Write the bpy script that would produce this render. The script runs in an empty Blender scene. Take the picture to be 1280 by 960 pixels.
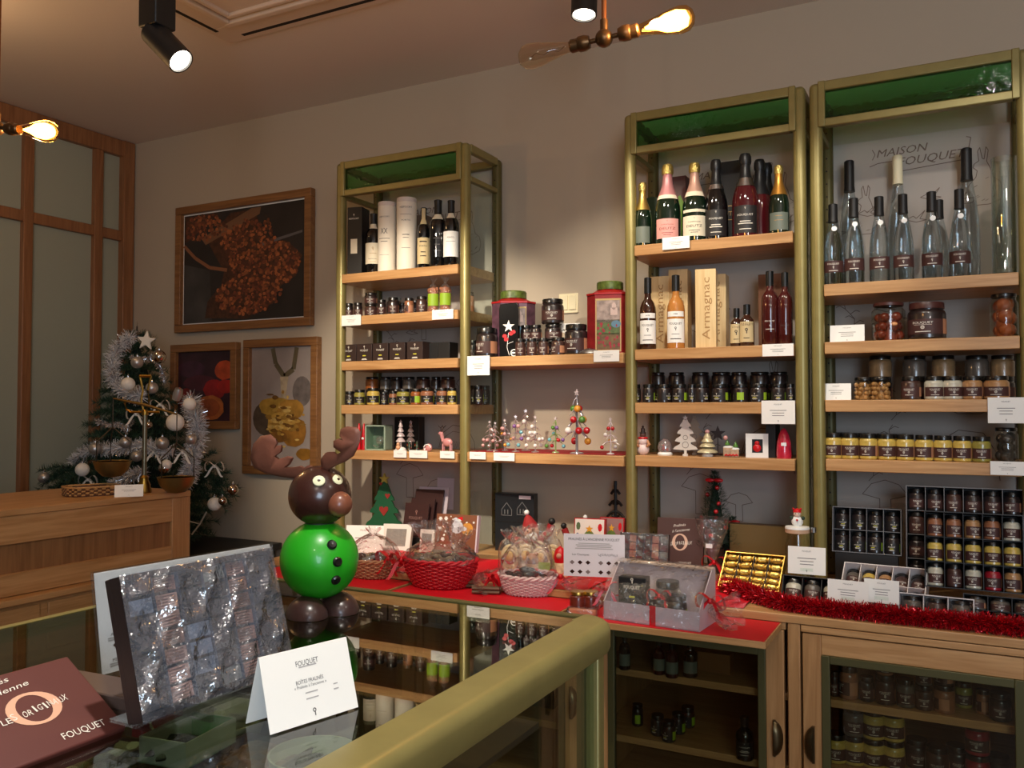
import bpy, math, random
from mathutils import Vector, Matrix
random.seed(7)
SC = bpy.context.scene
COL = SC.collection
PI = math.pi
R_ = math.radians

# ---------------------------------------------------------------- camera
F_PX, YAW, EYE = 1070.0, 27.6, 1.55
PITCH = math.degrees(math.atan(32 / F_PX))
cam_d = bpy.data.cameras.new('camera'); cam = bpy.data.objects.new('camera', cam_d); COL.objects.link(cam)
cam.location = (0, 0, EYE); cam.rotation_euler = (R_(90 + PITCH), 0, R_(YAW))
cam_d.sensor_width = 36; cam_d.lens = 36 * F_PX / 1280; cam_d.clip_start = 0.02
SC.camera = cam

# ---------------------------------------------------------------- world, exposure
w = bpy.data.worlds.new('world'); SC.world = w; w.use_nodes = True
bg = w.node_tree.nodes['Background']; bg.inputs[0].default_value = (0.55, 0.68, 0.9, 1); bg.inputs[1].default_value = 0.3
SC.view_settings.view_transform = 'Standard'; SC.view_settings.look = 'None'
SC.view_settings.exposure = 0.0; SC.view_settings.gamma = 1.0
try: SC.view_settings.use_curve_mapping = False
except Exception: pass

# ---------------------------------------------------------------- lights of the room and added bulbs
def spot(loc, target, watts, angle, col=(1, .88, .70), blend=.5, size=.03):
    d = bpy.data.lights.new('spot_light', 'SPOT'); d.energy = watts; d.color = col
    d.spot_size = R_(angle); d.spot_blend = blend; d.shadow_soft_size = size
    o = bpy.data.objects.new('spot_light', d); COL.objects.link(o); o.location = loc
    o.rotation_euler = (Vector(target) - Vector(loc)).to_track_quat('-Z', 'Y').to_euler()
def bulb_light(loc, watts, col=(1, .56, .22)):
    d = bpy.data.lights.new('bulb_light', 'POINT'); d.energy = watts; d.color = col; d.shadow_soft_size = .03
    o = bpy.data.objects.new('bulb_light', d); COL.objects.link(o); o.location = loc
# daylight through the shop window on the right hand wall, behind the camera
d = bpy.data.lights.new('shop_window_daylight', 'AREA'); d.shape = 'RECTANGLE'; d.size = 1.3; d.size_y = 1.5
d.energy = 72; d.color = (.66, .82, 1.0)
o = bpy.data.objects.new('shop_window_daylight', d); COL.objects.link(o); o.location = (1.6, -2.35, 1.9)
o.rotation_euler = (Vector((-.2, 1, .0))).to_track_quat('-Z', 'Z').to_euler()
SPOT_A = Vector((-2.06, 1.72, 2.62)); SPOT_B = Vector((-1.20, 2.62, 2.86))
spot((-1.93, 1.80, 2.50), (-2.2, 3.3, 1.60), 120, 58)                 # the left track spot
spot((-1.195, 2.58, 2.76), (-1.25, 3.5, 1.35), 26, 85)               # the right track spot
spot((-.35, .55, 3.1), (-.72, .68, 1.22), 120, 50, (1, .95, .86))    # over the glass counter
spot((-.50, 2.0, 3.1), (-.85, 3.25, 1.65), 62, 56, (1, .92, .78))                       # onto the middle cabinet
spot((.25, 1.9, 3.1), (-.10, 3.25, 1.65), 30, 60, (1, .94, .84))           # onto the right cabinet
spot((-1.45, 1.3, 3.1), (-1.65, 2.8, .92), 72, 46, (1, .9, .74))                      # onto the red counter
bulb_light((-2.47, 1.63, 2.37), 7); bulb_light((-.63, 1.915, 2.47), 6)
bulb_light((-3.5, 1.75, 2.86), 6, (1, .60, .28)); bulb_light((-.2, -.6, 2.6), 12, (1, .84, .70)); bulb_light((.9, .9, 2.8), 9, (1, .90, .80)); bulb_light((1.5, -.8, 2.75), 14, (1, .90, .80))     # bulbs out of view: one for the warm left ceiling, rest added for ambient

# ---------------------------------------------------------------- pixel helpers (1280 x 960), points on real planes
_a = R_(YAW); _p = R_(PITCH)
_R = Vector((math.cos(_a), math.sin(_a), 0)); _F0 = Vector((-math.sin(_a), math.cos(_a), 0)); _Z = Vector((0, 0, 1))
_F = _F0 * math.cos(_p) + _Z * math.sin(_p); _U = -_F0 * math.sin(_p) + _Z * math.cos(_p); _O = Vector((0, 0, EYE))
def ray(x, y): return _F + _R * ((x - 640) / F_PX) + _U * ((480 - y) / F_PX)
def on_y(x, y, Y): r = ray(x, y); return _O + r * (Y / r.y)
def on_z(x, y, z): r = ray(x, y); return _O + r * ((z - EYE) / r.z)
def on_x(x, y, X): r = ray(x, y); return _O + r * (X / r.x)
def dep(p): return (Vector(p) - _O).dot(_F)
def m_per_px(p): return dep(p) / F_PX

# ---------------------------------------------------------------- materials
def lin(c): return tuple(((v / 255) / 12.92 if v / 255 <= .04045 else ((v / 255 + .055) / 1.055) ** 2.4) for v in c) + (1,)
MATS = {}
def M(name, col=(200, 200, 200), rough=.5, metal=0, spec=.5, coat=0, emit=0, bump=0, bscale=60, vary=0, vscale=8):
    if name in MATS: return MATS[name]
    m = bpy.data.materials.new(name); m.use_nodes = True; nt = m.node_tree; b = nt.nodes['Principled BSDF']
    b.inputs['Base Color'].default_value = lin(col); b.inputs['Roughness'].default_value = rough
    b.inputs['Metallic'].default_value = metal; b.inputs['Specular IOR Level'].default_value = spec
    b.inputs['Coat Weight'].default_value = coat; b.inputs['Coat Roughness'].default_value = .05
    if emit: b.inputs['Emission Color'].default_value = lin(col); b.inputs['Emission Strength'].default_value = emit
    if bump or vary:
        tc = nt.nodes.new('ShaderNodeTexCoord')
    if bump:
        n = nt.nodes.new('ShaderNodeTexNoise'); n.inputs['Scale'].default_value = bscale; n.inputs['Detail'].default_value = 3
        bm_ = nt.nodes.new('ShaderNodeBump'); bm_.inputs['Strength'].default_value = bump; bm_.inputs['Distance'].default_value = .004
        nt.links.new(tc.outputs['Object'], n.inputs['Vector']); nt.links.new(n.outputs[0], bm_.inputs['Height']); nt.links.new(bm_.outputs[0], b.inputs['Normal'])
    if vary:
        n = nt.nodes.new('ShaderNodeTexNoise'); n.inputs['Scale'].default_value = vscale; n.inputs['Detail'].default_value = 4
        mp = nt.nodes.new('ShaderNodeMapRange'); mp.inputs[1].default_value = .3; mp.inputs[2].default_value = .7; mp.inputs[3].default_value = 1 - vary; mp.inputs[4].default_value = 1 + vary * .5
        hs = nt.nodes.new('ShaderNodeHueSaturation'); hs.inputs['Color'].default_value = lin(col)
        nt.links.new(tc.outputs['Object'], n.inputs['Vector']); nt.links.new(n.outputs[0], mp.inputs[0]); nt.links.new(mp.outputs[0], hs.inputs['Value']); nt.links.new(hs.outputs[0], b.inputs['Base Color'])
    MATS[name] = m; return m
def wood(name, c1, c2, axis=0, rough=.42, scale=1.0):
    if name in MATS: return MATS[name]
    m = bpy.data.materials.new(name); m.use_nodes = True; nt = m.node_tree; b = nt.nodes['Principled BSDF']
    tc = nt.nodes.new('ShaderNodeTexCoord'); mp = nt.nodes.new('ShaderNodeMapping')
    s = [26 * scale] * 3; s[axis] = 1.6 * scale; mp.inputs['Scale'].default_value = s
    n = nt.nodes.new('ShaderNodeTexNoise'); n.inputs['Scale'].default_value = 1.4; n.inputs['Detail'].default_value = 6; n.inputs['Distortion'].default_value = 1.2
    n2 = nt.nodes.new('ShaderNodeTexNoise'); n2.inputs['Scale'].default_value = 6; n2.inputs['Detail'].default_value = 2
    cr = nt.nodes.new('ShaderNodeValToRGB'); cr.color_ramp.elements[0].position = .32; cr.color_ramp.elements[1].position = .68
    cr.color_ramp.elements[0].color = lin(c2); cr.color_ramp.elements[1].color = lin(c1)
    mx = nt.nodes.new('ShaderNodeMath'); mx.operation = 'MULTIPLY_ADD'; mx.inputs[1].default_value = .3; 
    nt.links.new(tc.outputs['Object'], mp.inputs[0]); nt.links.new(mp.outputs[0], n.inputs['Vector']); nt.links.new(mp.outputs[0], n2.inputs['Vector'])
    sb = nt.nodes.new('ShaderNodeMath'); sb.operation = 'SUBTRACT'; sb.inputs[1].default_value = .15
    nt.links.new(n2.outputs[0], mx.inputs[0]); nt.links.new(n.outputs[0], mx.inputs[2]); nt.links.new(mx.outputs[0], sb.inputs[0]); nt.links.new(sb.outputs[0], cr.inputs[0])
    nt.links.new(cr.outputs[0], b.inputs['Base Color']); b.inputs['Roughness'].default_value = rough
    bp = nt.nodes.new('ShaderNodeBump'); bp.inputs['Strength'].default_value = .08; nt.links.new(n.outputs[0], bp.inputs['Height']); nt.links.new(bp.outputs[0], b.inputs['Normal'])
    MATS[name] = m; return m
def thin(name, col=(255, 255, 255), rough=.01, f0=.05, gain=1.0, crinkle=0, cscale=30, haze=0, hazecol=(255, 255, 255)):
    """thin clear sheet or wall of glass, film or plastic: transparent, with a Schlick reflection (the same from both sides)"""
    if name in MATS: return MATS[name]
    m = bpy.data.materials.new(name); m.use_nodes = True; nt = m.node_tree
    nt.nodes.remove(nt.nodes['Principled BSDF']); out = nt.nodes['Material Output']
    tr = nt.nodes.new('ShaderNodeBsdfTransparent'); tr.inputs[0].default_value = lin(col)
    gl = nt.nodes.new('ShaderNodeBsdfGlossy'); gl.inputs['Roughness'].default_value = rough
    lw = nt.nodes.new('ShaderNodeLayerWeight'); lw.inputs['Blend'].default_value = .5
    pw = nt.nodes.new('ShaderNodeMath'); pw.operation = 'POWER'; pw.inputs[1].default_value = 5
    ma = nt.nodes.new('ShaderNodeMath'); ma.operation = 'MULTIPLY_ADD'; ma.inputs[1].default_value = (1 - f0) * gain; ma.inputs[2].default_value = f0 * gain; ma.use_clamp = True
    mx = nt.nodes.new('ShaderNodeMixShader'); base = tr
    if haze:
        df = nt.nodes.new('ShaderNodeBsdfDiffuse'); df.inputs[0].default_value = lin(hazecol); m2 = nt.nodes.new('ShaderNodeMixShader'); m2.inputs[0].default_value = haze
        nt.links.new(tr.outputs[0], m2.inputs[1]); nt.links.new(df.outputs[0], m2.inputs[2]); base = m2
    nt.links.new(lw.outputs['Facing'], pw.inputs[0]); nt.links.new(pw.outputs[0], ma.inputs[0]); nt.links.new(ma.outputs[0], mx.inputs[0])
    nt.links.new(base.outputs[0], mx.inputs[1]); nt.links.new(gl.outputs[0], mx.inputs[2]); nt.links.new(mx.outputs[0], out.inputs[0])
    if crinkle:
        tc = nt.nodes.new('ShaderNodeTexCoord'); n = nt.nodes.new('ShaderNodeTexVoronoi'); n.inputs['Scale'].default_value = cscale
        n3 = nt.nodes.new('ShaderNodeTexNoise'); n3.inputs['Scale'].default_value = cscale * 1.7; n3.inputs['Detail'].default_value = 3
        ad = nt.nodes.new('ShaderNodeMath'); bp = nt.nodes.new('ShaderNodeBump'); bp.inputs['Strength'].default_value = crinkle; bp.inputs['Distance'].default_value = .01
        nt.links.new(tc.outputs['Object'], n.inputs['Vector']); nt.links.new(tc.outputs['Object'], n3.inputs['Vector'])
        nt.links.new(n.outputs[0], ad.inputs[0]); nt.links.new(n3.outputs[0], ad.inputs[1]); nt.links.new(ad.outputs[0], bp.inputs['Height'])
        nt.links.new(bp.outputs[0], gl.inputs['Normal']); nt.links.new(bp.outputs[0], lw.inputs['Normal'])
    MATS[name] = m; return m
def glass(name, col, rough=0.0, ior=1.45):
    if name in MATS: return MATS[name]
    m = bpy.data.materials.new(name); m.use_nodes = True; b = m.node_tree.nodes['Principled BSDF']
    b.inputs['Base Color'].default_value = lin(col); b.inputs['Roughness'].default_value = rough
    b.inputs['Transmission Weight'].default_value = 1; b.inputs['IOR'].default_value = ior
    MATS[name] = m; return m

def green_ripple(m):
    nt = m.node_tree; tc = nt.nodes.new('ShaderNodeTexCoord'); n = nt.nodes.new('ShaderNodeTexNoise'); n.inputs['Scale'].default_value = 34; bp = nt.nodes.new('ShaderNodeBump'); bp.inputs['Strength'].default_value = .5; bp.inputs['Distance'].default_value = .006
    nt.links.new(tc.outputs['Object'], n.inputs['Vector']); nt.links.new(n.outputs[0], bp.inputs['Height']); nt.links.new(bp.outputs[0], nt.nodes['Principled BSDF'].inputs['Normal'])
WALL = M('wall_paint', (186, 172, 152), .85, bump=.05, bscale=220)
CEIL = M('ceiling_paint', (224, 212, 202), .9)
OAK = wood('oak', (204, 158, 106), (176, 128, 78), 0)
OAKY = wood('oak_along_depth', (196, 150, 100), (168, 122, 74), 1)
OAKZ = wood('oak_upright', (192, 146, 96), (164, 118, 72), 2)
WALN = wood('partition_wood', (158, 108, 70), (130, 86, 54), 2)
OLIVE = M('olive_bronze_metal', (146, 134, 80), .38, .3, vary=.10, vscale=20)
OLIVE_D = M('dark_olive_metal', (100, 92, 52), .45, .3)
GREENB = glass('green_ripple_slab', (84, 176, 96), .03, 1.35)
green_ripple(GREENB)
CAB_PANE = thin('shade_tinted_pane', (226, 228, 220), .005, .05)  # tint darkens the view inside, standing in for the cabinets' shade
PANE = thin('clear_pane', (244, 250, 246), .005, .05)
COUNTER_GLASS = thin('counter_glass', (205, 212, 196), .004, .055, 1.15)
FROST = M('frosted_glass', (164, 168, 150), .38, spec=.5)
PAPER = M('white_paper', (246, 244, 238), .6)
PRINT = M('grey_print', (96, 92, 92), .8); PRINT_L = M('pale_grey_print', (176, 172, 170), .8)
WHITE_INK = M('white_ink', (236, 228, 214), .6)
BROWN_L = M('brown_label', (70, 40, 36), .55); BLACK_L = M('black_label', (30, 26, 26), .5)
TAN = M('tan_label', (186, 128, 94), .6); LIME = M('lime_label', (150, 186, 40), .55)
BLACK_LID = M('black_lid', (16, 15, 15), .28, coat=.3); BLACK = M('black_matt', (20, 19, 20), .5)
CHOC = M('dark_chocolate', (58, 30, 24), .26, coat=.35); CHOC_M = M('milk_chocolate', (124, 72, 52), .32, coat=.2)
RED = M('red_paper', (214, 14, 34), .5); RED_F = M('red_ribbon', (205, 16, 30), .35)
MAROON = M('maroon_box', (92, 44, 38), .5); KBOX = M('dark_brown_box', (52, 36, 32), .5)
CREAM = M('cream', (240, 228, 190), .5); WHITE = M('white_plastic', (240, 240, 236), .4)
SILVER = M('silver_metal', (200, 200, 200), .25, 1); GOLD = M('gold_metal', (200, 160, 80), .3, 1); BRASS = M('brass', (150, 118, 56), .32, 1)
FILM = thin('cellophane', (252, 250, 250), .08, .06, 1.9, crinkle=1.0, cscale=30, haze=.03)
GREY_BOARD = M('grey_back_board', (188, 178, 168), .8, vary=.12, vscale=3); SKETCH = M('sketch_ink', (120, 102, 92), .85)

# ---------------------------------------------------------------- mesh builder
class MB:
    def __init__(s): s.v = []; s.f = []; s.mi = []; s.cur = 0
    def add(s, vs, fs, T=None):
        k = len(s.v)
        s.v += [tuple(T @ Vector(p)) for p in vs] if T is not None else [tuple(p) for p in vs]
        s.f += [tuple(i + k for i in q) for q in fs]; s.mi += [s.cur] * len(fs); return s
    def bx(s, x0, x1, y0, y1, z0, z1, T=None):
        return s.add([(x0, y0, z0), (x1, y0, z0), (x1, y1, z0), (x0, y1, z0), (x0, y0, z1), (x1, y0, z1), (x1, y1, z1), (x0, y1, z1)],
                     [(3, 2, 1, 0), (4, 5, 6, 7), (0, 1, 5, 4), (1, 2, 6, 5), (2, 3, 7, 6), (3, 0, 4, 7)], T)
    def cb(s, c, d, T=None): return s.bx(c[0] - d[0] / 2, c[0] + d[0] / 2, c[1] - d[1] / 2, c[1] + d[1] / 2, c[2] - d[2] / 2, c[2] + d[2] / 2, T)
    def lathe(s, pr, n=20, T=None, a0=0, a1=2 * PI):
        full = abs(a1 - a0 - 2 * PI) < 1e-6; m = n if full else n + 1; vs = []; fs = []
        for r, z in pr:
            for i in range(m):
                t = a0 + (a1 - a0) * i / n; vs.append((r * math.cos(t), r * math.sin(t), z))
        for j in range(len(pr) - 1):
            for i in range(n):
                a = j * m + i; b = j * m + (i + 1) % m; q = (a, b, b + m, a + m); 
                fs.append(q)
        if full and pr[0][0] > 1e-6: fs.append(tuple(range(m - 1, -1, -1)))
        if full and pr[-1][0] > 1e-6: fs.append(tuple((len(pr) - 1) * m + i for i in range(m)))
        return s.add(vs, fs, T)
    def cyl(s, r, z0, z1, n=16, T=None): return s.lathe([(r, z0), (r, z1)], n, T)
    def ball(s, c, r, n=14, T=None, sq=(1, 1, 1)):
        k = max(6, n // 2 + 1); vs = [(0, 0, -1)]; fs = []
        for j in range(1, k):
            ph = -PI / 2 + PI * j / k
            for i in range(n): t = 2 * PI * i / n; vs.append((math.cos(ph) * math.cos(t), math.cos(ph) * math.sin(t), math.sin(ph)))
        vs.append((0, 0, 1)); L = len(vs) - 1
        for i in range(n):
            fs.append((0, 1 + (i + 1) % n, 1 + i)); fs.append((L, L - n + i, L - n + (i + 1) % n))
        for j in range(k - 2):
            for i in range(n): a = 1 + j * n + i; b = 1 + j * n + (i + 1) % n; fs.append((a, b, b + n, a + n))
        vs = [(c[0] + r * sq[0] * x, c[1] + r * sq[1] * y, c[2] + r * sq[2] * z) for x, y, z in vs]
        return s.add(vs, fs, T)
    def tube(s, pts, r, n=8, closed=False, T=None):
        pts = [Vector(p) for p in pts]; m = len(pts); vs = []; fs = []; up = Vector((0, 0, 1)); rr = r if isinstance(r, (list, tuple)) else [r] * m
        for i, p in enumerate(pts):
            t = (pts[(i + 1) % m] - pts[i - 1]) if closed else (pts[min(i + 1, m - 1)] - pts[max(i - 1, 0)])
            t.normalize(); u = t.cross(up)
            if u.length < .05: u = t.cross(Vector((1, 0, 0)))
            u.normalize(); v = u.cross(t)
            for k in range(n): a = 2 * PI * k / n; vs.append(p + (u * math.cos(a) + v * math.sin(a)) * rr[i])
        for i in range(m if closed else m - 1):
            for k in range(n): a = i * n + k; b = i * n + (k + 1) % n; c = ((i + 1) % m) * n; fs.append((a, b, c + (k + 1) % n, c + k))
        if not closed: fs.append(tuple(range(n - 1, -1, -1))); fs.append(tuple((m - 1) * n + k for k in range(n)))
        return s.add(vs, fs, T)
    def prism(s, out, z0, z1, T=None):
        n = len(out); vs = [(x, y, z0) for x, y in out] + [(x, y, z1) for x, y in out]
        return s.add(vs, [tuple(range(n - 1, -1, -1)), tuple(range(n, 2 * n))] + [(i, (i + 1) % n, n + (i + 1) % n, n + i) for i in range(n)], T)
    def mesh(s, name, mats, smooth=38):
        me = bpy.data.meshes.new(name); me.from_pydata(s.v, [], s.f)
        for m in (mats if isinstance(mats, (list, tuple)) else [mats]): me.materials.append(m)
        if any(s.mi): me.polygons.foreach_set('material_index', s.mi)
        if smooth:
            me.polygons.foreach_set('use_smooth', [True] * len(me.polygons)); me.set_sharp_from_angle(angle=R_(smooth))
        me.update(); return me
def T_(loc=(0, 0, 0), rx=0, ry=0, rz=0, s=1):
    return Matrix.Translation(loc) @ Matrix.Rotation(rz, 4, 'Z') @ Matrix.Rotation(ry, 4, 'Y') @ Matrix.Rotation(rx, 4, 'X') @ Matrix.Scale(s, 4)
def link(name, me, parent=None, mat=None, loc=None, T=None):
    o = bpy.data.objects.new(name, me); COL.objects.link(o)
    if parent is not None: o.parent = parent
    if T is not None: o.matrix_local = T
    elif loc is not None: o.location = loc
    if mat is not None: o.material_slots[0].link = 'OBJECT'; o.material_slots[0].material = mat
    return o
def obj(name, mb, mats, parent=None, loc=None, T=None, bevel=0, seg=2, smooth=38, kind=None, label=None):
    o = link(name, mb.mesh(name, mats, smooth), parent, None, loc, T)
    if bevel:
        b = o.modifiers.new('bevel', 'BEVEL'); b.width = bevel; b.segments = seg; b.limit_method = 'ANGLE'; b.angle_limit = R_(50)
    if kind: o['kind'] = kind
    if label: o['label'] = label
    return o
SEEN = {}
def tag(o, label, cat, group=None):
    n = len(label.split()); assert 4 <= n <= 16, (n, label)
    if label in SEEN and not group: print('DUPLICATE LABEL', label)
    SEEN[label] = 1
    o['label'] = label; o['category'] = cat
    if group: o['group'] = group
    return o
def thing(name, label, cat, loc=(0, 0, 0), rz=0, group=None, T=None):
    o = bpy.data.objects.new(name, None); COL.objects.link(o); o.empty_display_size = .05
    if T is not None: o.matrix_local = T
    else: o.location = loc; o.rotation_euler = (0, 0, rz)
    return tag(o, label, cat, group)
def struct(name, mb, mats, **k):
    o = obj(name, mb, mats, **k)
    if o.parent is None: o['kind'] = 'structure'
    return o
ORD = ['first', 'second', 'third', 'fourth', 'fifth', 'sixth', 'seventh', 'eighth', 'ninth', 'tenth', 'eleventh', 'twelfth', 'thirteenth', 'fourteenth', 'fifteenth']
def face_cam(p, k=.85): return math.atan2(-p[0], p[1]) * k

# ---------------------------------------------------------------- writing: flat letter meshes, cached
_TX = {}
def text_geo(s, res=2):
    if s in _TX: return _TX[s]
    cu = bpy.data.curves.new('t', 'FONT'); cu.body = s; cu.size = 1; cu.align_x = 'CENTER'; cu.resolution_u = res
    o = bpy.data.objects.new('t', cu); COL.objects.link(o)
    me = bpy.data.meshes.new_from_object(o.evaluated_get(bpy.context.evaluated_depsgraph_get()))
    vs = [tuple(v.co) for v in me.vertices]; fs = [tuple(p.vertices) for p in me.polygons]
    bpy.data.objects.remove(o); bpy.data.curves.remove(cu); bpy.data.meshes.remove(me)
    _TX[s] = (vs, fs); return _TX[s]
for _s in ['FOUQUET', 'MAISON', 'DEUTZ', 'CHAMPAGNE', 'Armagnac', 'NIEPOORT', 'PORTO', 'XX', 'PARIS', 'Les Classiques', 'PRALINÉS À L\'ANCIENNE FOUQUET', 'BOÎTES PRALINÉS',
           '« Pralinés à l\'ancienne »', 'Pralinés', 'à l\'ancienne', 'PRALINÉS', 'ARABICA', 'MENDIANT', '1978', '1986', 'Bas Armagnac', 'O'] + list('LESORIGNAUX'):
    text_geo(_s)
def put_text(mb, s, c, h, w=None, shear=0, rot=0, bend=None):
    """letters of cap height h centred at c=(u, v) in the plane x=u, z=v, facing -y; bend=r wraps them round a cylinder of radius r"""
    vs, fs = text_geo(s); xs = [v[0] for v in vs]; W = max(xs) - min(xs); mid = (max(xs) + min(xs)) / 2
    k = h / .72; kx = w / W if w else k; cr, sr = math.cos(rot), math.sin(rot); out = []
    for x, y, _ in vs:
        u = (x - mid) * kx + shear * y * k; v = (y - .36) * k
        out.append((c[0] + u * cr - v * sr, c[1] + u * sr + v * cr))
    put_flat(mb, out, fs, bend)
def put_flat(mb, pts, fs, bend=None, y=0):
    if bend: mb.add([(bend * math.sin(u / bend), -bend * math.cos(u / bend), v) for u, v in pts], fs)
    else: mb.add([(u, y, v) for u, v in pts], fs)
def bar(mb, c, w, h, bend=None, y=0):
    n = 4 if bend else 1; pts = []; fs = []
    for i in range(n + 1): u = c[0] - w / 2 + w * i / n; pts += [(u, c[1] - h / 2), (u, c[1] + h / 2)]
    for i in range(n): fs.append((2 * i, 2 * i + 2, 2 * i + 3, 2 * i + 1))
    put_flat(mb, pts, fs, bend, y)
def ring(mb, c, rx, rz, tx, tz, bend=None, n=18, y=0):
    pts = []; fs = []
    for i in range(n): t = 2 * PI * i / n; pts += [(c[0] + rx * math.cos(t), c[1] + rz * math.sin(t)), (c[0] + (rx - tx) * math.cos(t), c[1] + (rz - tz) * math.sin(t))]
    for i in range(n): a = 2 * i; b = 2 * ((i + 1) % n); fs.append((a, b, b + 1, a + 1))
    put_flat(mb, pts, fs, bend, y)
def emblem(mb, c, s, bend=None):            # the little hooked plume over the shop's name
    ring(mb, (c[0], c[1] + s * .22), s * .26, s * .26, s * .12, s * .12, bend, 10); bar(mb, (c[0] + s * .05, c[1] - s * .2), s * .14, s * .5, bend)
def line(mb, pts, w=.0022, y=0):
    for (a, b), (c, d) in zip(pts, pts[1:]):
        L = math.hypot(c - a, d - b) or 1e-6; nx, nz = -(d - b) / L * w / 2, (c - a) / L * w / 2
        mb.add([(a - nx, y, b - nz), (c - nx, y, d - nz), (c + nx, y, d + nz), (a + nx, y, b + nz)], [(0, 1, 2, 3)])
def blob(cx, cz, rx, rz, n=16, j=0, rnd=random): return [(cx + rx * math.cos(2 * PI * i / n) * (1 + rnd.uniform(-j, j)), cz + rz * math.sin(2 * PI * i / n) * (1 + rnd.uniform(-j, j))) for i in range(n)]
def flat(mb, out, y=0): mb.add([(u, y, v) for u, v in out], [tuple(range(len(out)))])
# ================================================================ SETTING
XL, XR, YB, YF, ZC = -4.5, 2.4, 3.57, -2.6, 3.19
struct('floor', MB().bx(XL - .1, XR + .1, YF - .1, YB + .1, -.08, 0), wood('floor_oak', (120, 92, 66), (92, 68, 48), 1))
struct('ceiling', MB().bx(XL - .1, XR + .1, YF - .1, YB + .1, ZC, ZC + .08), CEIL)
struct('wall_back', MB().bx(XL - .1, XR + .1, YB, YB + .1, 0, ZC), WALL)
struct('wall_left', MB().bx(XL - .2, XL - .1, YF - .1, YB + .1, 0, ZC), WALL)
struct('wall_right', MB().bx(XR, XR + .1, YF - .1, YB + .1, 0, ZC), WALL)
mb = MB().bx(XL - .1, .8, YF - .1, YF, 0, ZC).bx(XR - .2, XR + .1, YF - .1, YF, 0, ZC).bx(.8, XR - .2, YF - .1, YF, 2.75, ZC).bx(.8, XR - .2, YF - .1, YF, 0, .35)
struct('wall_front', mb, WALL)
wf = struct('window_2', MB().bx(.8, .86, YF - .06, YF + .02, .35, 2.75).bx(XR - .26, XR - .2, YF - .06, YF + .02, .35, 2.75).bx(.86, XR - .26, YF - .06, YF + .02, 2.69, 2.75).bx(.86, XR - .26, YF - .06, YF + .02, .35, .41), WALN)
obj('window_pane', MB().bx(.86, XR - .26, YF - .03, YF - .022, .41, 2.69), PANE, wf)
# glazed wooden partition along the left wall
w1 = bpy.data.objects.new('window_1', None); COL.objects.link(w1); w1.location = (XL, 0, 0); w1['kind'] = 'structure'
Y0, Y1 = .2, 3.555
def fr(y0, y1, z0, z1, dx=.06, name='rail'): return obj(name, MB().bx(-.05, -.05 + dx, y0, y1, z0, z1), WALN, w1, bevel=.004)
fr(Y0, Y1, 3.09, 3.187); fr(Y0, Y1, 2.575, 2.637, .05); fr(Y0, Y1, .95, 1.06); fr(Y0, Y1, 0, .12, .065)
MULL = [.95, 1.43, 1.91, 2.39, 2.87, 3.30]
for y in MULL: fr(y, y + .055, .1, 3.1, .055, 'mullion')
fr(3.485, 3.56, 0, 3.187, .07, 'jamb')
ys = [Y0] + [v for y in MULL for v in (y, y + .055)] + [3.485]
for a, b in zip(ys[::2], ys[1::2]):
    obj('pane', MB().bx(-.035, -.027, a, b, 2.637, 3.09), FROST, w1); obj('pane', MB().bx(-.035, -.027, a, b, 1.06, 2.575), FROST, w1)
    obj('panel', MB().bx(-.04, -.022, a, b, .12, .95), WALN, w1)
# ceiling cassette with slots
cv = thing('ceiling_vent', 'square ceiling air unit with moulded frame and dark slots', 'air vent', (-2.38, 2.28, ZC))
CV = M('vent_white', (214, 196, 180), .6); DARK = M('slot_dark', (30, 24, 20), .8)
h = .475
def frame_ring(mb, o, i, z0, z1):
    for a in ((-o, o, -o, -i), (-o, o, i, o), (-o, -i, -i, i), (i, o, -i, i)): mb.bx(*a, z0, z1)
    return mb
obj('panel', frame_ring(MB(), h, .34, -.012, 0), CV, cv, bevel=.003)
obj('moulding', frame_ring(MB(), .33, .30, -.030, 0), CV, cv, bevel=.005); obj('moulding', frame_ring(MB(), .285, .262, -.022, 0), CV, cv, bevel=.005)
obj('grille', MB().bx(-.26, .26, -.26, .26, -.008, 0), CV, cv)
for k in range(4): obj('slot', MB().bx(-.36, .36, .425, .443, -.0135, -.001), DARK, cv, T=Matrix.Rotation(k * PI / 2, 4, 'Z'))
# ---------------------------------------------------------------- track spots and pendant lamps
LENS = M('spot_lens', (255, 244, 224), emit=14)
def spotlight(label, loc, aim, r=.037, square=True, L=.16):
    t = thing('spotlight', label, 'spotlight', loc)
    up = ZC - loc[2]
    if square: obj('mount', MB().bx(-r * .95, r * .95, -r * .95, r * .95, .02, up), BLACK, t, bevel=.004)
    else: obj('mount', MB().cyl(.012, .05, up, 12), BLACK, t)
    q = Vector(aim).normalized().to_track_quat('-Z', 'Y').to_matrix().to_4x4()
    b = obj('barrel', MB().lathe([(.001, .02), (r, .02), (r, -L), (r * .9, -L), (r * .86, -L + .012), (.001, -L + .012)], 24), BLACK, t, T=q)
    obj('lens', MB().lathe([(.0008, -L + .009), (r * .84, -L + .009), (r * .84, -L + .006), (.0008, -L + .004)], 20), LENS, b)
    return t
spotlight('black spotlight on a square mount tilted towards the left cabinet', (-2.09, 1.73, 2.655), (.72, .10, -.72), .039, True, .125)
spotlight('black cylinder spotlight pointing down beside the pendant bulbs', (-1.085, 2.60, 3.0), (.02, -.12, -1), .043, False, .15)
BULB_A = thin('amber_bulb_glass', (255, 226, 170), .01, .05); FIL = M('glowing_filament', (255, 196, 96), emit=22); BULB_C = thin('clear_bulb_glass', (250, 240, 224), .01, .06, 1.3)
BRZ = M('bronze_fitting', (104, 76, 48), .35, .8)
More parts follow.
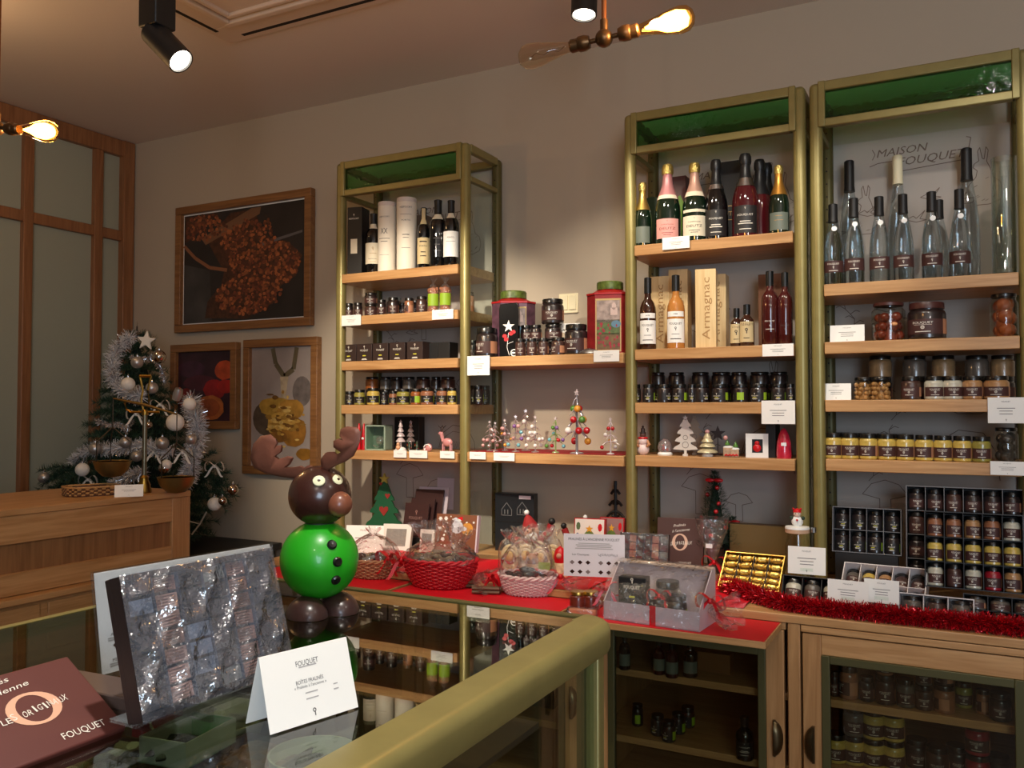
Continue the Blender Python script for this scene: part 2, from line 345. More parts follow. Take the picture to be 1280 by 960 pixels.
def pendant(label, loc, yaw, tilt, lit):
    t = thing('pendant_lamp', label, 'lamp', loc, yaw)
    obj('rod', MB().cyl(.0065, .02, ZC - loc[2], 10), M('copper_rod', (150, 96, 62), .35, .8), t)
    obj('ball_joint', MB().ball((0, 0, 0), .022, 16).cyl(.010, .018, .045, 10), BRZ, t)
    for sgn, on in zip((-1, 1), lit):
        Tm = Matrix.Rotation(-tilt, 4, 'Y') @ (Matrix.Rotation(PI / 2 * sgn, 4, 'Y'))
        s_ = obj('socket', MB().lathe([(.006, .018), (.006, .034), (.015, .036), (.019, .048), (.019, .062), (.016, .066), (.0165, .082), (.013, .086)], 16), BRZ, t, T=Tm)
        pr = [(.012, .080), (.0135, .095), (.020, .125), (.0295, .165), (.032, .185), (.029, .203), (.017, .215), (.0005, .219)]
        b_ = obj('bulb', MB().lathe(pr, 20), BULB_A if on else BULB_C, t, T=Tm)
        if on: obj('filament', MB().lathe([(.003, .10), (.010, .125), (.021, .150), (.0245, .178), (.018, .200), (.001, .206)], 14), FIL, b_)
        else: obj('filament', MB().tube([(.004 * math.cos(k), .004 * math.sin(k), .10 + k * .006) for k in range(16)], .0006, 4), BRZ, b_)
pendant('pendant lamp with one lit and one unlit bulb above the shelves', on_z(755, 48, 2.45), R_(9), R_(6), (False, True))
pl = on_z(-4, 160, 2.39)
pendant('pendant lamp cut by the picture edge, lit bulb before the partition', pl, R_(12), R_(-8), (False, True))
# ---------------------------------------------------------------- framed pictures on the back wall
FRW = wood('picture_frame_wood', (150, 104, 60), (124, 82, 46), 0)
def picture(label, x0, x1, z0, z1, fw, art, mount=True):
    t = thing('framed_picture', label, 'picture', ((x0 + x1) / 2, YB, (z0 + z1) / 2)); W, H = (x1 - x0) / 2, (z1 - z0) / 2
    for a in ((-W, W, H - fw, H), (-W, W, -H, -H + fw), (-W, -W + fw, -H + fw, H - fw), (W - fw, W, -H + fw, H - fw)):
        obj('frame_rail', MB().bx(a[0], a[1], -.04, -.001, a[2], a[3]), FRW, t, bevel=.003)
    if mount: obj('mount', MB().bx(-W + fw, W - fw, -.014, -.006, -H + fw, H - fw), WHITE, t)
    e = .008 if mount else 0; w_, h_ = W - fw - e, H - fw - e
    art(t, w_, h_)
def art_pralines(t, w, h):
    rn = random.Random(3); p = obj('print', MB().bx(-w, w, -.0165, -.0145, -h, h), M('art_dark', (44, 38, 36), .4, vary=.35, vscale=5), t)
    mb = MB(); flat(mb, [(-w, .1 * h), (-.55 * w, -.05 * h), (-.5 * w, -h), (-w, -h)], -.0166); obj('cool_shade', mb, M('art_slate', (66, 62, 60), .4, vary=.4, vscale=6), p)
    mb = MB(); flat(mb, [(-.7 * w, .55 * h), (.15 * w, .98 * h), (.3 * w, .98 * h), (.28 * w, .86 * h), (-.62 * w, .42 * h)], -.0172); obj('wooden_board', mb, M('art_board', (120, 84, 58), .45), p)
    mb = MB(); line(mb, [(-w, .45 * h), (-.8 * w, .2 * h), (-.55 * w, .0), (-.25 * w, -.08 * h)], .02, -.0174); obj('pan_rim', mb, M('art_rim', (140, 90, 60), .4), p)
    mb = MB(); flat(mb, [(.3 * w, .34 * h), (.95 * w, .48 * h), (.95 * w, .44 * h), (.3 * w, .28 * h)], -.0172); obj('steel_edge', mb, M('art_steel', (96, 92, 92), .4), p)
    cols = [(104, 58, 36), (142, 80, 46), (86, 46, 32), (168, 96, 54), (120, 62, 40)]
    for k, pts in enumerate(([(-.62, -.92), (.1, -.98), (.3, -.8), (.5, -.75), (.62, -.45), (.85, -.3), (.95, .05), (.72, .32), (.45, .40), (.3, .6), (.2, .95), (-.2, .95), (-.6, .5), (-.3, -.1), (-.35, -.35), (-.58, -.62)], [(-.98, .98), (-.4, .98), (-.8, .62), (-.98, .5)])):
        mb = MB(); flat(mb, [(a * w, b * h) for a, b in pts], -.0168); obj('heap_print', mb, M('art_heap', (78, 46, 30), .45, vary=.5, vscale=40), p)
    mbs = MB(); n = 0
    while n < 1200:
        u, v = rn.uniform(-1, 1), rn.uniform(-1, 1)
        a = (u - .1) ** 2 / .30 + (v + .55) ** 2 / .12 < 1; b = (u - .45) ** 2 / .22 + (v + .05) ** 2 / .16 < 1; c = abs(u - .05 - .3 * (0.6 - v)) < .42 and -.4 < v < .75; e = (u + .65) ** 2 / .12 + (v - .75) ** 2 / .06 < 1 or (u+.05)**2/.1+(v-.5)**2/.1<1
        if not (a or b or c or e): continue
        mbs.cur = rn.randrange(5); r = rn.uniform(.008, .014); y = -.0170 - rn.random() * .0004 if e else -.0176 - rn.random() * .0016
        flat(mbs, blob(u * w, v * h, r, r * rn.uniform(.7, 1), 6), y); n += 1
    o = obj('praline_print', mbs, [M('art_nut%d' % i, c, .45) for i, c in enumerate(cols)], p); o['kind'] = 'stuff'
def art_jellies(t, w, h):
    p = obj('print', MB().bx(-w, w, -.0165, -.0145, -h, h), M('art_plum', (58, 30, 40), .4, vary=.5, vscale=9), t)
    for k, (u, v, a, b, c) in enumerate([(-.5, .5, .5, .25, (70, 34, 54)), (-.2, .1, .6, .22, (84, 30, 44)), (.35, -.1, .4, .3, (150, 26, 28)), (.7, .45, .35, .28, (196, 78, 40)), (.75, -.02, .3, .2, (172, 34, 28)), (.2, -.62, .5, .36, (186, 104, 48)), (.2, -.62, .36, .25, (160, 78, 36)), (-.7, -.35, .3, .3, (130, 30, 26))]):
        mb = MB(); flat(mb, [(max(-w, min(w, x)), max(-h, min(h, z))) for x, z in blob(u * w, v * h, a * w, b * h, 18, .05)], -.0167 - .0003 * k); obj('jelly_print', mb, M('art_jelly%d' % k, c, .35, vary=.4, vscale=16), p)
def art_spoon(t, w, h):
    p = obj('print', MB().bx(-w, w, -.0165, -.0145, -h, h), M('art_pale', (156, 144, 138), .4, vary=.2, vscale=4), t)
    def shape(n, pts, c, y):
        mb = MB(); flat(mb, [(max(-w, min(w, x)), max(-h, min(h, z))) for x, z in pts], y); obj(n, mb, M('art_' + n + str(int(-y * 1e5)), c, .4, vary=.35, vscale=22), p)
    shape('shadow_print', blob(-.45 * w, -.2 * h, .5 * w, .3 * h, 18), (90, 76, 62), -.0167)
    shape('shadow_print', blob(.65 * w, .25 * h, .3 * w, .25 * h, 18), (110, 100, 96), -.0168)
    mb = MB(); line(mb, [(-.3 * w, h * .98), (-.2 * w, .72 * h), (.08 * w, .5 * h), (.38 * w, .62 * h), (.48 * w, .98 * h)], .03, -.0172); obj('spoon_print', mb, M('art_spoonc', (98, 88, 66), .3), p)
    shape('syrup_print', [(-.05 * w, .5 * h), (.22 * w, .5 * h), (.12 * w, .1 * h), (0, .1 * h)], (178, 160, 132), -.0173)
    for k, (u, v, a, b, c) in enumerate([(-.2, .0, .55, .16, (172, 134, 56)), (.3, -.05, .4, .18, (160, 116, 48)), (.05, -.28, .5, .2, (190, 148, 66)), (.4, -.42, .4, .26, (146, 100, 40)), (-.1, -.5, .3, .1, (120, 80, 36)), (.75, -.78, .25, .1, (150, 104, 40))]):
        shape('chestnut_print', blob(u * w, v * h, a * w, b * h, 18, .08), c, -.0175 - .0003 * k)
    rn = random.Random(8); fm = MB()
    for q in range(70):
        fm.cur = q % 4; u, v = rn.gauss(.1, .28), rn.gauss(-.25, .16); flat(fm, blob(max(-.8, min(.85, u)) * w, v * h, rn.uniform(.04, .14) * w, rn.uniform(.012, .04) * h, 9, .15, rn), -.0194 - .00001 * q)
    o = obj('fold_print', fm, [M('art_fold%d' % i, c, .35, vary=.3, vscale=40) for i, c in enumerate([(196, 162, 92), (150, 112, 50), (112, 76, 34), (178, 138, 66)])], p); o['kind'] = 'stuff'
picture('large wooden framed photo of brown caramelised pralines', -4.09, -3.06, 2.0, 2.74, .045, art_pralines)
picture('small wooden framed photo of red and orange fruit jellies', -4.12, -3.593, 1.44, 1.93, .045, art_jellies, False)
picture('tall wooden framed photo of a candied chestnut under a spoon', -3.54, -3.01, 1.195, 1.938, .045, art_spoon, False)
sw = thing('light_switch', 'cream double light switch on wall behind the jars', 'switch', on_y(712, 378, YB))
obj('plate', MB().bx(-.05, .045, -.01, 0, -.05, .04), CREAM, sw, bevel=.003); obj('rocker', MB().bx(-.04, -.004, -.016, -.009, -.035, .03), CREAM, sw, bevel=.002); obj('rocker', MB().bx(.003, .037, -.016, -.009, -.035, .03), CREAM, sw, bevel=.002)

# ================================================================ TALL DISPLAY UNITS
FY, RY = 3.22, 3.555
TOPZ, GB = 2.733, 2.567
UN = {'left': (-2.64, -1.905), 'middle': (-1.18, -.484), 'right': (-.470, .222)}
SH = {'left': [2.192, 1.99, 1.777, 1.572, 1.36], 'middle': [2.20, 1.787, 1.577, 1.37], 'right': [1.997, 1.79, 1.584, 1.375]}
CTZ = .915
HARE = [(.10, .0), (.02, .0), (.0, .012), (.03, .02), (.02, .05), (.03, .085), (.055, .115), (.06, .14), (.045, .155), (.05, .17), (.066, .18), (.062, .22), (.07, .235), (.078, .19), (.085, .185), (.092, .235), (.10, .22), (.094, .175), (.105, .15), (.115, .11), (.14, .09), (.15, .05), (.14, .015), (.10, .0)]
def sketches(W, H):
    mb = MB(); rn = random.Random(5); L = lambda pts, ox=0, oz=0, k=1, w=.0026: line(mb, [(ox + x * k, oz + z * k) for x, z in pts], w)
    zt = GB - CTZ
    put_text(mb, 'MAISON', (.24, zt - .032), .030, .17, .3, .03); put_text(mb, 'FOUQUET', (.34, zt - .072), .032, .22, .3, .03)
    L([(.13, zt - .082), (.16, zt - .072), (.24, zt - .069), (.24, zt - .112), (.30, zt - .107), (.46, zt - .095), (.475, zt - .017), (.46, zt - .012)], w=.003); L([(.14, zt - .017), (.15, zt - .037), (.14, zt - .057)])
    for dx, dz, k in ((.44, zt - .27, .9), (.05, zt - .34, .8), (.40, .62, .9)):
        L(HARE, dx, dz, k); 
        for i in range(14): a = rn.uniform(0, 6); x, z = .085 + .04 * math.cos(a), .06 + .045 * math.sin(a); L([(x, z), (x + .012, z + .006)], dx, dz, k, .0015)
    for bx_, bz in ((.34, zt - .22), (.29, zt - .30), (.12, zt - .26), (.18, 1.02)):
        L([(-.035, 0), (-.01, .012), (0, .002), (.03, .03), (.012, .0), (.035, -.006), (.0, -.012), (-.035, 0)], bx_, bz, 1.0)
    for mx_, mz, k in ((.17, .20, 1.6), (.33, .18, 1.1), (.25, .98, 1.0)):
        L([(-.05, .07), (-.03, .095), (0, .105), (.03, .095), (.05, .07), (.012, .06), (.014, 0), (-.012, 0), (-.012, .06), (-.05, .07)], mx_, mz, k)
    for q in range(5):
        x0, z0 = rn.uniform(.05, W - .12), rn.uniform(.3, zt - .4); pts = [(x0 + .02 * math.sin(i), z0 + .02 * i) for i in range(7)]; L(pts)
        for i in range(1, 6): x, z = pts[i]; sg = 1 if i % 2 else -1; L([(x, z), (x + .02 * sg, z + .014), (x + .034 * sg, z + .008)])
    L([(.34, .45), (.36, .52), (.42, .56), (.50, .55), (.54, .48), (.55, .38)], w=.003); L([(.345, .45), (.37, .50), (.42, .53), (.49, .52)], w=.002)
    for i in range(16): x = .36 + i * .009; L([(x, .50 - .002 * i), (x - .01, .45)], w=.0015)
    return mb
SK_ME = sketches(.60, 1.6).mesh('sketch_print', SKETCH, 0)
def unit(side, glass_sides=()):
    x0, x1 = UN[side]; W = x1 - x0; z0 = CTZ
    t = thing('display_unit', {'left': 'olive metal display cabinet with oak shelves nearest the framed pictures', 'middle': 'olive metal display cabinet with oak shelves holding the champagne bottles', 'right': 'olive metal display cabinet with oak shelves holding the clear glass bottles'}[side], 'display cabinet', (x0, FY, 0))
    D = RY - FY; P = .044
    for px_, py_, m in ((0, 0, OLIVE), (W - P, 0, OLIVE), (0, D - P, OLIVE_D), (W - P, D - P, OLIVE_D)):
        mb = MB().bx(px_, px_ + P, py_, py_ + P, z0, TOPZ - .001); o = obj('post', mb, m, t, bevel=.018, seg=4)
        if py_ > 0:
            hb = MB()
            for k in range(34): hb.cyl(.0035, 0, .0012, 6, T_((px_ + P / 2, py_ - .0002, .98 + k * .05), rx=PI / 2))
            ho = obj('shelf_pin_hole', hb, DARK, o); ho['kind'] = 'stuff'
    r = .030
    for a in ((P, W - P, -.002, .03, TOPZ - .036, TOPZ), (P, W - P, -.002, .03, GB, GB + .030), (P, W - P, D - .03, D, TOPZ - .036, TOPZ), (.004, .034, P, D - P, TOPZ - .036, TOPZ), (W - .034, W - .004, P, D - P, TOPZ - .036, TOPZ), (.004, .034, P, D - P, GB, GB + .022), (W - .034, W - .004, P, D - P, GB, GB + .022)):
        obj('rail', MB().bx(*a), OLIVE, t, bevel=.004)
    for a in ((P - .012, P + .012, -.006, .028, GB, TOPZ), (W - P - .012, W - P + .012, -.006, .028, GB, TOPZ)): obj('rail', MB().bx(*a), OLIVE, t, bevel=.003)
    obj('green_glass', MB().bx(P, W - P, .006, .012, GB + .028, TOPZ - .034), GREENB, t, label='rippled dark green glass strip')
    bp = obj('back_panel', MB().bx(P * .6, W - P * .6, D - .012, D - .004, z0, GB + .02), GREY_BOARD, t)
    link('sketch_print', SK_ME, bp, loc=(.045, D - .0126, z0))
    for s_ in glass_sides:
        xx = .018 if s_ < 0 else W - .018; obj('side_pane', MB().bx(xx - .003, xx + .003, P, D - P, z0, GB), PANE, t)
    for z in SH[side]:
        th = .042; e = .004; n = P + .002
        out = [(n, -.004), (W - n, -.004), (W - n, P + .004), (W - e, P + .004), (W - e, D - P - .004), (W - n, D - P - .004), (W - n, D - .016), (n, D - .016), (n, D - P - .004), (e, D - P - .004), (e, P + .004), (n, P + .004)]
        if glass_sides: out = [(x if abs(x - e) > 1e-6 and abs(x - (W - e)) > 1e-6 else (.024 if x < W / 2 else W - .024), y) for x, y in out]
        obj('shelf', MB().prism(out, z - th, z), OAK, t, bevel=.002)
    return t
unit('left', (1,)); unit('middle', (1,)); unit('right')
# shelves bridging the gap between the left and middle cabinets
for z, lab in ((1.777, 'upper oak bridging shelf with tins between two cabinets'), (1.366, 'lower oak bridging shelf with glass trees between two cabinets')):
    tag(obj('bridging_shelf', MB().bx(-1.903, -1.183, FY - .002, YB - .004, z - .042, z), OAK, bevel=.002), lab, 'shelf')
tag(obj('shelf_cloth', MB().bx(-1.90, -1.20, FY + .02, YB - .02, 1.3668, 1.3684), M('dark_red_cloth', (150, 12, 24), .8)), 'dark red cloth under the little glass trees', 'cloth')

# ================================================================ BASE CABINETS
BY = 2.77; BAYS = [(-2.53, -1.87), (-1.83, -1.18), (-1.135, -.492), (-.442, .206), (.256, .90)]
def handle(parent, x, z, flip):
    mb = MB(); n = 12                                         # half-moon shell pull, upright
    pts = []; 
    for i in range(n + 1): a = -PI / 2 + PI * i / n; pts.append((flip * .026 * math.cos(a), .052 * math.sin(a)))
    vs = []; fs = []
    for k, (sc, yy) in enumerate(((1, 0), (1, -.012), (.82, -.021), (.5, -.026), (.1, -.027))):
        for x_, z_ in pts: vs.append((x_ * sc, yy, z_ * sc))
    m = n + 1
    for k in range(4):
        for i in range(n): q = (k * m + i, k * m + i + 1, (k + 1) * m + i + 1, (k + 1) * m + i); fs.append(q if flip > 0 else q[::-1])
    fs.append(tuple(range(m))); mb.add(vs, fs); mb.bx(-.004, .004, -.012, 0, -.055, .055)
    return obj('handle', mb, M('aged_bronze_handle', (96, 82, 58), .32, .9), parent, loc=(x, -.002, z))
ct = tag(obj('countertop', MB().bx(-2.62, .95, BY - .006, YB - .003, .889, CTZ), OAK, bevel=.003), 'long oak countertop along the back wall under the display cabinets', 'countertop')
names = ['base cabinet farthest along the wall behind the reindeer', 'base cabinet seen through the end of the glass counter', 'dim glazed base cabinet under the pulled out red board', 'glazed base cabinet full of jars under the red tinsel', 'base cabinet beyond the jar cabinet at the picture edge']
for i, (x0, x1) in enumerate(BAYS):
    t = thing('base_cabinet', 'oak ' + names[i] if i != 2 else names[i], 'cabinet', (x0, BY, 0)); W = x1 - x0; D = .76
    a = -.02
    PW = -.030 if i < 3 else -.040
    for p in ((-.010, -.004), (W + .004, W + .009)): obj('side_panel', MB().bx(p[0], p[1], .0225, D, .02, .888), OAKZ, t)
    obj('back_panel', MB().bx(-.003, W + .003, D - .012, D, .02, .888), OAKZ, t); obj('bottom_panel', MB().bx(-.003, W + .003, .03, D - .012, .06, .085), OAK, t)
    obj('pilaster', MB().bx(PW, -.004, -.003, .02, .02, .888), OAKZ, t, bevel=.002)
    obj('rail', MB().bx(-.003, W + .003, .004, .02, .866, .8865), OAK, t)
    for z in (.657, .430, .235): obj('shelf', MB().bx(-.003, W + .003, .05, D - .012, z - .024, z), OAK, t, bevel=.0015)
    d = bpy.data.objects.new('door', None); COL.objects.link(d); d.parent = t; d.location = (0, 0, 0); zt = .863
    st = .058
    for nm, a, m in (('door_stile', (.003, st, .10, zt), OAKZ), ('door_stile', (W - st, W - .003, .10, zt), OAKZ), ('door_rail', (st + .0004, W - st - .0004, zt - .06, zt), OAK), ('door_rail', (st + .0004, W - st - .0004, .10, .17), OAK)): obj(nm, MB().bx(a[0], a[1], -.002, .02, a[2], a[3]), m, d, bevel=.002)
    o = st; q = .024
    mb = MB().bx(o, o + q, -.007, .016, .17, zt - .06).bx(W - o - q, W - o, -.007, .016, .17, zt - .06).bx(o + q, W - o - q, -.007, .016, zt - .06 - q, zt - .06).bx(o + q, W - o - q, -.007, .016, .17, .17 + q)
    obj('olive_trim', mb, M('olive_painted_trim', (84, 80, 46), .45, .3), d, bevel=.002); obj('pane', MB().bx(o + q, W - o - q, .002, .006, .17 + q, zt - .06 - q), CAB_PANE, d)
    right = i in (1, 2); handle(d, (W - .032) if right else .033, .53, 1 if right else -1)
    if i in (0, 1, 2): bx0, bx1 = ((-2.56, -1.872), (-1.85, -1.168), (-1.135, -.50))[i]; y0 = 2.515 - BY
    else: bx0, bx1, y0 = x0, x1, -.005
    obj('pull_out_board', MB().bx(bx0 - x0, bx1 - x0, y0, .4, .867, .8868), OAK, t, bevel=.0015)
    if i < 3: tag(obj('red_paper_sheet', MB().bx(bx0 + .004, bx1 - .004, 2.515 + .004, BY - .008, .8872, .8884), RED), ('glossy red paper on the pulled out board beside the reindeer', 'glossy red paper on the board under the red and white baskets', 'glossy red paper on the board under the clear gift box')[i], 'paper sheet')
for x0, x1, lab in ((-2.56, -1.86, 'red cloth on the counter under the small wicker basket'), (-1.855, -1.165, 'red cloth on the counter behind the baskets of sweets'), (-1.155, -.62, 'red cloth on the counter behind the clear gift box')):
    mb = MB(); n = 14
    for i in range(n):
        for j in range(6): pass
    vs = []; fs = []; rn = random.Random(int(x0 * -100))
    for j in range(7):
        for i in range(n + 1): vs.append((x0 + (x1 - x0) * i / n, BY + .005 + .40 * j / 6, CTZ + .002 + (.006 * rn.random() if 0 < j else 0)))
    for j in range(6):
        for i in range(n): q = j * (n + 1) + i; fs.append((q, q + 1, q + n + 2, q + n + 1))
    mb.add(vs, fs); k = len(mb.v)
    tag(obj('red_cloth', mb, RED), lab, 'cloth')

# ================================================================ WOODEN COUNTER WITH THE SCALES
CX = -2.80
wc = thing('wooden_counter', 'oak service counter with inset panel carrying the brass scales', 'counter', (CX, 2.51, 0))
obj('counter_top', MB().bx(-.55, .004, -2.3, 0, 1.195, 1.22), OAKY, wc, bevel=.004)
obj('end_panel', MB().bx(-.54, -.012, -.022, -.003, 0, 1.195), OAKZ, wc); obj('back_panel', MB().bx(-.54, -.52, -2.3, -.02, 0, 1.195), OAKZ, wc)
obj('rail', MB().bx(-.022, 0, -2.3, -.09, 1.102, 1.195), OAKY, wc, bevel=.002); obj('rail', MB().bx(-.022, 0, -2.3, -.09, .93, 1.004), OAKY, wc, bevel=.002); obj('stile', MB().bx(-.022, 0, -.09, 0, .0, 1.195), OAKZ, wc, bevel=.002)
obj('inset_panel', MB().bx(-.020, -.012, -2.3, -.09, 1.004, 1.102), wood('oak_panel_grain', (150, 106, 66), (122, 84, 50), 2), wc)
obj('ledge', MB().bx(-.02, .045, -2.3, -.09, .905, .928), OAKY, wc, bevel=.003)
obj('apron', MB().bx(-.02, .02, -2.3, -.09, .70, .905), OAKY, wc)
for k in range(4): obj('drawer', MB().bx(.018, .028, -.10 - .53 * (k + 1), -.10 - .53 * k - .03, .73, .892), OAKY, wc, bevel=.002)
obj('lower_panel', MB().bx(-.02, .0, -2.3, -.09, .02, .70), OAKZ, wc)
bt = thing('black_table', 'low black table behind the oak counter by the wall', 'table', (-3.74, 3.2, 0))
obj('table_top', MB().bx(-.46, .50, -.30, .33, .80, .835), BLACK, bt, bevel=.004)
for sx in (-.42, .44):
    for sy in (-.26, .28): obj('leg', MB().bx(sx, sx + .04, sy - .02, sy + .02, 0, .80), BLACK, bt)

# ================================================================ GLASS COUNTER IN FRONT
GX0, GX1, GY0, GY1, GZ = -1.295, -.478, -.35, 1.286, 1.22
gc = thing('glass_counter', 'glass topped display counter with a thick olive metal rim', 'display counter', (GX1, GY1, 0))
Wg = GX1 - GX0; Lg = GY1 - GY0
# rim: swept bar with a rounded far corner
def rim(pts, prof):
    vs = []; fs = []; m = len(prof); n = len(pts)
    for i, (x, y) in enumerate(pts):
        a = Vector(pts[max(i - 1, 0)]); b = Vector(pts[min(i + 1, n - 1)]); t = (b - a).normalized(); nx, ny = t.y, -t.x
        for o_, z_ in prof: vs.append((x + nx * o_, y + ny * o_, z_))
    for i in range(n - 1):
        for k in range(m): fs.append((i * m + k, (i + 1) * m + k, (i + 1) * m + (k + 1) % m, i * m + (k + 1) % m))
    fs.append(tuple(range(m - 1, -1, -1))); fs.append(tuple((n - 1) * m + k for k in range(m)))
    return MB().add([Vector(v) for v in vs], fs)
prof = [(-.030, .001), (.010, .0015)] + [(.010 + .016 * math.sin(a), -.0145 + .016 * math.cos(a)) for a in [R_(15 * k) for k in range(1, 7)]] + [(.026, -.036), (.023, -.044), (.012, -.047), (-.030, -.047)]
prof = [(o_ , GZ + .003 + z_) for o_, z_ in prof]
rc = .03; path = [(-.026, -Lg), (-.026, -rc - .026)] 
path = [(-.026, -Lg), (-.026, -.06)] + [(-.056 + .03 * math.cos(R_(a)), -.056 + .03 * math.sin(R_(a))) for a in range(0, 91, 15)]
mbr = rim([(x, y) for x, y in path], prof)
obj('rim', mbr, OLIVE, gc, smooth=45)
thinp = [(-.012, GZ - .020), (-.012, GZ + .002), (.004, GZ + .002), (.004, GZ - .020)]
obj('end_trim', rim([(-.056, -.012), (-Wg + .012, -.012)], thinp), OLIVE_D, gc); obj('far_trim', MB().bx(-Wg, -Wg + .014, -Lg, -.012, GZ - .022, GZ + .001), OLIVE, gc)
obj('top_glass', MB().bx(-Wg + .014, -.054, -Lg, -.016, GZ - .008, GZ), COUNTER_GLASS, gc)
obj('corner_post', MB().bx(-.045, -.022, -.040, -.016, 0, GZ - .044), OLIVE, gc, bevel=.003); obj('inner_post', MB().bx(-.062, -.0455, -.034, -.018, 0, GZ - .044), OLIVE_D, gc)
obj('corner_post', MB().bx(-Wg, -Wg + .022, -.034, -.012, 0, GZ - .022), OLIVE, gc)
obj('front_pane', MB().bx(-.036, -.030, -Lg, -.041, .40, GZ - .046), PANE, gc); obj('end_pane', MB().bx(-Wg + .022, -.064, -.028, -.022, .40, GZ - .022), PANE, gc)
obj('plinth', MB().bx(-Wg, -.022, -Lg, -.016, .0, .40), OAKY, gc)
obj('display_deck', MB().bx(-Wg + .02, -.12, -Lg, -.05, 1.045, 1.055), M('deck_dark_wood', (74, 52, 38), .5), gc)
obj('lower_deck', MB().bx(-Wg + .02, -.066, -Lg, -.036, .70, .72), M('deck_dark_wood'), gc)
mb = MB().tube([(-.05, -.40 + .02 * i, 1.05 + .004 * math.sin(i * 2.0) - .012 * i) for i in range(10)], .003, 6); obj('cable', mb, WHITE, gc)
# ================================================================ JARS
JW, JH = .031, .087
def jar_meshes():
    body = MB().lathe([(.0005, 0), (.027, 0), (.0308, .004), (.031, .060), (.0295, .066), (.026, .070), (.026, .074)], 22)
    lid = MB().lathe([(.0275, .0715), (.0285, .0725), (.0285, .0845), (.0275, .087), (.0005, .087)], 22)
    a = R_(66); lab = MB().lathe([(.0314, .012), (.0314, .047)], 12, None, -PI / 2 - a, -PI / 2 + a)
    band = MB().lathe([(.0314, .012), (.0314, .047)], 6, None, -PI / 2 + a, -PI / 2 + a + R_(55))
    B = .0317; let = MB(); put_text(let, 'FOUQUET', (0, .0385), .0054, .034, bend=B); ring(let, (0, .0275), .0032, .0042, .0012, .0012, B, 12); bar(let, (0, .0275), .0012, .004, B); bar(let, (0, .0175), .026, .0016, B); bar(let, (0, .0335), .03, .0006, B)
    let2 = MB(); put_text(let2, 'FOUQUET', (0, .031), .0052, .030, bend=B); emblem(let2, (0, .040), .009, B); bar(let2, (0, .018), .022, .0016, B); bar(let2, (0, .0155), .016, .0012, B)
    acc = MB(); bar(acc, (0, .0235), .015, .0026, B)
    return {k: v.mesh('jar_' + k, BLACK) for k, v in dict(body=body, lid=lid, label=lab, band=band, let=let, let2=let2, acc=acc).items()}
JM = jar_meshes()
def content(name, col, rough=.3): return M('jar_' + name, col, rough, coat=.7, vary=.25, vscale=45)
C_MUST = content('mustard', (206, 176, 84)); C_DARK = content('dark', (36, 26, 26)); C_AMB = content('amber', (150, 82, 34)); C_CAR = content('caramel', (150, 96, 66)); C_CHO = content('chocolate', (66, 42, 36)); C_PALE = content('pale', (196, 190, 170)); C_RED = content('red', (160, 30, 44)); C_OLV = content('olive', (150, 140, 62)); C_GREY = content('smoky', (92, 84, 76)); C_NUT = content('nut', (176, 130, 84)); C_WAL = content('walnut', (150, 120, 84))
ACCENT = M('yellow_green_print', (206, 200, 60), .6)
def jar(p, wpx, hpx, content_, label, rot=None, style='brown', band=None, group=None, lid=BLACK_LID, T=None, s=None, name='jar', jitter=12, blank=False):
    """p: centre of the base; wpx, hpx: its width and height in the photo's pixels (or s=(radius, height))"""
    if s is None: k = m_per_px(p); s = (wpx * k / 2, hpx * k)
    if rot is None and T is None: rot = face_cam(p) + R_(random.uniform(-jitter, jitter))
    t = thing(name, label, 'jar', p, rot, group) if T is None else thing(name, label, 'jar', T=T, group=group)
    if T is None: t.scale = (s[0] / JW, s[0] / JW, s[1] / JH)
    link('body', JM['body'], t, content_); link('lid', JM['lid'], t, lid)
    if not blank:
        l = link('label', JM['label'], t, BROWN_L if style == 'brown' else BLACK_L)
        if style == 'brown': link('lettering', JM['let'], l, WHITE_INK); 
        else: link('lettering', JM['let2'], l, WHITE_INK); link('accent', JM['acc'], l, ACCENT)
        link('side_band', JM['band'], l, band or (TAN if style == 'brown' else LIME))
    return t
def on_shelf(px, Y, z): p = on_y(px, 512, Y); return Vector((p.x, Y, z))

# ---- right cabinet: the mustard jars
for i, (x, c) in enumerate([(1041, C_MUST), (1062, C_MUST), (1085, C_MUST), (1108, C_MUST), (1131, C_MUST), (1154.5, C_MUST), (1178, C_MUST), (1202, C_MUST), (1226, C_OLV)]):
    jar(on_shelf(x, 3.265, 1.375), 21.5, 32, c, f'{ORD[i]} jar from the left in the row of yellow mustard jars', R_(-18 + 0) + face_cam(on_shelf(x, 3.26, 1)) if i in (2, 5) else None, group='mustard jars on the lowest right shelf')
for i, x in enumerate([1052, 1076, 1100, 1122]): jar(on_shelf(x, 3.36, 1.375), 20.5, 31, C_MUST, f'dark lidded jar standing behind the mustard row, {ORD[i]} from the left', group='back row of mustard jars')
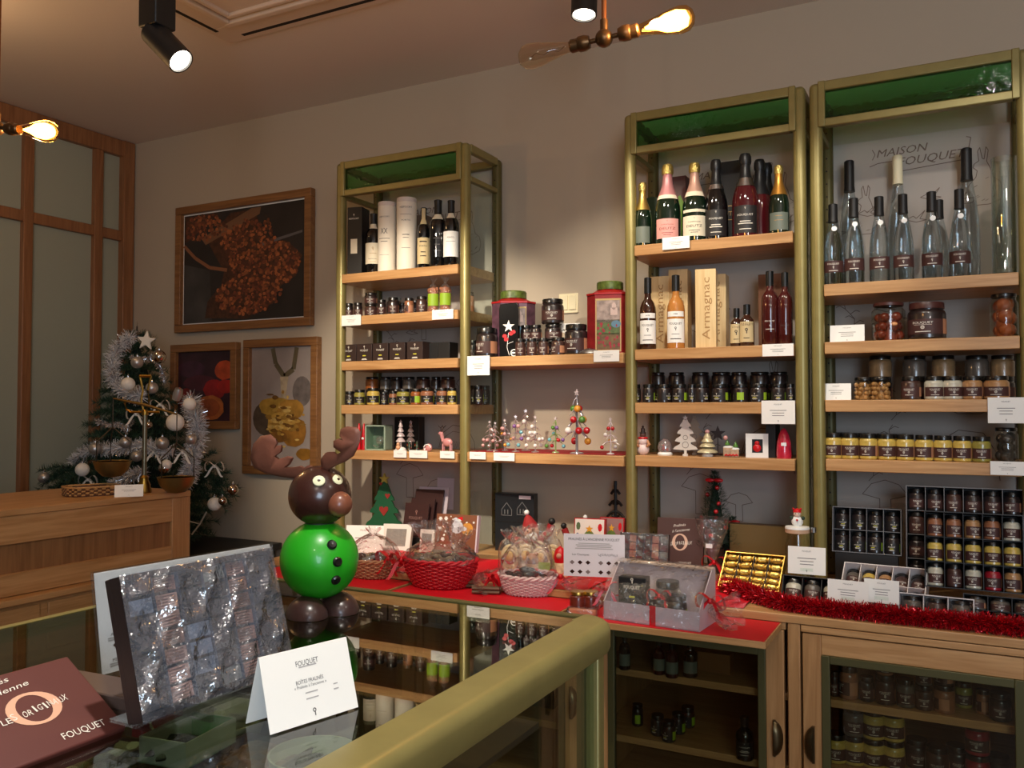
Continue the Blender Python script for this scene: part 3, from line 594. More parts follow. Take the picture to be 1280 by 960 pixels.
# ---- right cabinet: nuts and preserves
def lumps_jar(p, r, h, col, label, lump, lid=BLACK_LID, n=46, lr=.009, group=None, lidh=.012):
    t = thing('preserve_jar', label, 'jar', p, face_cam(p), group); rn = random.Random(n + int(r * 1e4))
    obj('glass', MB().lathe([(.0005, 0), (r * .94, 0), (r, .004), (r, h * .78), (r * .84, h * .86), (r * .84, h - lidh)], 24), thin('jar_glass', (244, 244, 238), .01, .06), t)
    mb = MB(); k = 0
    zz = lr
    while zz < h * .76:
        m = max(3, int(2 * PI * (r - lr) / (2.1 * lr)))
        for q in range(m): a = 2 * PI * q / m + rn.random(); mb.ball(((r - lr * 1.1) * math.cos(a), (r - lr * 1.1) * math.sin(a), zz + rn.uniform(-.2, .2) * lr), lr * rn.uniform(.85, 1.02), 8)
        zz += lr * 1.7
    mb.cyl(r * .6, .002, h * .7, 10); o = obj('fruit', mb, lump, t); o['kind'] = 'stuff'
    obj('lid', MB().lathe([(r * .86, h - lidh), (r * .90, h - lidh + .001), (r * .90, h - .002), (r * .86, h), (.0005, h)], 24), lid, t)
    return t
HAZ = M('hazelnut', (190, 140, 84), .45, vary=.4, vscale=60)
lumps_jar(on_shelf(1080, 3.275, 1.584), .033, .080, 0, 'squat jar of shelled hazelnuts behind the small white card', HAZ); lumps_jar(on_shelf(1101, 3.262, 1.584), .034, .080, 0, 'clear jar of hazelnuts nearest the brown labelled nut jars', HAZ, n=40)
for i, (x, c) in enumerate([(1139, C_CHO), (1168, C_PALE), (1191, C_PALE), (1216, C_NUT), (1246, C_NUT)]):
    jar(on_shelf(x, 3.262, 1.584), 23 if i < 4 else 29, 29, c, f'{ORD[i]} brown labelled nut jar on the shelf above the mustard', group='nut jars in the front row')
for i, (x, c) in enumerate([(1101, C_WAL), (1144, C_GREY), (1180, C_WAL), (1222, C_GREY), (1254, C_WAL)]):
    p = on_shelf(x, 3.36, 1.584); jar(p, 27, 28, C_DARK, f'hidden lower jar of the {ORD[i]} stack behind the nut jars', group='lower jars of the back stacks')
    jar(p + Vector((0, 0, 28 * m_per_px(p) + .0005)), 27, 27, c, f'jar of pale walnuts on top of the {ORD[i]} back stack', blank=True, group='upper jars of the back stacks')
p = on_shelf(1112, 3.275, 1.79); t = lumps_jar(p, .0555, .134, 0, 'large jar of dark red fruit in syrup with one almond', M('dark_fruit', (120, 42, 20), .3, coat=.5, vary=.4), M('brown_lid', (70, 36, 32), .35), 30, .019)
obj('almond', MB().ball((.018, -.050, .056), .009, 10, sq=(1.3, .5, .75)), M('almond', (214, 150, 96), .5), t)
jar(on_shelf(1160, 3.28, 1.79), 44, 46, C_DARK, 'large jar with brown label beside the fruit in syrup', lid=M('brown_lid'), rot=face_cam(p) + R_(-14))
lumps_jar(on_shelf(1257, 3.285, 1.79), .042, .145, 0, 'tall jar of whole peaches in syrup at the shelf end', M('peach_fruit', (164, 84, 44), .35, vary=.3), BLACK_LID, 22, .025)
lumps_jar(on_shelf(1257, 3.30, 1.375), .036, .115, 0, 'smoky clear jar standing beyond the mustard jars', M('grey_fruit', (70, 64, 60), .4), BLACK_LID, 24, .018)

# ================================================================ BOTTLES
PROF = {
 'champ': [(.0, 0), (.92, 0), (1, .01), (1, .40), (.96, .47), (.82, .56), (.55, .67), (.40, .74), (.36, .80), (.34, .86), (.37, .88), (.36, .90)],
 'port': [(.0, 0), (.94, 0), (1, .01), (1, .60), (.97, .66), (.82, .71), (.50, .76), (.40, .80), (.38, .95), (.42, .955), (.42, .985)],
 'clear': [(.0, 0), (.94, 0), (1, .012), (1, .36), (.93, .48), (.74, .62), (.50, .74), (.42, .80), (.41, .93)],
 'armag': [(.0, 0), (.92, 0), (1, .012), (1, .52), (.95, .58), (.76, .65), (.46, .70), (.40, .74), (.40, .90)],
 'tall': [(.0, 0), (.94, 0), (1, .01), (1, .60), (.94, .65), (.72, .70), (.45, .74), (.40, .78), (.40, .92)],
 'flask': [(.0, 0), (.92, 0), (1, .02), (1, .55), (.92, .63), (.6, .70), (.42, .74), (.42, .86)],
}
_BM = {}
def bottle(p, wpx, hpx, prof, gm, cap, capz, label, labels=(), neck=None, rot=None, name='bottle', group=None, s=None, clear=False):
    k = m_per_px(p); R, H = (wpx * k / 2, hpx * k) if s is None else s
    t = thing(name, label, 'bottle', p, face_cam(p) if rot is None else rot, group)
    pr = [(max(r * R, .0004), z * H) for r, z in PROF[prof]]; top = pr[-1]
    obj('glass', MB().lathe(pr + [(.0004, top[1])], 26), gm, t)
    # cap or foil: follows the neck from capz to the top
    def rad(z):
        for (a, za), (b, zb) in zip(pr, pr[1:]):
            if za <= z <= zb: return a + (b - a) * (z - za) / max(zb - za, 1e-6)
        return top[0]
    if prof == 'champ':
        zs = [capz + (.86 - capz) * i / 6 for i in range(7)]; cp = [(rad(z * H) + .0012, z * H) for z in zs] + [(R * .41, H * .875), (R * .44, H * .90), (R * .43, H * .95), (R * .34, H * .985), (.0004, H)]
        f = obj('foil', MB().lathe(cp, 20), cap[0], t); obj('wire_cage', MB().lathe([(R * .42, H * .868), (R * .462, H * .895), (R * .452, H * .955), (R * .36, H * .992), (.0004, H * 1.004)], 20), cap[1], f)
    else:
        zs = [capz + (top[1] / H - capz) * i / 4 for i in range(5)]; cp = [(rad(z * H) + .0016, z * H) for z in zs] + [(top[0] + .0016, H * .992), (top[0] * .8, H), (.0004, H)]
        obj('cap', MB().lathe(cp, 20), cap[0], t)
    if clear: obj('spirit', MB().lathe([(max(r - .003, .0003), z + .003) for r, z in pr if z < .74 * H] + [(.0004, .72 * H)], 20), clear, t)
    for z0, z1, ha, m, words in labels:
        rr = max(rad(z0 * H), rad(z1 * H)) + .0007; a = R_(ha); ra, rb = rad(z0 * H) + .0007, rad(z1 * H) + .0007
        l = obj('label', MB().lathe([(ra, z0 * H), (rb, z1 * H)], 14, None, -PI / 2 - a, -PI / 2 + a), m, t)
        groups = {}
        for wd in words: groups.setdefault(wd[-1], []).append(wd)
        for ink, ws in groups.items():
            lm = MB()
            for s_, zc, hh, ww, _ in ws:
                z = (z0 + (z1 - z0) * zc) * H; bend = rr + .0006
                if s_ == '-': bar(lm, (0, z), ww * R, hh * H, bend)
                elif s_ == '~': emblem(lm, (0, z), hh * H, bend)
                else: put_text(lm, s_, (0, z), hh * H, ww * R, bend=bend)
            obj('lettering', lm, ink, l)
    if neck == 'disc':
        zc = .685 * H; rr = rad(zc) + .0012; obj('neck_sticker', MB().lathe([(.0003, 0), (.0095, 0), (.0095, .0006), (.0003, .0008)], 18), WHITE, t, T=T_((.004, -rr, zc), rx=PI / 2 - .16))
    elif neck:
        z0, z1, ha, m = neck; a = R_(ha); obj('neck_label', MB().lathe([(rad(z * H) + .002, z * H) for z in [z0 + (z1 - z0) * i / 3 for i in range(4)]], 8, None, -PI / 2 - a, -PI / 2 + a), m, t)
    return t
G_GREEN = M('dark_green_bottle_glass', (12, 30, 18), .06, spec=.7, coat=.5); G_BLACK = M('black_bottle_glass', (10, 10, 12), .06, spec=.7, coat=.5); G_ROSE = M('rose_wine_glass', (74, 18, 24), .07, coat=.6); G_RUBY = M('ruby_liqueur_glass', (66, 20, 18), .08, coat=.5)
G_AMBER = M('amber_spirit_glass', (186, 122, 58), .07, coat=.6); G_BROWN = M('brown_spirit_glass', (52, 26, 16), .07, coat=.6)
G_CLEAR = thin('clear_bottle_glass', (236, 242, 244), .01, .07, 1.4); SPIRIT = glass('clear_spirit', (250, 252, 252), 0, 1.2)
GOLDF = M('gold_foil', (206, 176, 96), .35, .9); PINKF = M('pink_foil', (206, 140, 140), .4, .4); PEACHF = M('peach_foil', (204, 160, 140), .4, .4); GOLDC = M('gold_cage', (214, 190, 110), .35, .9, bump=.8, bscale=160); ORG_F = M('orange_gold_foil', (206, 148, 66), .35, .8)
PINK_L = M('pink_label', (226, 160, 150), .6); IVORY_L = M('ivory_label', (226, 214, 188), .6); GREYG_L = M('grey_green_label', (108, 116, 104), .5); WAX = M('black_wax', (14, 18, 20), .35); INK = M('dark_ink', (60, 46, 44), .8); RED_INK = M('red_ink', (150, 60, 56), .7); GOLD_INK = M('gold_ink', (176, 140, 84), .5); BEIGE_L = M('beige_label', (206, 184, 138), .6)
S0 = FY + .055
deutz = lambda ink: [('CHAMPAGNE', .70, .012, 1.0, ink), ('DEUTZ', .50, .030, 1.3, ink), ('-', .28, .006, .9, ink), ('-', .18, .006, .6, ink), ('~', .88, .018, 0, ink)]
fq = [('FOUQUET', .66, .024, 1.2, WHITE_INK), ('~', .90, .030, 0, WHITE_INK), ('-', .42, .010, .8, WHITE_INK), ('-', .34, .010, 1.1, WHITE_INK), ('-', .14, .008, .9, WHITE_INK)]
S1 = lambda x, dy=.055: on_shelf(x, FY + dy, 2.20)
bottle(S1(804.5), 23, 82, 'champ', G_GREEN, (GOLDF, GOLDC), .56, 'small gold foiled champagne bottle with grey label at the shelf end', [(.05, .30, 50, GREYG_L, [])])
bottle(S1(836), 32, 102, 'champ', G_GREEN, (PINKF, GOLDC), .55, 'champagne bottle with pink foil and pink label', [(.06, .30, 55, PINK_L, deutz(RED_INK))], (.55, .60, 60, IVORY_L))
bottle(S1(870), 31, 101, 'champ', G_GREEN, (PEACHF, GOLDC), .56, 'champagne bottle with ivory label and white shoulder band', [(.06, .31, 62, IVORY_L, deutz(INK)), (.355, .39, 60, IVORY_L, [])], (.56, .62, 60, IVORY_L))
bottle(S1(897, .06), 29, 103, 'champ', G_BLACK, (M('black_foil', (24, 24, 26), .4), M('black_foil')), .62, 'black topped sparkling bottle with black label and white print', [(.04, .36, 60, BLACK_L, fq)], (.62, .68, 70, SILVER))
bottle(S1(934, .06), 33, 107, 'champ', G_ROSE, (M('black_foil'), M('black_foil')), .62, 'tallest rose sparkling bottle with black cap and black label', [(.04, .36, 55, BLACK_L, fq)], (.60, .70, 70, SILVER))
bottle(S1(952, .15), 30, 104, 'champ', G_ROSE, (M('black_foil'), M('black_foil')), .55, 'rose sparkling bottle directly behind the tallest one')
bottle(S1(961, .24), 30, 104, 'champ', G_ROSE, (M('black_foil'), M('black_foil')), .55, 'rose sparkling bottle at the back of the trio')
bottle(S1(976, .052), 25, 88, 'champ', G_GREEN, (ORG_F, GOLDC), .56, 'half size champagne bottle with orange gold foil', [(.05, .30, 58, GREYG_L, [('-', .8, .008, .7, GOLD_INK), ('-', .55, .008, .9, GOLD_INK)])])
def carton(name, label, p, w, d, h, mat, rz=0, group=None, cat='box', faces=(), top=None, bevel=.001):
    t = thing(name, label, cat, p, rz, group)
    obj('carton', MB().bx(-w / 2, w / 2, -d / 2, d / 2, 0, h), mat, t, bevel=bevel)
    for n_, mb, m in faces: obj(n_, mb, m, t, loc=(0, -d / 2 - .0006, 0))
    return t
p = on_shelf(851, FY + .25, 2.20); fb = MB(); flat(fb, [(-.026, .05), (.026, .05), (.03, .20), (.015, .235), (-.026, .215)])
carton('bottle_carton', 'maroon champagne carton with a painted green reflection behind the bottles', p, .075, .075, .315, M('plum_carton', (96, 58, 56), .4), 0, faces=[('green_reflection', fb, M('green_gloss', (120, 160, 70), .15, coat=.8))])  # green patch is a reflection painted onto the carton front
p = on_shelf(915, FY + .22, 2.20); fb = MB(); put_text(fb, 'DEUTZ', (-.005, .13), .018, .07); bar(fb, (0, .105), .05, .003); bar(fb, (0, .16), .03, .004)
carton('gift_carton', 'dark gift carton with gold lettering behind the black bottles', p, .12, .08, .34, BLACK, 0, faces=[('lettering', fb, GOLD_INK)])
p = on_shelf(818, FY + .25, 2.20); t = thing('gift_tin', 'rounded dark green gift case behind the small champagne', 'gift case', p); obj('case', MB().prism([(-.045, 0), (.045, 0), (.045, .20)] + [(.045 * math.cos(R_(a)), .20 + .045 * math.sin(R_(a))) for a in range(15, 180, 15)] + [(-.045, .20)], -.03, .03, T_(rx=PI / 2)), M('dark_green_case', (24, 52, 30), .3, coat=.4), t)
# second shelf: armagnac, wooden cases, liqueurs
S2 = lambda x, dy=.05: on_shelf(x, FY + dy, 1.787)
arl = lambda yr: [(.08, .40, 68, PAPER, [('FOUQUET', .80, .030, 1.5, INK), ('~', .58, .055, 0, INK), ('-', .36, .006, .9, PRINT), ('-', .16, .010, 1.3, INK)]), (.43, .50, 60, PAPER, [(yr, .5, .018, .5, INK)])]
bottle(S2(810.5), 20.5, 91, 'armag', G_BROWN, (WAX,), .78, 'dark brandy bottle with white oval label and black wax', arl('1978')); bottle(S2(845.5), 22, 93, 'armag', G_AMBER, (WAX,), .78, 'amber brandy bottle with white oval label and black wax', arl('1986'))
PINE = wood('pine_case', (232, 204, 152), (214, 180, 124), 2); PINE_D = M('burnt_lettering', (170, 128, 78), .7)
def armagnac_case(label, x, dy, h, rz=0):
    fb = MB(); put_text(fb, 'Armagnac', (0, 0), .030, .24); fm = MB().add([(-v[2], 0, v[0] + h / 2) for v in fb.v], fb.f)
    p = S2(x, dy); return carton('wooden_bottle_case', label, p, .078, .078, h, PINE, rz, faces=[('lettering', fm, PINE_D)], bevel=.0015, group='armagnac cases')
armagnac_case('pale wooden bottle case turned to a corner in front', 884, .075, .305, R_(10)); armagnac_case('wooden bottle case standing behind the dark brandy bottle', 828, .20, .31, R_(4)); armagnac_case('wooden bottle case standing behind the amber brandy bottle', 851, .21, .335, R_(4)); armagnac_case('wooden bottle case half hidden behind the front wooden case', 898, .19, .30, R_(4))
fl = [(.10, .58, 62, BEIGE_L, [('Bas Armagnac', .85, .03, 1.2, INK), ('~', .55, .14, 0, INK), ('-', .2, .015, .8, INK)])]
bottle(S2(921.5, .06), 16, 49, 'flask', G_BROWN, (WAX,), .76, 'left small brandy flask with beige label', fl, rot=R_(8)); bottle(S2(934.5, .045), 18, 53, 'flask', G_BROWN, (WAX,), .76, 'right small brandy flask with beige label', fl, rot=R_(8))
bottle(S2(963.5, .05), 21, 94, 'tall', G_RUBY, (WAX,), .80, 'tall ruby liqueur bottle with white printing', [(.18, .36, 50, G_RUBY, [('FOUQUET', .8, .018, 1.2, WHITE_INK), ('~', .45, .03, 0, WHITE_INK), ('-', .2, .006, 1, WHITE_INK)])])
bottle(S2(982.5, .05), 18, 92, 'tall', G_RUBY, (WAX,), .80, 'tall ruby liqueur bottle beside the right post', [(.14, .30, 50, G_RUBY, [('FOUQUET', .8, .016, 1.2, PRINT), ('~', .45, .03, 0, PRINT)])])
carton('wooden_back_case', 'brown wooden case behind the ruby liqueur bottles', S2(968, .22), .10, .08, .29, M('brown_case', (112, 70, 44), .5))
# clear eau de vie bottles on the right cabinet
S3 = lambda x, dy=.055: on_shelf(x, FY + dy, 1.997)
for i, (x, top, bot) in enumerate([(1044, 250, 353), (1070, 243, 352), (1102, 240, 349), (1132, 237, 347), (1168, 233, 344), (1203, 229, 341)]):
    bottle(S3(x), 24, bot - top, 'clear', G_CLEAR, (BLACK,), .775, f'{ORD[i]} clear spirit bottle from the left with brown waist label', [(.15, .29, 75, BROWN_L, [('FOUQUET', .74, .022, 1.2, WHITE_INK), ('~', .42, .035, 0, WHITE_INK), ('-', .15, .007, .9, WHITE_INK)])], 'disc', clear=SPIRIT, group='clear spirit bottles in the front row')
bottle(S3(1065, .24), 26, 165, 'clear', G_CLEAR, (BLACK,), .76, 'tall clear bottle with black cap behind the second spirit bottle', clear=SPIRIT); bottle(S3(1126, .24), 26, 168, 'clear', G_CLEAR, (CREAM,), .78, 'tall clear bottle with cream cap in the back row', clear=SPIRIT); bottle(S3(1213, .24), 28, 172, 'clear', G_CLEAR, (BLACK,), .76, 'tall clear bottle with black cap behind the last spirit bottle', clear=SPIRIT); bottle(S3(1177, .20), 24, 107, 'clear', G_CLEAR, (BLACK,), .775, 'clear bottle peeping out behind the fifth spirit bottle', clear=SPIRIT)
p = S3(1260, .06); t = thing('glass_cylinder', 'tall open glass cylinder with a flask inside at shelf end', 'glass vessel', p)
k = m_per_px(p); obj('cylinder', MB().lathe([(.0005, .002), (14.5 * k, .002), (14.5 * k, 148 * k), (13.6 * k, 148 * k), (13.6 * k, .006), (.0005, .006)], 28), thin('vessel_glass', (240, 246, 242), .01, .09, 1.8), t)
obj('inner_flask', MB().lathe([(.0004, .02), (9 * k, .022), (10 * k, 30 * k), (10 * k, 70 * k), (4 * k, 95 * k), (3.2 * k, 125 * k), (.0004, 126 * k)], 20), G_CLEAR, t)
# left cabinet, top shelf
S4 = lambda x, dy=.06: on_shelf(x, FY + dy, 2.192)
p = S4(447, .065); h_ = 84 * m_per_px(p); fb = MB(); put_text(fb, 'NIEPOORT', (-.004, h_ - .055), .008, .052); emblem(fb, (-.004, h_ - .038), .012); lb = MB(); flat(lb, [(-.02, .10), (.014, .10), (.014, .17), (-.02, .17)])
carton('tall_wine_carton', 'tall black wine carton with small white label', p, .075, .085, h_, BLACK, R_(12), faces=[('lettering', fb, WHITE_INK), ('label', lb, IVORY_L)])
port = [(.16, .50, 72, IVORY_L, [('~', .72, .06, 0, GOLD_INK), ('-', .5, .006, .9, GOLD_INK), ('NIEPOORT', .24, .014, 1.1, INK), ('-', .1, .005, .7, GOLD_INK)])]
bottle(S4(466, .075), 20, 77, 'port', G_BLACK, (BLACK,), .82, 'black port bottle with ivory label beside the black carton', port, (.74, .82, 50, IVORY_L))
def paper_tube(label, p, wpx, hpx, words, rot=0):
    k = m_per_px(p); r, h = wpx * k / 2, hpx * k; t = thing('paper_tube', label, 'tube', p, face_cam(p) + rot)
    obj('tube', MB().cyl(r, 0, h * .94, 30), M('ivory_tube', (232, 222, 204), .6), t); obj('cap', MB().lathe([(r * 1.005, h * .942), (r * 1.005, h * .99), (r * .97, h), (.0005, h)], 30), M('pale_tube_cap', (214, 200, 190), .5), t)
    lm = MB()
    for s_, z, hh, w_ in words:
        if s_ == '-': bar(lm, (0, z * h), w_ * r, hh * h, r + .0008)
        else: put_text(lm, s_, (0, z * h), hh * h, w_ * r, bend=r + .0008)
    obj('lettering', lm, PRINT, t)
paper_tube('ivory paper bottle tube standing left of the taller tube', S4(483, .06), 23, 88, [('NIEPOORT', .78, .022, 1.2), ('XX', .58, .08, .8), ('-', .47, .008, 1.3), ('-', .43, .008, .8), ('-', .24, .004, 1.1)], R_(-15))
paper_tube('taller ivory paper bottle tube with black lettering', S4(507.5, .058), 25, 91, [('NIEPOORT', .86, .026, 1.3), ('PORTO', .68, .020, .9), ('-', .76, .004, 1.2), ('-', .48, .01, .7), ('-', .44, .008, .6), ('-', .3, .005, .9)])
carton('grey_carton', 'grey brown carton behind the beige labelled port bottle', S4(527, .22), .07, .07, .29, M('taupe_carton', (120, 100, 84), .5))
bottle(S4(529, .06), 16, 78, 'port', G_BLACK, (BLACK,), .82, 'slim black port bottle with beige label', [(.08, .50, 72, BEIGE_L, [('-', .85, .02, 1.2, INK), ('PORTO', .68, .03, 1.2, INK), ('-', .45, .015, .8, INK), ('-', .3, .015, 1.0, INK)])], (.72, .98, 40, BEIGE_L), s=None)
bottle(S4(547, .06), 22, 86, 'port', G_BLACK, (BLACK,), .80, 'big black port bottle printed in white', [(.15, .45, 60, G_BLACK, [('-', .9, .01, .9, PRINT), ('-', .6, .01, .6, PRINT), ('-', .3, .01, .8, PRINT)])], (.70, .78, 45, IVORY_L))
bottle(S4(563.5, .06), 20, 84, 'port', G_BLACK, (BLACK,), .82, 'black port bottle with white label beside the post', [(.14, .52, 68, PAPER, [('PORTO', .75, .024, .9, INK), ('-', .6, .005, 1.2, PRINT)])], (.72, .80, 45, IVORY_L))
# left cabinet, jars
for i, (x, w_, h_, c) in enumerate([(435.5, 10.5, 18, C_DARK), (447, 11, 18, C_DARK), (463, 16, 15, C_CHO), (476.5, 11.5, 20, C_DARK), (491, 14, 22, C_DARK), (511, 12, 20, C_CAR), (527, 14, 21, C_CHO)]):
    p = on_shelf(x, FY + .05, 1.99); jar(p, w_, h_, c, f'{ORD[i]} small jar from the left on the candy bag shelf', group='small jars on the candy bag shelf', rot=face_cam(p) + (R_(-70) if x == 511 else 0))
    if x == 463: jar(p + Vector((0, 0, .0545)), 16, 15, C_DARK, 'small dark jar stacked on a white lidded jar', lid=BLACK_LID)
p = on_shelf(492, FY + .17, 1.99); jar(p, 19, 26, C_DARK, 'wider grey lidded jar behind the small dark jars', lid=M('grey_lid', (96, 100, 100), .4)); jar(on_shelf(502, FY + .12, 1.99), 12, 17, C_DARK, 'dark jar in the gap behind the caramel jar'); jar(on_shelf(519, FY + .12, 1.99), 12, 19, C_DARK, 'dark jar behind the caramel jar on the right')
CANDY = M('caramel_candy', (178, 112, 74), .4, vary=.4, vscale=50)
for i, x in enumerate((541.5, 556.5)):
    p = on_shelf(x, FY + .05, 1.99); k = m_per_px(p); t = thing('candy_bag', f'{["left", "right"][i]} cellophane bag of caramel candies with lime label', 'candy bag', p, face_cam(p), 'candy bags'); r = 7.2 * k; rn = random.Random(i)
    mb = MB()
    for q in range(70): a = rn.uniform(0, 6.28); mb.ball((r * .75 * math.cos(a), r * .75 * math.sin(a), rn.uniform(.008, 30 * k)), .008, 6)
    mb.lathe([(.0005, 0), (r * .9, .001), (r * .9, 30 * k), (.0005, 33 * k)], 12); o = obj('candies', mb, CANDY, t); o['kind'] = 'stuff'
    obj('bag', MB().lathe([(r * .95, 0), (r * 1.03, .01), (r * 1.02, 27 * k), (r * .75, 33 * k), (.004, 37 * k), (r * .6, 42 * k), (r * .9, 46 * k)], 18), FILM, t); obj('label', MB().lathe([(r * 1.05, 8 * k), (r * 1.05, 23 * k)], 10, None, -PI / 2 - R_(62), -PI / 2 + R_(62)), LIME, t)
jar(on_shelf(588, FY + .15, 1.99), 10, 26, C_CAR, 'caramel jar seen through the side pane of the left cabinet', blank=True)
fbm = MB(); W_, H_ = .080, .083; put_text(fbm, 'FOUQUET', (0, .052), .009, .045); emblem(fbm, (0, .067), .015); bar(fbm, (0, .012), .026, .003); bar(fbm, (0, .008), .032, .002)
fac = MB(); bar(fac, (0, .027), .018, .005)
for i, x in enumerate([441.5, 461, 481, 502, 524]):
    p = on_shelf(x, FY + .065, 1.777); k = m_per_px(p); carton('brown_carton', f'{ORD[i]} brown carton from the left with white and lime print', p, 20.3 * k * 1.14, .075, .083, KBOX, 0, 'brown cartons in a row', faces=[('lettering', fbm, WHITE_INK), ('accent', fac, ACCENT)])
for i, x in enumerate([545.5, 560]): p = on_shelf(x, FY + .12, 1.777); carton('black_carton', f'{["left", "right"][i]} black carton beyond the row of brown cartons', p, .062, .075, .080, BLACK, 0, 'black cartons')
for i, (x, w_, h_, c, rr, dy) in enumerate([(437, 13, 17, C_DARK, 0, .05), (449.5, 14, 19, C_OLV, 0, .05), (466.5, 16, 21, C_MUST, 0, .05), (480, 12, 16, C_DARK, 0, .10), (491.5, 11, 17, C_CAR, 0, .07), (504, 17, 20, C_OLV, 0, .05), (520, 14, 20, C_AMB, -75, .05), (534, 17, 21, C_CAR, 0, .05), (552.5, 14, 21, C_CAR, 0, .05), (565, 12, 21, C_MUST, 0, .05)]):
    p = on_shelf(x, FY + dy, 1.572); jar(p, w_, h_, c, f'{ORD[i]} front jar from the left under the brown cartons', rot=face_cam(p) + R_(rr), style='lime', group='front jars under the brown cartons')
for i, (x, w_, c) in enumerate([(465, 17, C_AMB), (482, 14, C_GREY), (496, 16, C_DARK), (511, 16, C_GREY), (529, 18, C_CHO), (545, 12, C_DARK), (560, 18, C_CHO)]):
    p = on_shelf(x, FY + .16, 1.572); jar(p, w_, 19, C_DARK, f'lower jar of the {ORD[i]} stack under the brown cartons', style='lime', group='lower back jars under the brown cartons')
    jar(p + Vector((0, 0, 19 * m_per_px(p) + .0005)), w_, 16, c, f'upper jar of the {ORD[i]} stack under the brown cartons', blank=True, group='upper back jars under the brown cartons')
for i, (x, dy) in enumerate([(594, .19), (606, .24), (598, .10)]): jar(on_shelf(x, FY + dy, 1.572), 13, 24, C_DARK, f'{ORD[i]} dark jar behind the side pane of the left cabinet', style='lime', group='jars behind the side pane')
# middle cabinet, dark jars with lime bands
for i, (x, w_, rr) in enumerate([(795, 12, 20), (811, 15, -8), (830, 17, 50), (849.5, 18, -25), (865, 11, 0), (877, 17, 45), (900, 20, -22), (926, 18, -95), (948, 20, -25), (973, 17, 0), (988, 11, 10)]):
    p = on_shelf(x, FY + .05, 1.577); jar(p, w_, 23, C_DARK, f'{ORD[i]} dark jar from the left with lime side band', rot=face_cam(p) + R_(rr), style='lime', group='dark lime banded jars in the middle cabinet')
for i, (x, w_) in enumerate([(823, 17), (846, 20), (876, 22), (902, 24), (924, 20), (950, 24), (974, 22)]):
    p = on_shelf(x, FY + .16, 1.577); h_ = 22; jar(p, w_, h_, C_DARK, f'lower dark jar of the {ORD[i]} stack in the middle cabinet', style='lime', group='lower dark stacked jars in the middle cabinet')
    jar(p + Vector((0, 0, h_ * m_per_px(p) + .0005)), w_, 16, C_DARK, f'upper dark jar of the {ORD[i]} stack in the middle cabinet', blank=True, group='upper dark stacked jars in the middle cabinet')
# bridging shelf
B1 = lambda x, dy: on_shelf(x, FY + dy, 1.777)
jar(B1(608.5, .055), 27, 37, C_DARK, 'big jar with brown and tan label at the bridging shelf end', rot=face_cam(B1(608, .05)) + R_(-42)); jar(B1(592, .15), 14, 24, C_DARK, 'small dark jar behind the big jar by the post')
for i, x in enumerate([650.5, 665, 679.5, 698]): jar(B1(x, .04), 13 if i < 3 else 17, 22, C_CHO, f'{ORD[i]} little jar in the front row before the red tin', rot=face_cam(B1(x, .04)) + R_([0, 0, -10, -50][i]), group='little jars before the red tin')
for i, (x, hh) in enumerate([(658, 41), (670, 41), (692, 41)]):
    p = B1(x, .115); jar(p, 15 if i < 2 else 22, 20, C_DARK, f'lower jar of stack number {["one", "two", "three"][i]} behind the little jars', group='lower jars behind the little jars'); jar(p + Vector((0, 0, 20 * m_per_px(p) + .0005)), 15 if i < 2 else 22, 20, C_DARK, f'upper jar of stack number {["one", "two", "three"][i]} behind the little jars', group='upper jars behind the little jars')
p = B1(691, .115); jar(p + Vector((0, 0, 40 * m_per_px(p) + .002)), 28, 31, C_DARK, 'big brown labelled jar on top of the jar stack')
jar(B1(720.5, .06), 29, 38, C_DARK, 'big brown labelled jar beside the silver scoop', rot=face_cam(B1(720, .06)) + R_(-22))
# coloured tins
def tin(label, p, rz, w, h, body, faceart):
    t = thing('biscuit_tin', label, 'tin', p, rz)
    o = [(-w, -w * .55), (-w * .6, -w * .95), (w * .6, -w * .95), (w, -w * .55), (w, w * .55), (w * .6, w * .95), (-w * .6, w * .95), (-w, w * .55)]
    obj('tin_body', MB().prism(o, 0, h * .80), body, t, bevel=.002); obj('rim', MB().prism([(x * 1.03, y * 1.03) for x, y in o], h * .80, h * .825), M('tin_red', (170, 24, 30), .35), t); obj('shoulder', MB().lathe([(w * .98, h * .825), (w * .62, h * .885), (.001, h * .886)], 8, T_(rz=PI / 8)), M('tin_red'), t)
    l = obj('lid', MB().lathe([(w * .60, h * .886), (w * .62, h * .89), (w * .62, h * .985), (w * .58, h), (.001, h)], 24), M('tin_lid_green', (92, 110, 44), .4, vary=.6, vscale=60), t)
    faceart(t, w, h)
    return t
TINB = M('tin_olive', (112, 104, 60), .4, vary=.5, vscale=30)
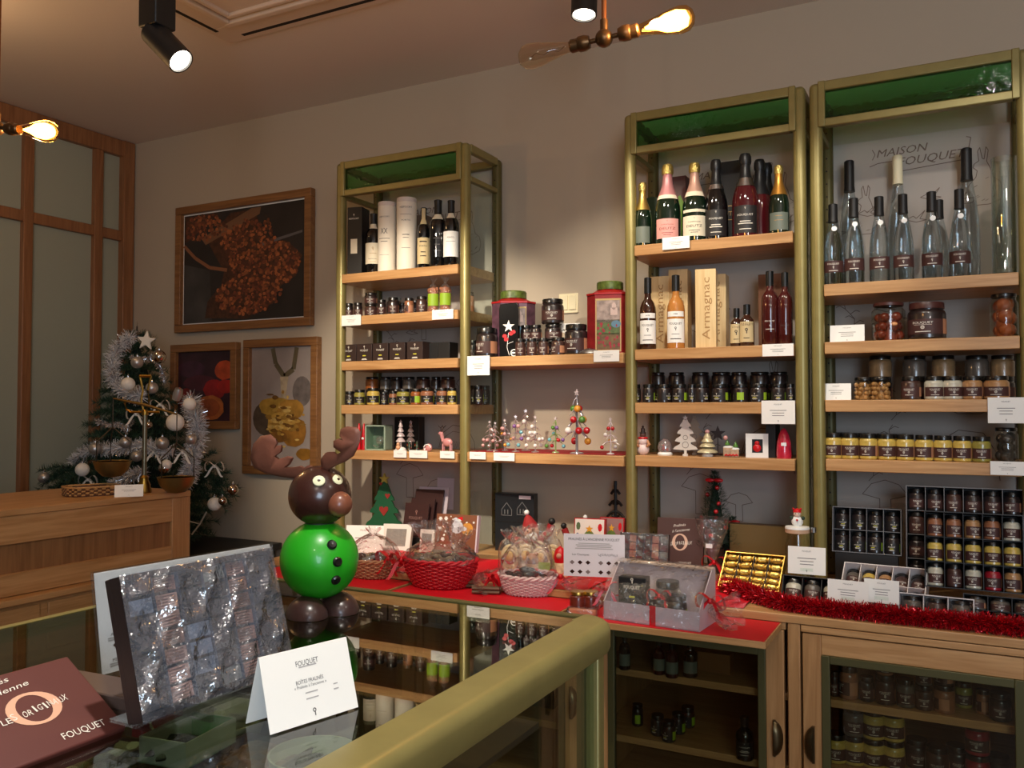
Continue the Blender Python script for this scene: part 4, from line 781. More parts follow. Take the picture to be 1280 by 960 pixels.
def art_tin(t, w, h):
    rn = random.Random(9); y0 = -w * .95
    lay = [('sky_print', (-.52, .52, .42, .72), (170, 150, 140)), ('hill_print', (-.52, .52, .26, .46), (96, 112, 58)), ('garden_print', (-.52, .52, .06, .28), (120, 92, 52))]
    for n_, (a, b, c, e), col in lay: mb = MB(); flat(mb, [(a * w, c * h), (b * w, c * h), (b * w, e * h), (a * w, e * h)]); obj(n_, mb, M('tin_' + n_, col, .4, vary=.5, vscale=40), t, loc=(0, y0 - .0006, 0))
    mb = MB()
    for a in ((-.58, .58, .72, .745), (-.58, .58, .03, .055), (-.58, -.53, .05, .73), (.53, .58, .05, .73)): flat(mb, [(a[0] * w, a[2] * h), (a[1] * w, a[2] * h), (a[1] * w, a[3] * h), (a[0] * w, a[3] * h)])
    obj('border_print', mb, M('tin_cream', (200, 170, 110), .45), t, loc=(0, y0 - .001, 0))
    mb = MB(); flat(mb, [(.1 * w, .52 * h), (.42 * w, .52 * h), (.42 * w, .62 * h), (.1 * w, .62 * h)]); flat(mb, blob(.26 * w, .64 * h, .1 * w, .05 * h, 12)); obj('palace_print', mb, M('tin_palace', (206, 180, 170), .5), t, loc=(0, y0 - .0012, 0))
    mb = MB(); flat(mb, blob(.35 * w, .40 * h, .22 * w, .05 * h, 14)); obj('pond_print', mb, M('tin_pond', (96, 130, 150), .4), t, loc=(0, y0 - .0011, 0))
    mb = MB(); 
    for q in range(26): flat(mb, blob(rn.uniform(-.48, .48) * w, rn.uniform(.08, .42) * h, rn.uniform(.03, .08) * w, rn.uniform(.012, .03) * h, 7), -rn.random() * .0005)
    obj('flower_print', mb, M('tin_flower', (160, 36, 50), .45), t, loc=(0, y0 - .0014, 0))
tin('red and green picture tin behind the black star bag', B1(642, .17), R_(28), .095, 84 * m_per_px(B1(645, .17)), M('tin_violet', (96, 62, 78), .4, vary=.5, vscale=30), art_tin)
tin('red and green picture tin beside the middle cabinet', B1(763, .13), R_(16), .090, 91 * m_per_px(B1(760, .13)), M('tin_red2', (150, 30, 34), .4, vary=.3, vscale=30), art_tin)
p = B1(637, .055); k = m_per_px(p); t = thing('gift_bag', 'black gift bag with white star and red berries', 'bag', p, face_cam(p) * .6)
obj('bag', MB().prism([(-12 * k, 0), (12 * k, 0), (12.5 * k, 60 * k), (11 * k, 68 * k), (-11 * k, 66 * k), (-12.5 * k, 60 * k)], -.018, .018, T_(rx=PI / 2)), M('black_film', (16, 16, 18), .15, coat=.5), t, bevel=.003)
mb = MB(); st = [((8 if i % 2 == 0 else 3.2) * k * math.sin(i * PI / 5), 38 * k + (8 if i % 2 == 0 else 3.2) * k * math.cos(i * PI / 5)) for i in range(10)]; flat(mb, st); line(mb, [(0, 30 * k), (-2 * k, 12 * k), (1 * k, 2 * k)], .002); line(mb, [(-2 * k, 16 * k), (6 * k, 19 * k)], .0015); obj('star_print', mb, PAPER, t, loc=(0, -.0195, 0))
mb = MB(); [flat(mb, blob(a * k, b * k, 3 * k, 2.6 * k, 10)) for a, b in ((-5, 26), (3, 29), (6, 31), (-3, 22))]; obj('berry_print', mb, RED_F, t, loc=(0, -.0196, 0))
mb = MB(); ring(mb, (7 * k, 5 * k), 4.6 * k, 4.6 * k, 1.2 * k, 1.2 * k); bar(mb, (7 * k, 5 * k), 6 * k, 2 * k); obj('seal_print', mb, PAPER, t, loc=(0, -.0197, 0))
p = B1(739, .035); t = thing('metal_scoop', 'small silver scoop lying at the shelf edge', 'scoop', p, R_(20)); mb = MB(); vs = []; fs = []
for i in range(9):
    for j in range(7): u = -1 + 2 * i / 8; v = -1 + 2 * j / 6; vs.append((u * .05, v * .022 * (1 - .45 * u * u), .004 + .022 * (1 - v * v) * (1 - u * u * .8)))
for i in range(8):
    for j in range(6): q = i * 7 + j; fs.append((q, q + 7, q + 8, q + 1))
mb.add(vs, fs); obj('bowl', mb, SILVER, t); obj('grip', MB().tube([(.04, 0, .006), (.07, 0, .008), (.095, 0, .006)], .004, 8), SILVER, t)

# ================================================================ PRICE CARDS
_CM = {}
def card(label, p, w, h, lean=0, rz=None, flat_on_shelf=False, lines=3, fold=False, text='FOUQUET'):
    t = thing('price_card', label, 'price card', p, face_cam(p, .5) if rz is None else rz)
    key = (round(w, 3), round(h, 3), lines, text)
    if key not in _CM:
        mb = MB(); 
        if text: put_text(mb, text, (0, h * .84), h * .055, w * .24)
        for i in range(lines): bar(mb, (0, h * (.58 - .11 * i)), w * (.5 if i == 0 else .36), h * .022)
        emblem(mb, (0, h * .12), h * .09); _CM[key] = mb.mesh('lettering', PRINT, 0)
    Tm = Matrix.Rotation(-lean, 4, 'X')
    c = obj('card', MB().bx(-w / 2, w / 2, 0, .0012, 0, h), PAPER, t, T=Tm)
    link('lettering', _CM[key], c, loc=(0, -.0004, 0))
    if fold: obj('back_leaf', MB().bx(-w / 2, w / 2, .0, .0012, 0, h), PAPER, t, T=Matrix.Translation((0, 2 * h * math.sin(lean), 0)) @ Matrix.Rotation(lean, 4, 'X'))
    return t
def edge_card(label, x0, y0, x1, y1, lines=3, text='FOUQUET', Y=FY - .012):
    a = on_y(x0, y1, Y); b = on_y(x1, y1, Y); c = on_y(x0, y0, Y); card(label, Vector(((a.x + b.x) / 2, Y, (a.z + b.z) / 2)), b.x - a.x, c.z - a.z, 0, 0, lines=lines, text=text)
for a in [('small white shelf card under the small dark jars', 427, 394, 451, 407), ('white shelf card under the two candy bags', 540, 387, 566.5, 399), ('square white shelf card below the big tan jar', 584, 445, 612, 469), ('white shelf card below the silver scoop', 742, 438, 774, 452),
          ('white shelf card below the pink champagne bottle', 828, 296, 862, 311), ('white shelf card below the ruby liqueur bottles', 953, 430, 992, 445), ('tall white shelf card below the dark lime jars', 952, 501, 994, 530), ('tall white shelf card below the nut jars', 1235, 497, 1281, 529), ('white shelf card beside the row of mustard jars', 1238, 577, 1281, 594)]:
    edge_card(*a)
for a in [('first small card under the glass figures', 492, 563, 508, 572), ('second small card under the glass figures', 511.5, 563, 534, 572.5), ('third small card under the glass figures', 550, 564, 568, 573), ('first small card under the glass trees', 587, 565, 607, 574), ('second small card under the glass trees', 617, 566, 643, 576)]: edge_card(*a, lines=2, text=None)
p = on_y(1059, 426, 3.26); card('white folded card left of the fruit in syrup', Vector((p.x, 3.255, 1.79)), .115, .065, R_(14), fold=True); p = on_y(1045, 498, 3.25); card('white folded card left of the hazelnut jars', Vector((p.x, 3.25, 1.584)), .10, .062, R_(16), fold=True)
p = B1(712, .16); t = card('yellowed folded card propped on the jars beside the switch', p + Vector((0, -.02, .118)), .095, .045, R_(50), lines=0, text=None)
obj('fold', MB().bx(-.047, .047, -.03, .0, -.022, -.021), PAPER, t, T=T_((0, .002, .022), rx=R_(50)))
# ================================================================ GLASS TREES AND FIGURES
TG = thin('ornament_glass', (246, 240, 240), .02, .12, 2.2, haze=.22, hazecol=(230, 214, 214)); FROSTY = M('frosted_figure_glass', (206, 190, 190), .25, coat=.6)
ROSE_B = M('rose_bauble', (214, 160, 156), .2, coat=.7); SILV_B = M('silver_bauble', (206, 200, 200), .25, .8); BLUE_B = M('turquoise_bauble', (110, 170, 180), .2, coat=.7); VIO_B = M('violet_bauble', (130, 90, 150), .2, coat=.7); RED_B = M('red_bauble', (180, 20, 30), .2, coat=.7); ORA_B = M('orange_bauble', (220, 150, 50), .25, coat=.7); GRN_B = M('green_bauble', (80, 130, 50), .25, coat=.7); WHT_B = M('white_bauble', (236, 226, 220), .3, coat=.6)
def glass_tree(label, p, hpx, cols, star=True, mat=None, group=None, n=11, wr=.22, seed=1):
    k = m_per_px(p); h = hpx * k; t = thing('glass_tree', label, 'glass tree', p, random.uniform(-.5, .5)); rn = random.Random(seed); mat = mat or TG
    obj('base', MB().lathe([(.0005, 0), (h * .11, 0), (h * .10, .004), (h * .03, .007), (.0005, .008)], 16), mat, t)
    obj('trunk', MB().tube([(0, 0, .005), (0, 0, h * .95)], [h * .022, h * .014], 8), mat, t)
    pts = []
    for lv in range(4):
        z = h * (.30 + .17 * lv); L = h * wr * (1.15 - .24 * lv)
        for q in range(5 if lv < 3 else 4):
            a = 2 * PI * q / 5 + lv * .6; e = (L * math.cos(a), L * math.sin(a), z - h * .05)
            obj('branch', MB().tube([(0, 0, z + h * .06), (e[0] * .5, e[1] * .5, z + h * .03), e], [h * .014, h * .012, h * .007], 6), mat, t); pts.append(e)
    rn.shuffle(pts)
    for q, e in enumerate(pts[:n]):
        b = obj('bauble', MB().ball((0, 0, -h * .062), h * .056, 10), cols[q % len(cols)], t, loc=e); obj('hook', MB().tube([(0, 0, 0), (0, 0, -h * .012)], h * .006, 5), SILVER, b)
    if star:
        o = [((h * .055 if i % 2 == 0 else h * .022) * math.sin(i * PI / 5), h * .95 + (h * .055 if i % 2 == 0 else h * .022) * math.cos(i * PI / 5)) for i in range(10)]
        obj('star', MB().prism(o, -.003, .003, T_(rx=PI / 2)), FROSTY, t)
    return t
B2 = lambda x, dy=.07: on_shelf(x, FY + dy, 1.3685)
glass_tree('pinkish glass tree hung with rose baubles nearest the left post', B2(612, .08), 38, [ROSE_B], seed=2, n=9); glass_tree('silver glass tree with pink baubles, second from left', B2(619, .06), 37, [ROSE_B, SILV_B], seed=3, n=8)
glass_tree('faint glass tree with orange and pink baubles, third from left', B2(631, .12), 40, [ROSE_B, ORA_B, SILV_B], seed=4, n=8); glass_tree('glass tree with turquoise and violet baubles', B2(644.5, .06), 46, [BLUE_B, VIO_B, ROSE_B, WHT_B], seed=5); glass_tree('glass tree hung with white baubles only', B2(669, .06), 46, [WHT_B], seed=6)
glass_tree('greenish glass tree with small coloured baubles', B2(694.5, .06), 45, [BLUE_B, RED_B, VIO_B, GRN_B], seed=7, mat=M('green_tree_glass', (130, 146, 90), .25, coat=.7)); glass_tree('tallest silver tree hung with fruit, snowman and penguin baubles', B2(721, .05), 80, [RED_B, ORA_B, RED_B, WHT_B, GRN_B], seed=8, n=12, mat=M('silver_tree_glass', (180, 176, 184), .2, .6), wr=.17)
glass_tree('frosted glass tree with red ornaments beside the middle cabinet', B2(763, .06), 46, [RED_B, WHT_B, ORA_B], seed=9, n=8, mat=FROSTY); glass_tree('clear backmost glass tree behind the white bauble tree', B2(657, .18), 52, [WHT_B], seed=10, n=3)
# left cabinet bottom shelf
L5 = lambda x, dy=.06: on_shelf(x, FY + dy, 1.36)
for i, x in enumerate((449, 455)): p = L5(x, .06); t = thing('santa_stick', f'{["left", "right"][i]} slim red santa stick beside the pale green box', 'figurine', p); k = m_per_px(p); obj('body', MB().lathe([(.0005, 0), (3 * k, 0), (2.6 * k, 20 * k), (1 * k, 32 * k), (.0004, 33 * k)], 12), RED_F, t); obj('beard', MB().ball((0, -2.2 * k, 14 * k), 1.8 * k, 8), WHITE, t)
p = L5(473, .07); k = m_per_px(p); t = thing('window_box', 'pale green gift box with a clear window', 'gift box', p, R_(6)); w, h = 14.5 * k, 31 * k; PG = M('pale_green_card', (150, 170, 150), .5)
for a in ((-w, w, 0, .006), (-w, w, h - .006, h), (-w, -w + .008, 0, h), (w - .008, w, 0, h)): obj('side', MB().bx(a[0], a[1], -.03, .04, a[2], a[3]), PG, t)
obj('back', MB().bx(-w, w, .036, .04, 0, h), M('pale_green_inside', (120, 134, 120), .6), t); obj('window', MB().bx(-w + .008, w - .008, -.029, -.028, .006, h - .006), PANE, t); obj('glass_ornament', MB().ball((.01, .0, .045), .022, 14).tube([(-.03, 0, .02), (0, 0, .012), (.03, 0, .04)], .003, 6), TG, t)
for i, (x, hh) in enumerate([(501, 37), (513.5, 36)]):
    p = L5(x, .06 + .05 * i); k = m_per_px(p); t = thing('glass_tree', ['frosted glass tree with a little snowman at its foot', 'smoky glass tree behind the snowman tree'][i], 'glass tree', p); h = hh * k
    for q, (z, r) in enumerate([(.30, .17), (.48, .14), (.64, .11), (.80, .075)]): obj('tier', MB().lathe([(r * h, z * h), (r * h * .95, (z + .03) * h), (r * h * .3, (z + .17) * h), (.0005, (z + .18) * h)], 10), FROSTY if i == 0 else TG, t)
    obj('trunk', MB().cyl(.012 * h / .1 * .3, 0, h * .32, 8), FROSTY, t); o = [((h * .07 if j % 2 == 0 else h * .03) * math.sin(j * PI / 5), h * .97 + (h * .07 if j % 2 == 0 else h * .03) * math.cos(j * PI / 5)) for j in range(10)]; obj('star', MB().prism(o, -.002, .002, T_(rx=PI / 2)), FROSTY, t)
    if i == 0: obj('snow_base', MB().ball((0, 0, .004), .028, 12, sq=(1, .8, .5)), WHITE, t); obj('snowman', MB().ball((0, -.02, .016), .011, 10).ball((0, -.02, .031), .008, 10), M('orange_snowman', (226, 170, 130), .5), t)
for i, x in enumerate((512, 521.5)):
    p = L5(x, .025); k = m_per_px(p); t = thing('mini_tree', f'{["left", "right"][i]} tiny black tree with yellow and red dots', 'figurine', p); obj('tree', MB().lathe([(3.4 * k, 1 * k), (2 * k, 6 * k), (2.8 * k, 6.2 * k), (1.4 * k, 10 * k), (1.9 * k, 10.2 * k), (.0003, 14 * k)], 10).cyl(1.4 * k, 0, 1.2 * k, 8), M('black_green', (20, 34, 26), .4), t)
    for q in range(6): a = q * 1.3; obj('dot', MB().ball((2.6 * k * math.sin(a), -2.6 * k * abs(math.cos(a)), (2.5 + 1.6 * q) * k), .55 * k, 6), [ORA_B, RED_B, GRN_B][q % 3], t)
p = L5(536, .05); k = m_per_px(p); t = thing('glass_snail', 'pink striped glass figure lying on the figure shelf', 'figurine', p); obj('body', MB().ball((0, 0, 5 * k), 5 * k, 12, sq=(1, .7, 1)).ball((-5 * k, 0, 3 * k), 3 * k, 10), M('pink_glass', (206, 140, 140), .15, coat=.8), t); obj('stripe', MB().tube([(5 * k * math.cos(a), -3.4 * k, 5 * k + 4 * k * math.sin(a)) for a in [i * .5 for i in range(9)]], .7 * k, 6), WHITE, t)
p = L5(557, .06); k = m_per_px(p); t = thing('glass_deer', 'pink glass deer with dark antlers beside the post', 'figurine', p)
obj('body', MB().ball((3 * k, 0, 12 * k), 6 * k, 12, sq=(1.2, .7, .9)).tube([(-3 * k, 0, 13 * k), (-6 * k, 0, 22 * k)], 2.4 * k, 8).ball((-7 * k, 0, 23 * k), 3 * k, 10, sq=(1.3, .8, .8)), M('pink_glass'), t)
for sx, sy in ((-3, 1.5), (-3, -1.5), (8, 1.5), (8, -1.5)): obj('leg', MB().tube([(sx * k, sy * k, 10 * k), (sx * k, sy * k, 0)], 1.1 * k, 6), M('pink_glass'), t)
for sy in (1, -1): obj('antler', MB().tube([(-6 * k, sy * k, 25 * k), (-5 * k, 3 * sy * k, 30 * k), (-8 * k, 5 * sy * k, 33 * k)], .6 * k, 5).tube([(-5 * k, 3 * sy * k, 30 * k), (-2 * k, 4 * sy * k, 33 * k)], .5 * k, 5), KBOX, t)
carton('black_carton', 'black carton standing behind the frosted glass trees', L5(512, .20), .14, .05, .155, BLACK)
# middle cabinet, bottom shelf
M4 = lambda x, dy=.06: on_shelf(x, FY + dy, 1.37)
p = M4(803.5, .05); k = m_per_px(p); t = thing('snowman_figurine', 'snowman figurine with dark hat and red scarf', 'figurine', p, face_cam(p))
SNOW = M('pinkish_snow', (232, 206, 202), .4, coat=.3)
obj('body', MB().ball((0, 0, 7 * k), 8 * k, 14, sq=(1, .9, .95)).ball((0, 0, 17 * k), 6 * k, 14), SNOW, t); h_ = obj('head', MB().ball((0, 0, 25 * k), 4 * k, 12), M('dark_face', (96, 60, 50), .5), t); obj('hat', MB().lathe([(4.4 * k, 27 * k), (4.4 * k, 28 * k), (2.8 * k, 28.2 * k), (2.4 * k, 33 * k), (.0003, 34 * k)], 12).ball((0, 0, 35 * k), 1.5 * k, 8), KBOX, t); obj('scarf', MB().tube([(5 * k * math.cos(a), 5 * k * math.sin(a), 21 * k) for a in [i * PI / 6 for i in range(12)]], 1.4 * k, 6, True), RED_F, t); 
for s_ in (-1, 1): obj('arm', MB().tube([(5 * s_ * k, -1 * k, 18 * k), (8 * s_ * k, -4 * k, 13 * k), (5 * s_ * k, -7 * k, 11 * k)], 1.8 * k, 8), M('scarf_tan', (190, 130, 90), .6), t)
p = M4(831, .06); k = m_per_px(p); t = thing('snow_globe', 'small clear snow globe on a white base', 'snow globe', p); obj('base', MB().lathe([(9 * k, 0), (9.5 * k, 1.5 * k), (8 * k, 4 * k), (.0004, 4 * k)], 16), WHITE, t); obj('dome', MB().lathe([(8 * k, 4 * k), (9 * k, 10 * k), (7.5 * k, 16 * k), (4 * k, 20 * k), (.0004, 21 * k)], 18), TG, t); obj('figure', MB().ball((-2 * k, 0, 8 * k), 2.4 * k, 10).ball((-2 * k, 0, 12 * k), 1.6 * k, 8).ball((3 * k, 0, 7 * k), 2 * k, 8), RED_F, t)
def cut_tree(label, p, hpx, mat, group=None):
    k = m_per_px(p); h = hpx * k; t = thing('wooden_tree', label, 'tree ornament', p, face_cam(p)); L = [(.03, .04), (.03, .14)]
    for i, (w_, z) in enumerate([(.30, .16), (.255, .36), (.20, .55), (.14, .71)]): L += [(w_, z), (w_ * .86, z + .06), (w_ * .45, z + .13), (w_ * .42, z + .17)]
    L += [(.03, .88)]; out = [(x * h, z * h) for x, z in L] + [(-x * h, z * h) for x, z in L[::-1]]
    obj('cut_out', MB().prism(out, -.004, .004, T_(rx=PI / 2)), mat, t); st = [((.075 if j % 2 == 0 else .03) * h * math.sin(j * PI / 5), h * .93 + (.075 if j % 2 == 0 else .03) * h * math.cos(j * PI / 5)) for j in range(10)]; obj('star', MB().prism(st, -.0045, .0045, T_(rx=PI / 2)), mat, t)
    fm = MB(); 
    for z, r in ((.45, .06), (.27, .08)): ring(fm, (0, z * h), r * h, r * h, .012 * h, .012 * h, y=-.0046)
    obj('fretwork', fm, M('grey_fret', (120, 108, 100), .7), t); obj('foot', MB().bx(-.06 * h, .06 * h, -.02, .02, 0, .05 * h), mat, t); return t
WHW = M('whitewashed_wood', (214, 204, 194), .6); cut_tree('white cut out wooden tree with a star', M4(856.5, .05), 51, WHW); cut_tree('beige cut out wooden tree behind the white one', M4(868, .15), 50, M('beige_wood', (160, 138, 116), .6))
p = M4(884, .05); k = m_per_px(p); t = thing('tree_candle', 'gilded white tree figurine with scalloped tiers', 'figurine', p)
for z, r in ((5, 13), (12, 10), (18, 7.5), (23, 5)): obj('tier', MB().lathe([(r * k, z * k), (r * .95 * k, (z + 1.5) * k), (r * .35 * k, (z + 7) * k), (.0004, (z + 7.5) * k)], 14), M('gilded_white', (214, 200, 160), .35, .2, coat=.4, vary=.3, vscale=80), t)
obj('foot', MB().lathe([(7 * k, 0), (7 * k, 2 * k), (4 * k, 5 * k), (.0004, 5 * k)], 10), WHITE, t); obj('rose_top', MB().ball((0, 0, 31 * k), 3 * k, 10), ROSE_B, t)
p = M4(897, .16); k = m_per_px(p); t = thing('star_ornament', 'dark star ornament behind the gilded tree', 'ornament', p); st = [((10 if j % 2 == 0 else 4) * k * math.sin(j * PI / 5), 27 * k + (10 if j % 2 == 0 else 4) * k * math.cos(j * PI / 5)) for j in range(10)]; obj('star', MB().prism(st, -.004, .004, T_(rx=PI / 2)), M('dark_star', (70, 56, 54), .5), t); obj('stand', MB().tube([(0, 0, 0), (0, 0, 24 * k)], .002, 6).cyl(.02, 0, .004, 12), M('dark_star'), t)
p = M4(913, .05); k = m_per_px(p); t = thing('candy_cottage', 'little snowy candy cottage with green hats', 'figurine', p, face_cam(p)); obj('house', MB().bx(-9 * k, 3 * k, -5 * k, 5 * k, 0, 12 * k).bx(0, 10 * k, -6 * k, 4 * k, 0, 10 * k), M('cottage_tan', (190, 160, 130), .6, vary=.3, vscale=60), t, bevel=.003)
obj('snow', MB().ball((-3 * k, 0, 12 * k), 6 * k, 10, sq=(1.1, .9, .4)).ball((5 * k, -1 * k, 10 * k), 5.5 * k, 10, sq=(1.1, 1, .4)), WHITE, t)
for a, z in ((-4, 15), (6, 12.5)): obj('hat', MB().lathe([(3.2 * k, 0), (3 * k, 1.5 * k), (.0004, 7 * k)], 10), GRN_B, t, loc=(a * k, -1 * k, z * k)); 
obj('face', MB().ball((-6 * k, -2 * k, 24 * k), 3 * k, 10), ROSE_B, t); obj('candy_cane', MB().tube([(-7 * k + 2 * i * k, -6.5 * k, (2 + (i % 2) * 1.6) * k) for i in range(9)], 1.1 * k, 6), RED_F, t)
p = M4(946, .06); k = m_per_px(p); t = thing('window_box', 'white gift box with santa in the window', 'gift box', p, R_(8)); w, h = 13.5 * k, 30 * k
obj('carton', MB().bx(-w, w, -.001, .05, 0, h), BLACK, t); 
for a in ((-w, w, 0, 6 * k), (-w, w, h - 7 * k, h), (-w, -6 * k, 6 * k, h - 7 * k), (7 * k, w, 6 * k, h - 7 * k)): obj('face_border', MB().bx(a[0], a[1], -.012, -.0012, a[2], a[3]), WHITE, t)
obj('santa', MB().ball((0, -.006, 12 * k), 4.2 * k, 10, sq=(1.2, .5, 1.2)).ball((0, -.006, 18 * k), 3 * k, 10, sq=(1, .6, 1)), RED_F, t)
carton('black_carton', 'black carton between the santa box and the pink bag', M4(966, .11), .035, .09, .135, BLACK)
p = M4(979.5, .05); k = m_per_px(p); t = thing('sweet_bag', 'pointed pink cellophane bag with a white sticker', 'bag', p, face_cam(p)); obj('bag', MB().lathe([(.0004, 0), (9 * k, 0), (9.5 * k, 4 * k), (8.6 * k, 20 * k), (6 * k, 30 * k), (3 * k, 36 * k), (.0005, 38 * k)], 14), M('pink_film', (206, 40, 66), .2, coat=.7, vary=.4, vscale=40), t); obj('sticker', MB().lathe([(9.3 * k, 16 * k), (9.1 * k, 20 * k)], 4, None, -PI / 2 - .35, -PI / 2 + .35), WHITE, t)

# ================================================================ ON THE COUNTER BEHIND
ON = lambda x, y, z=CTZ: on_z(x, y, z)
def at_c(px, Y, z=CTZ): p = on_shelf(px, Y, z); return p
# green wooden tree, brochures, frames
p = at_c(481, 3.42, CTZ); t = thing('painted_tree', 'flat green painted wooden tree with hearts and yellow star', 'tree ornament', p, R_(14)); k = m_per_px(p); h = (668 - 607) * k * 1.35; L = [(.05, 0)]
for w_, z in [(.36, .02), (.30, .22), (.23, .42), (.16, .60)]: L += [(w_, z), (w_ * .92, z + .05), (w_ * .72, z + .09), (w_ * .6, z + .15), (w_ * .5, z + .19)]
L += [(.03, .90)]; gm = M('painted_green', (24, 92, 58), .5); obj('cut_out', MB().prism([(x * h, z * h) for x, z in L] + [(-x * h, z * h) for x, z in L[::-1]], -.006, .006, T_(rx=PI / 2)), gm, t)
st = [((.085 if j % 2 == 0 else .035) * h * math.sin(j * PI / 5), h * .93 + (.085 if j % 2 == 0 else .035) * h * math.cos(j * PI / 5)) for j in range(10)]; obj('star', MB().prism(st, -.008, .008, T_(rx=PI / 2)), M('straw_yellow', (190, 180, 80), .5), t)
for x, z, s in ((0, .46, .09), (.06, .68, .05), (-.12, .10, .08), (.08, .14, .07), (-.05, .86, .03)):
    hp = [(0, -s), (s * .8, 0), (s * .75, s * .5), (s * .3, s * .6), (0, s * .3), (-s * .3, s * .6), (-s * .75, s * .5), (-s * .8, 0)]; obj('heart', MB().prism([((x + a) * h, (z + b) * h) for a, b in hp], .0061, .009, T_(rx=PI / 2)), M('heart_red', (160, 50, 44), .5), t)
p = at_c(530, 3.36); t = thing('brochure_rack', 'stack of dark brown gift cards stepped in a white backed rack', 'card rack', p, R_(4)); k = m_per_px(p); BRC = M('brown_brochure', (62, 36, 34), .35, coat=.2)
for i, (w, h, dy, dx) in enumerate([(.125, .155, .0, -.02), (.125, .175, .03, -.008), (.15, .215, .06, .005)]):
    b = obj('brochure', MB().bx(-w / 2 + dx, w / 2 + dx, 0, .008, 0, h), BRC, t, T=T_((0, dy - .06, .05), rx=R_(-14)))
    if i == 0: lm = MB(); put_text(lm, 'FOUQUET', (dx, h * .56), .013, .07); emblem(lm, (dx, h * .72), .022); obj('lettering', lm, M('brochure_ink', (150, 112, 104), .5), b, loc=(0, -.0006, 0))
obj('backing', MB().bx(-.065, .095, .0, .004, 0, .225), M('lilac_card', (206, 192, 200), .6), t, T=T_((0, .02, .05), rx=R_(-14))); obj('stand', MB().bx(-.09, .09, -.08, .06, 0, .05), BLACK, t)
tag(obj('pinned_sheet', MB().bx(-.045, .05, 0, .002, -.075, .075), M('lilac_card'), T=T_((on_y(556, 617, 3.52)), rx=R_(-3))), 'lilac white sheet with black clip behind the gift cards', 'paper sheet')
p = at_c(466, 3.10); card('large white card behind the green reindeer body', at_c(455, 3.02), .17, .13, R_(12), R_(20), lines=1)
def window_card(label, p, w, h, rz, lean):
    t = thing('white_gift_box', label, 'gift box', p, rz); Tm = Matrix.Rotation(-lean, 4, 'X'); b = obj('box', MB().bx(-w / 2, w / 2, 0, .03, 0, h), M('pearl_white_card', (226, 220, 212), .4), t, T=Tm, bevel=.001)
    obj('window', MB().bx(-w * .36, w * .34, -.0015, .001, h * .2, h * .82), M('silver_window', (180, 176, 170), .12, .5, bump=.6, bscale=50), b); return t
window_card('white gift box with silvery window leaning by the green tree', at_c(494, 3.17, CTZ), .135, .125, R_(16), R_(20)); window_card('small white gift box behind the red basket', at_c(533, 3.22, CTZ), .07, .10, R_(6), R_(8))
carton('beige_gift_box', 'flat beige gift box behind the red basket', at_c(553, 3.13), .17, .06, .055, M('beige_box', (206, 180, 164), .5), R_(6))
p = at_c(568, 3.06); t = thing('snowflake_box', 'brown chocolate box printed with snowflakes and a white bear', 'chocolate box', p, R_(4)); k = m_per_px(p); w, h = 57 * k, 46 * k; Tm = T_((0, 0, .045), rx=R_(-10))
b = obj('box', MB().bx(-w / 2, w / 2, 0, .022, 0, h), M('snowflake_brown', (124, 76, 52), .4), t, T=Tm); obj('edge', MB().bx(w / 2, w / 2 + .006, -.001, .022, 0, h), M('lilac_card'), b); sm = MB(); rn = random.Random(4)
for q in range(24):
    x, z, s = rn.uniform(-.46, .46) * w, rn.uniform(.05, .94) * h, rn.choice([.003, .005, .009])
    for a in range(3): c_, s_ = math.cos(a * PI / 3) * s, math.sin(a * PI / 3) * s; line(sm, [(x - c_, z - s_), (x + c_, z + s_)], s * .5)
obj('snowflake_print', sm, PAPER, b, loc=(0, -.0006, 0)); sm = MB(); flat(sm, blob(.03 * w, .66 * h, .15 * w, .17 * h, 14, .1, rn)); flat(sm, blob(.17 * w, .62 * h, .10 * w, .06 * h, 12)); flat(sm, blob(-.02 * w, .84 * h, .06 * w, .08 * h, 10)); obj('bear_print', sm, M('pale_blue_print', (206, 208, 216), .5), b, loc=(0, -.0008, 0)); sm = MB(); flat(sm, blob(.28 * w, .62 * h, .14 * w, .17 * h, 16)); obj('moon_print', sm, M('moon_gold', (206, 140, 40), .5), b, loc=(0, -.0007, 0)); sm = MB(); flat(sm, [(.02 * w, .9 * h), (.14 * w, .95 * h), (.16 * w, .84 * h)]); obj('cap_print', sm, RED_F, b, loc=(0, -.0009, 0))
obj('stand', MB().bx(-w * .4, w * .4, -.02, .05, 0, .045), BLACK, t)
p = at_c(643, 3.42); t = thing('nativity_box', 'black gift box with engraved nativity pictures', 'gift box', p, R_(6)); k = m_per_px(p); w, h = 52 * k, 72 * k; b = obj('box', MB().bx(-w / 2, w / 2, 0, .05, 0, h), M('graphite_box', (34, 38, 42), .35), t); sm = MB()
for cx, cz in ((-.2, .72), (.2, .74), (-.1, .18)): line(sm, [((cx - .13) * w, (cz - .1) * h), ((cx - .13) * w, cz * h), (cx * w, (cz + .12) * h), ((cx + .13) * w, cz * h), ((cx + .13) * w, (cz - .1) * h), ((cx - .13) * w, (cz - .1) * h)], .0025); [line(sm, [((cx + d) * w, (cz - .08) * h), ((cx + d) * w, (cz + .0) * h)], .004) for d in (-.05, .03)]
obj('engraving', sm, M('grey_engraving', (120, 120, 120), .6), b, loc=(0, -.0008, 0)); sm = MB(); flat(sm, [(.12 * w, .91 * h), (.42 * w, .91 * h), (.42 * w, .97 * h), (.12 * w, .97 * h)]); obj('sticker', sm, M('lilac_card'), b, loc=(0, -.0008, 0)); obj('seam', MB().bx(-w / 2 - .0005, w / 2 + .0005, -.0008, .0, h * .50, h * .515), BLACK, b)
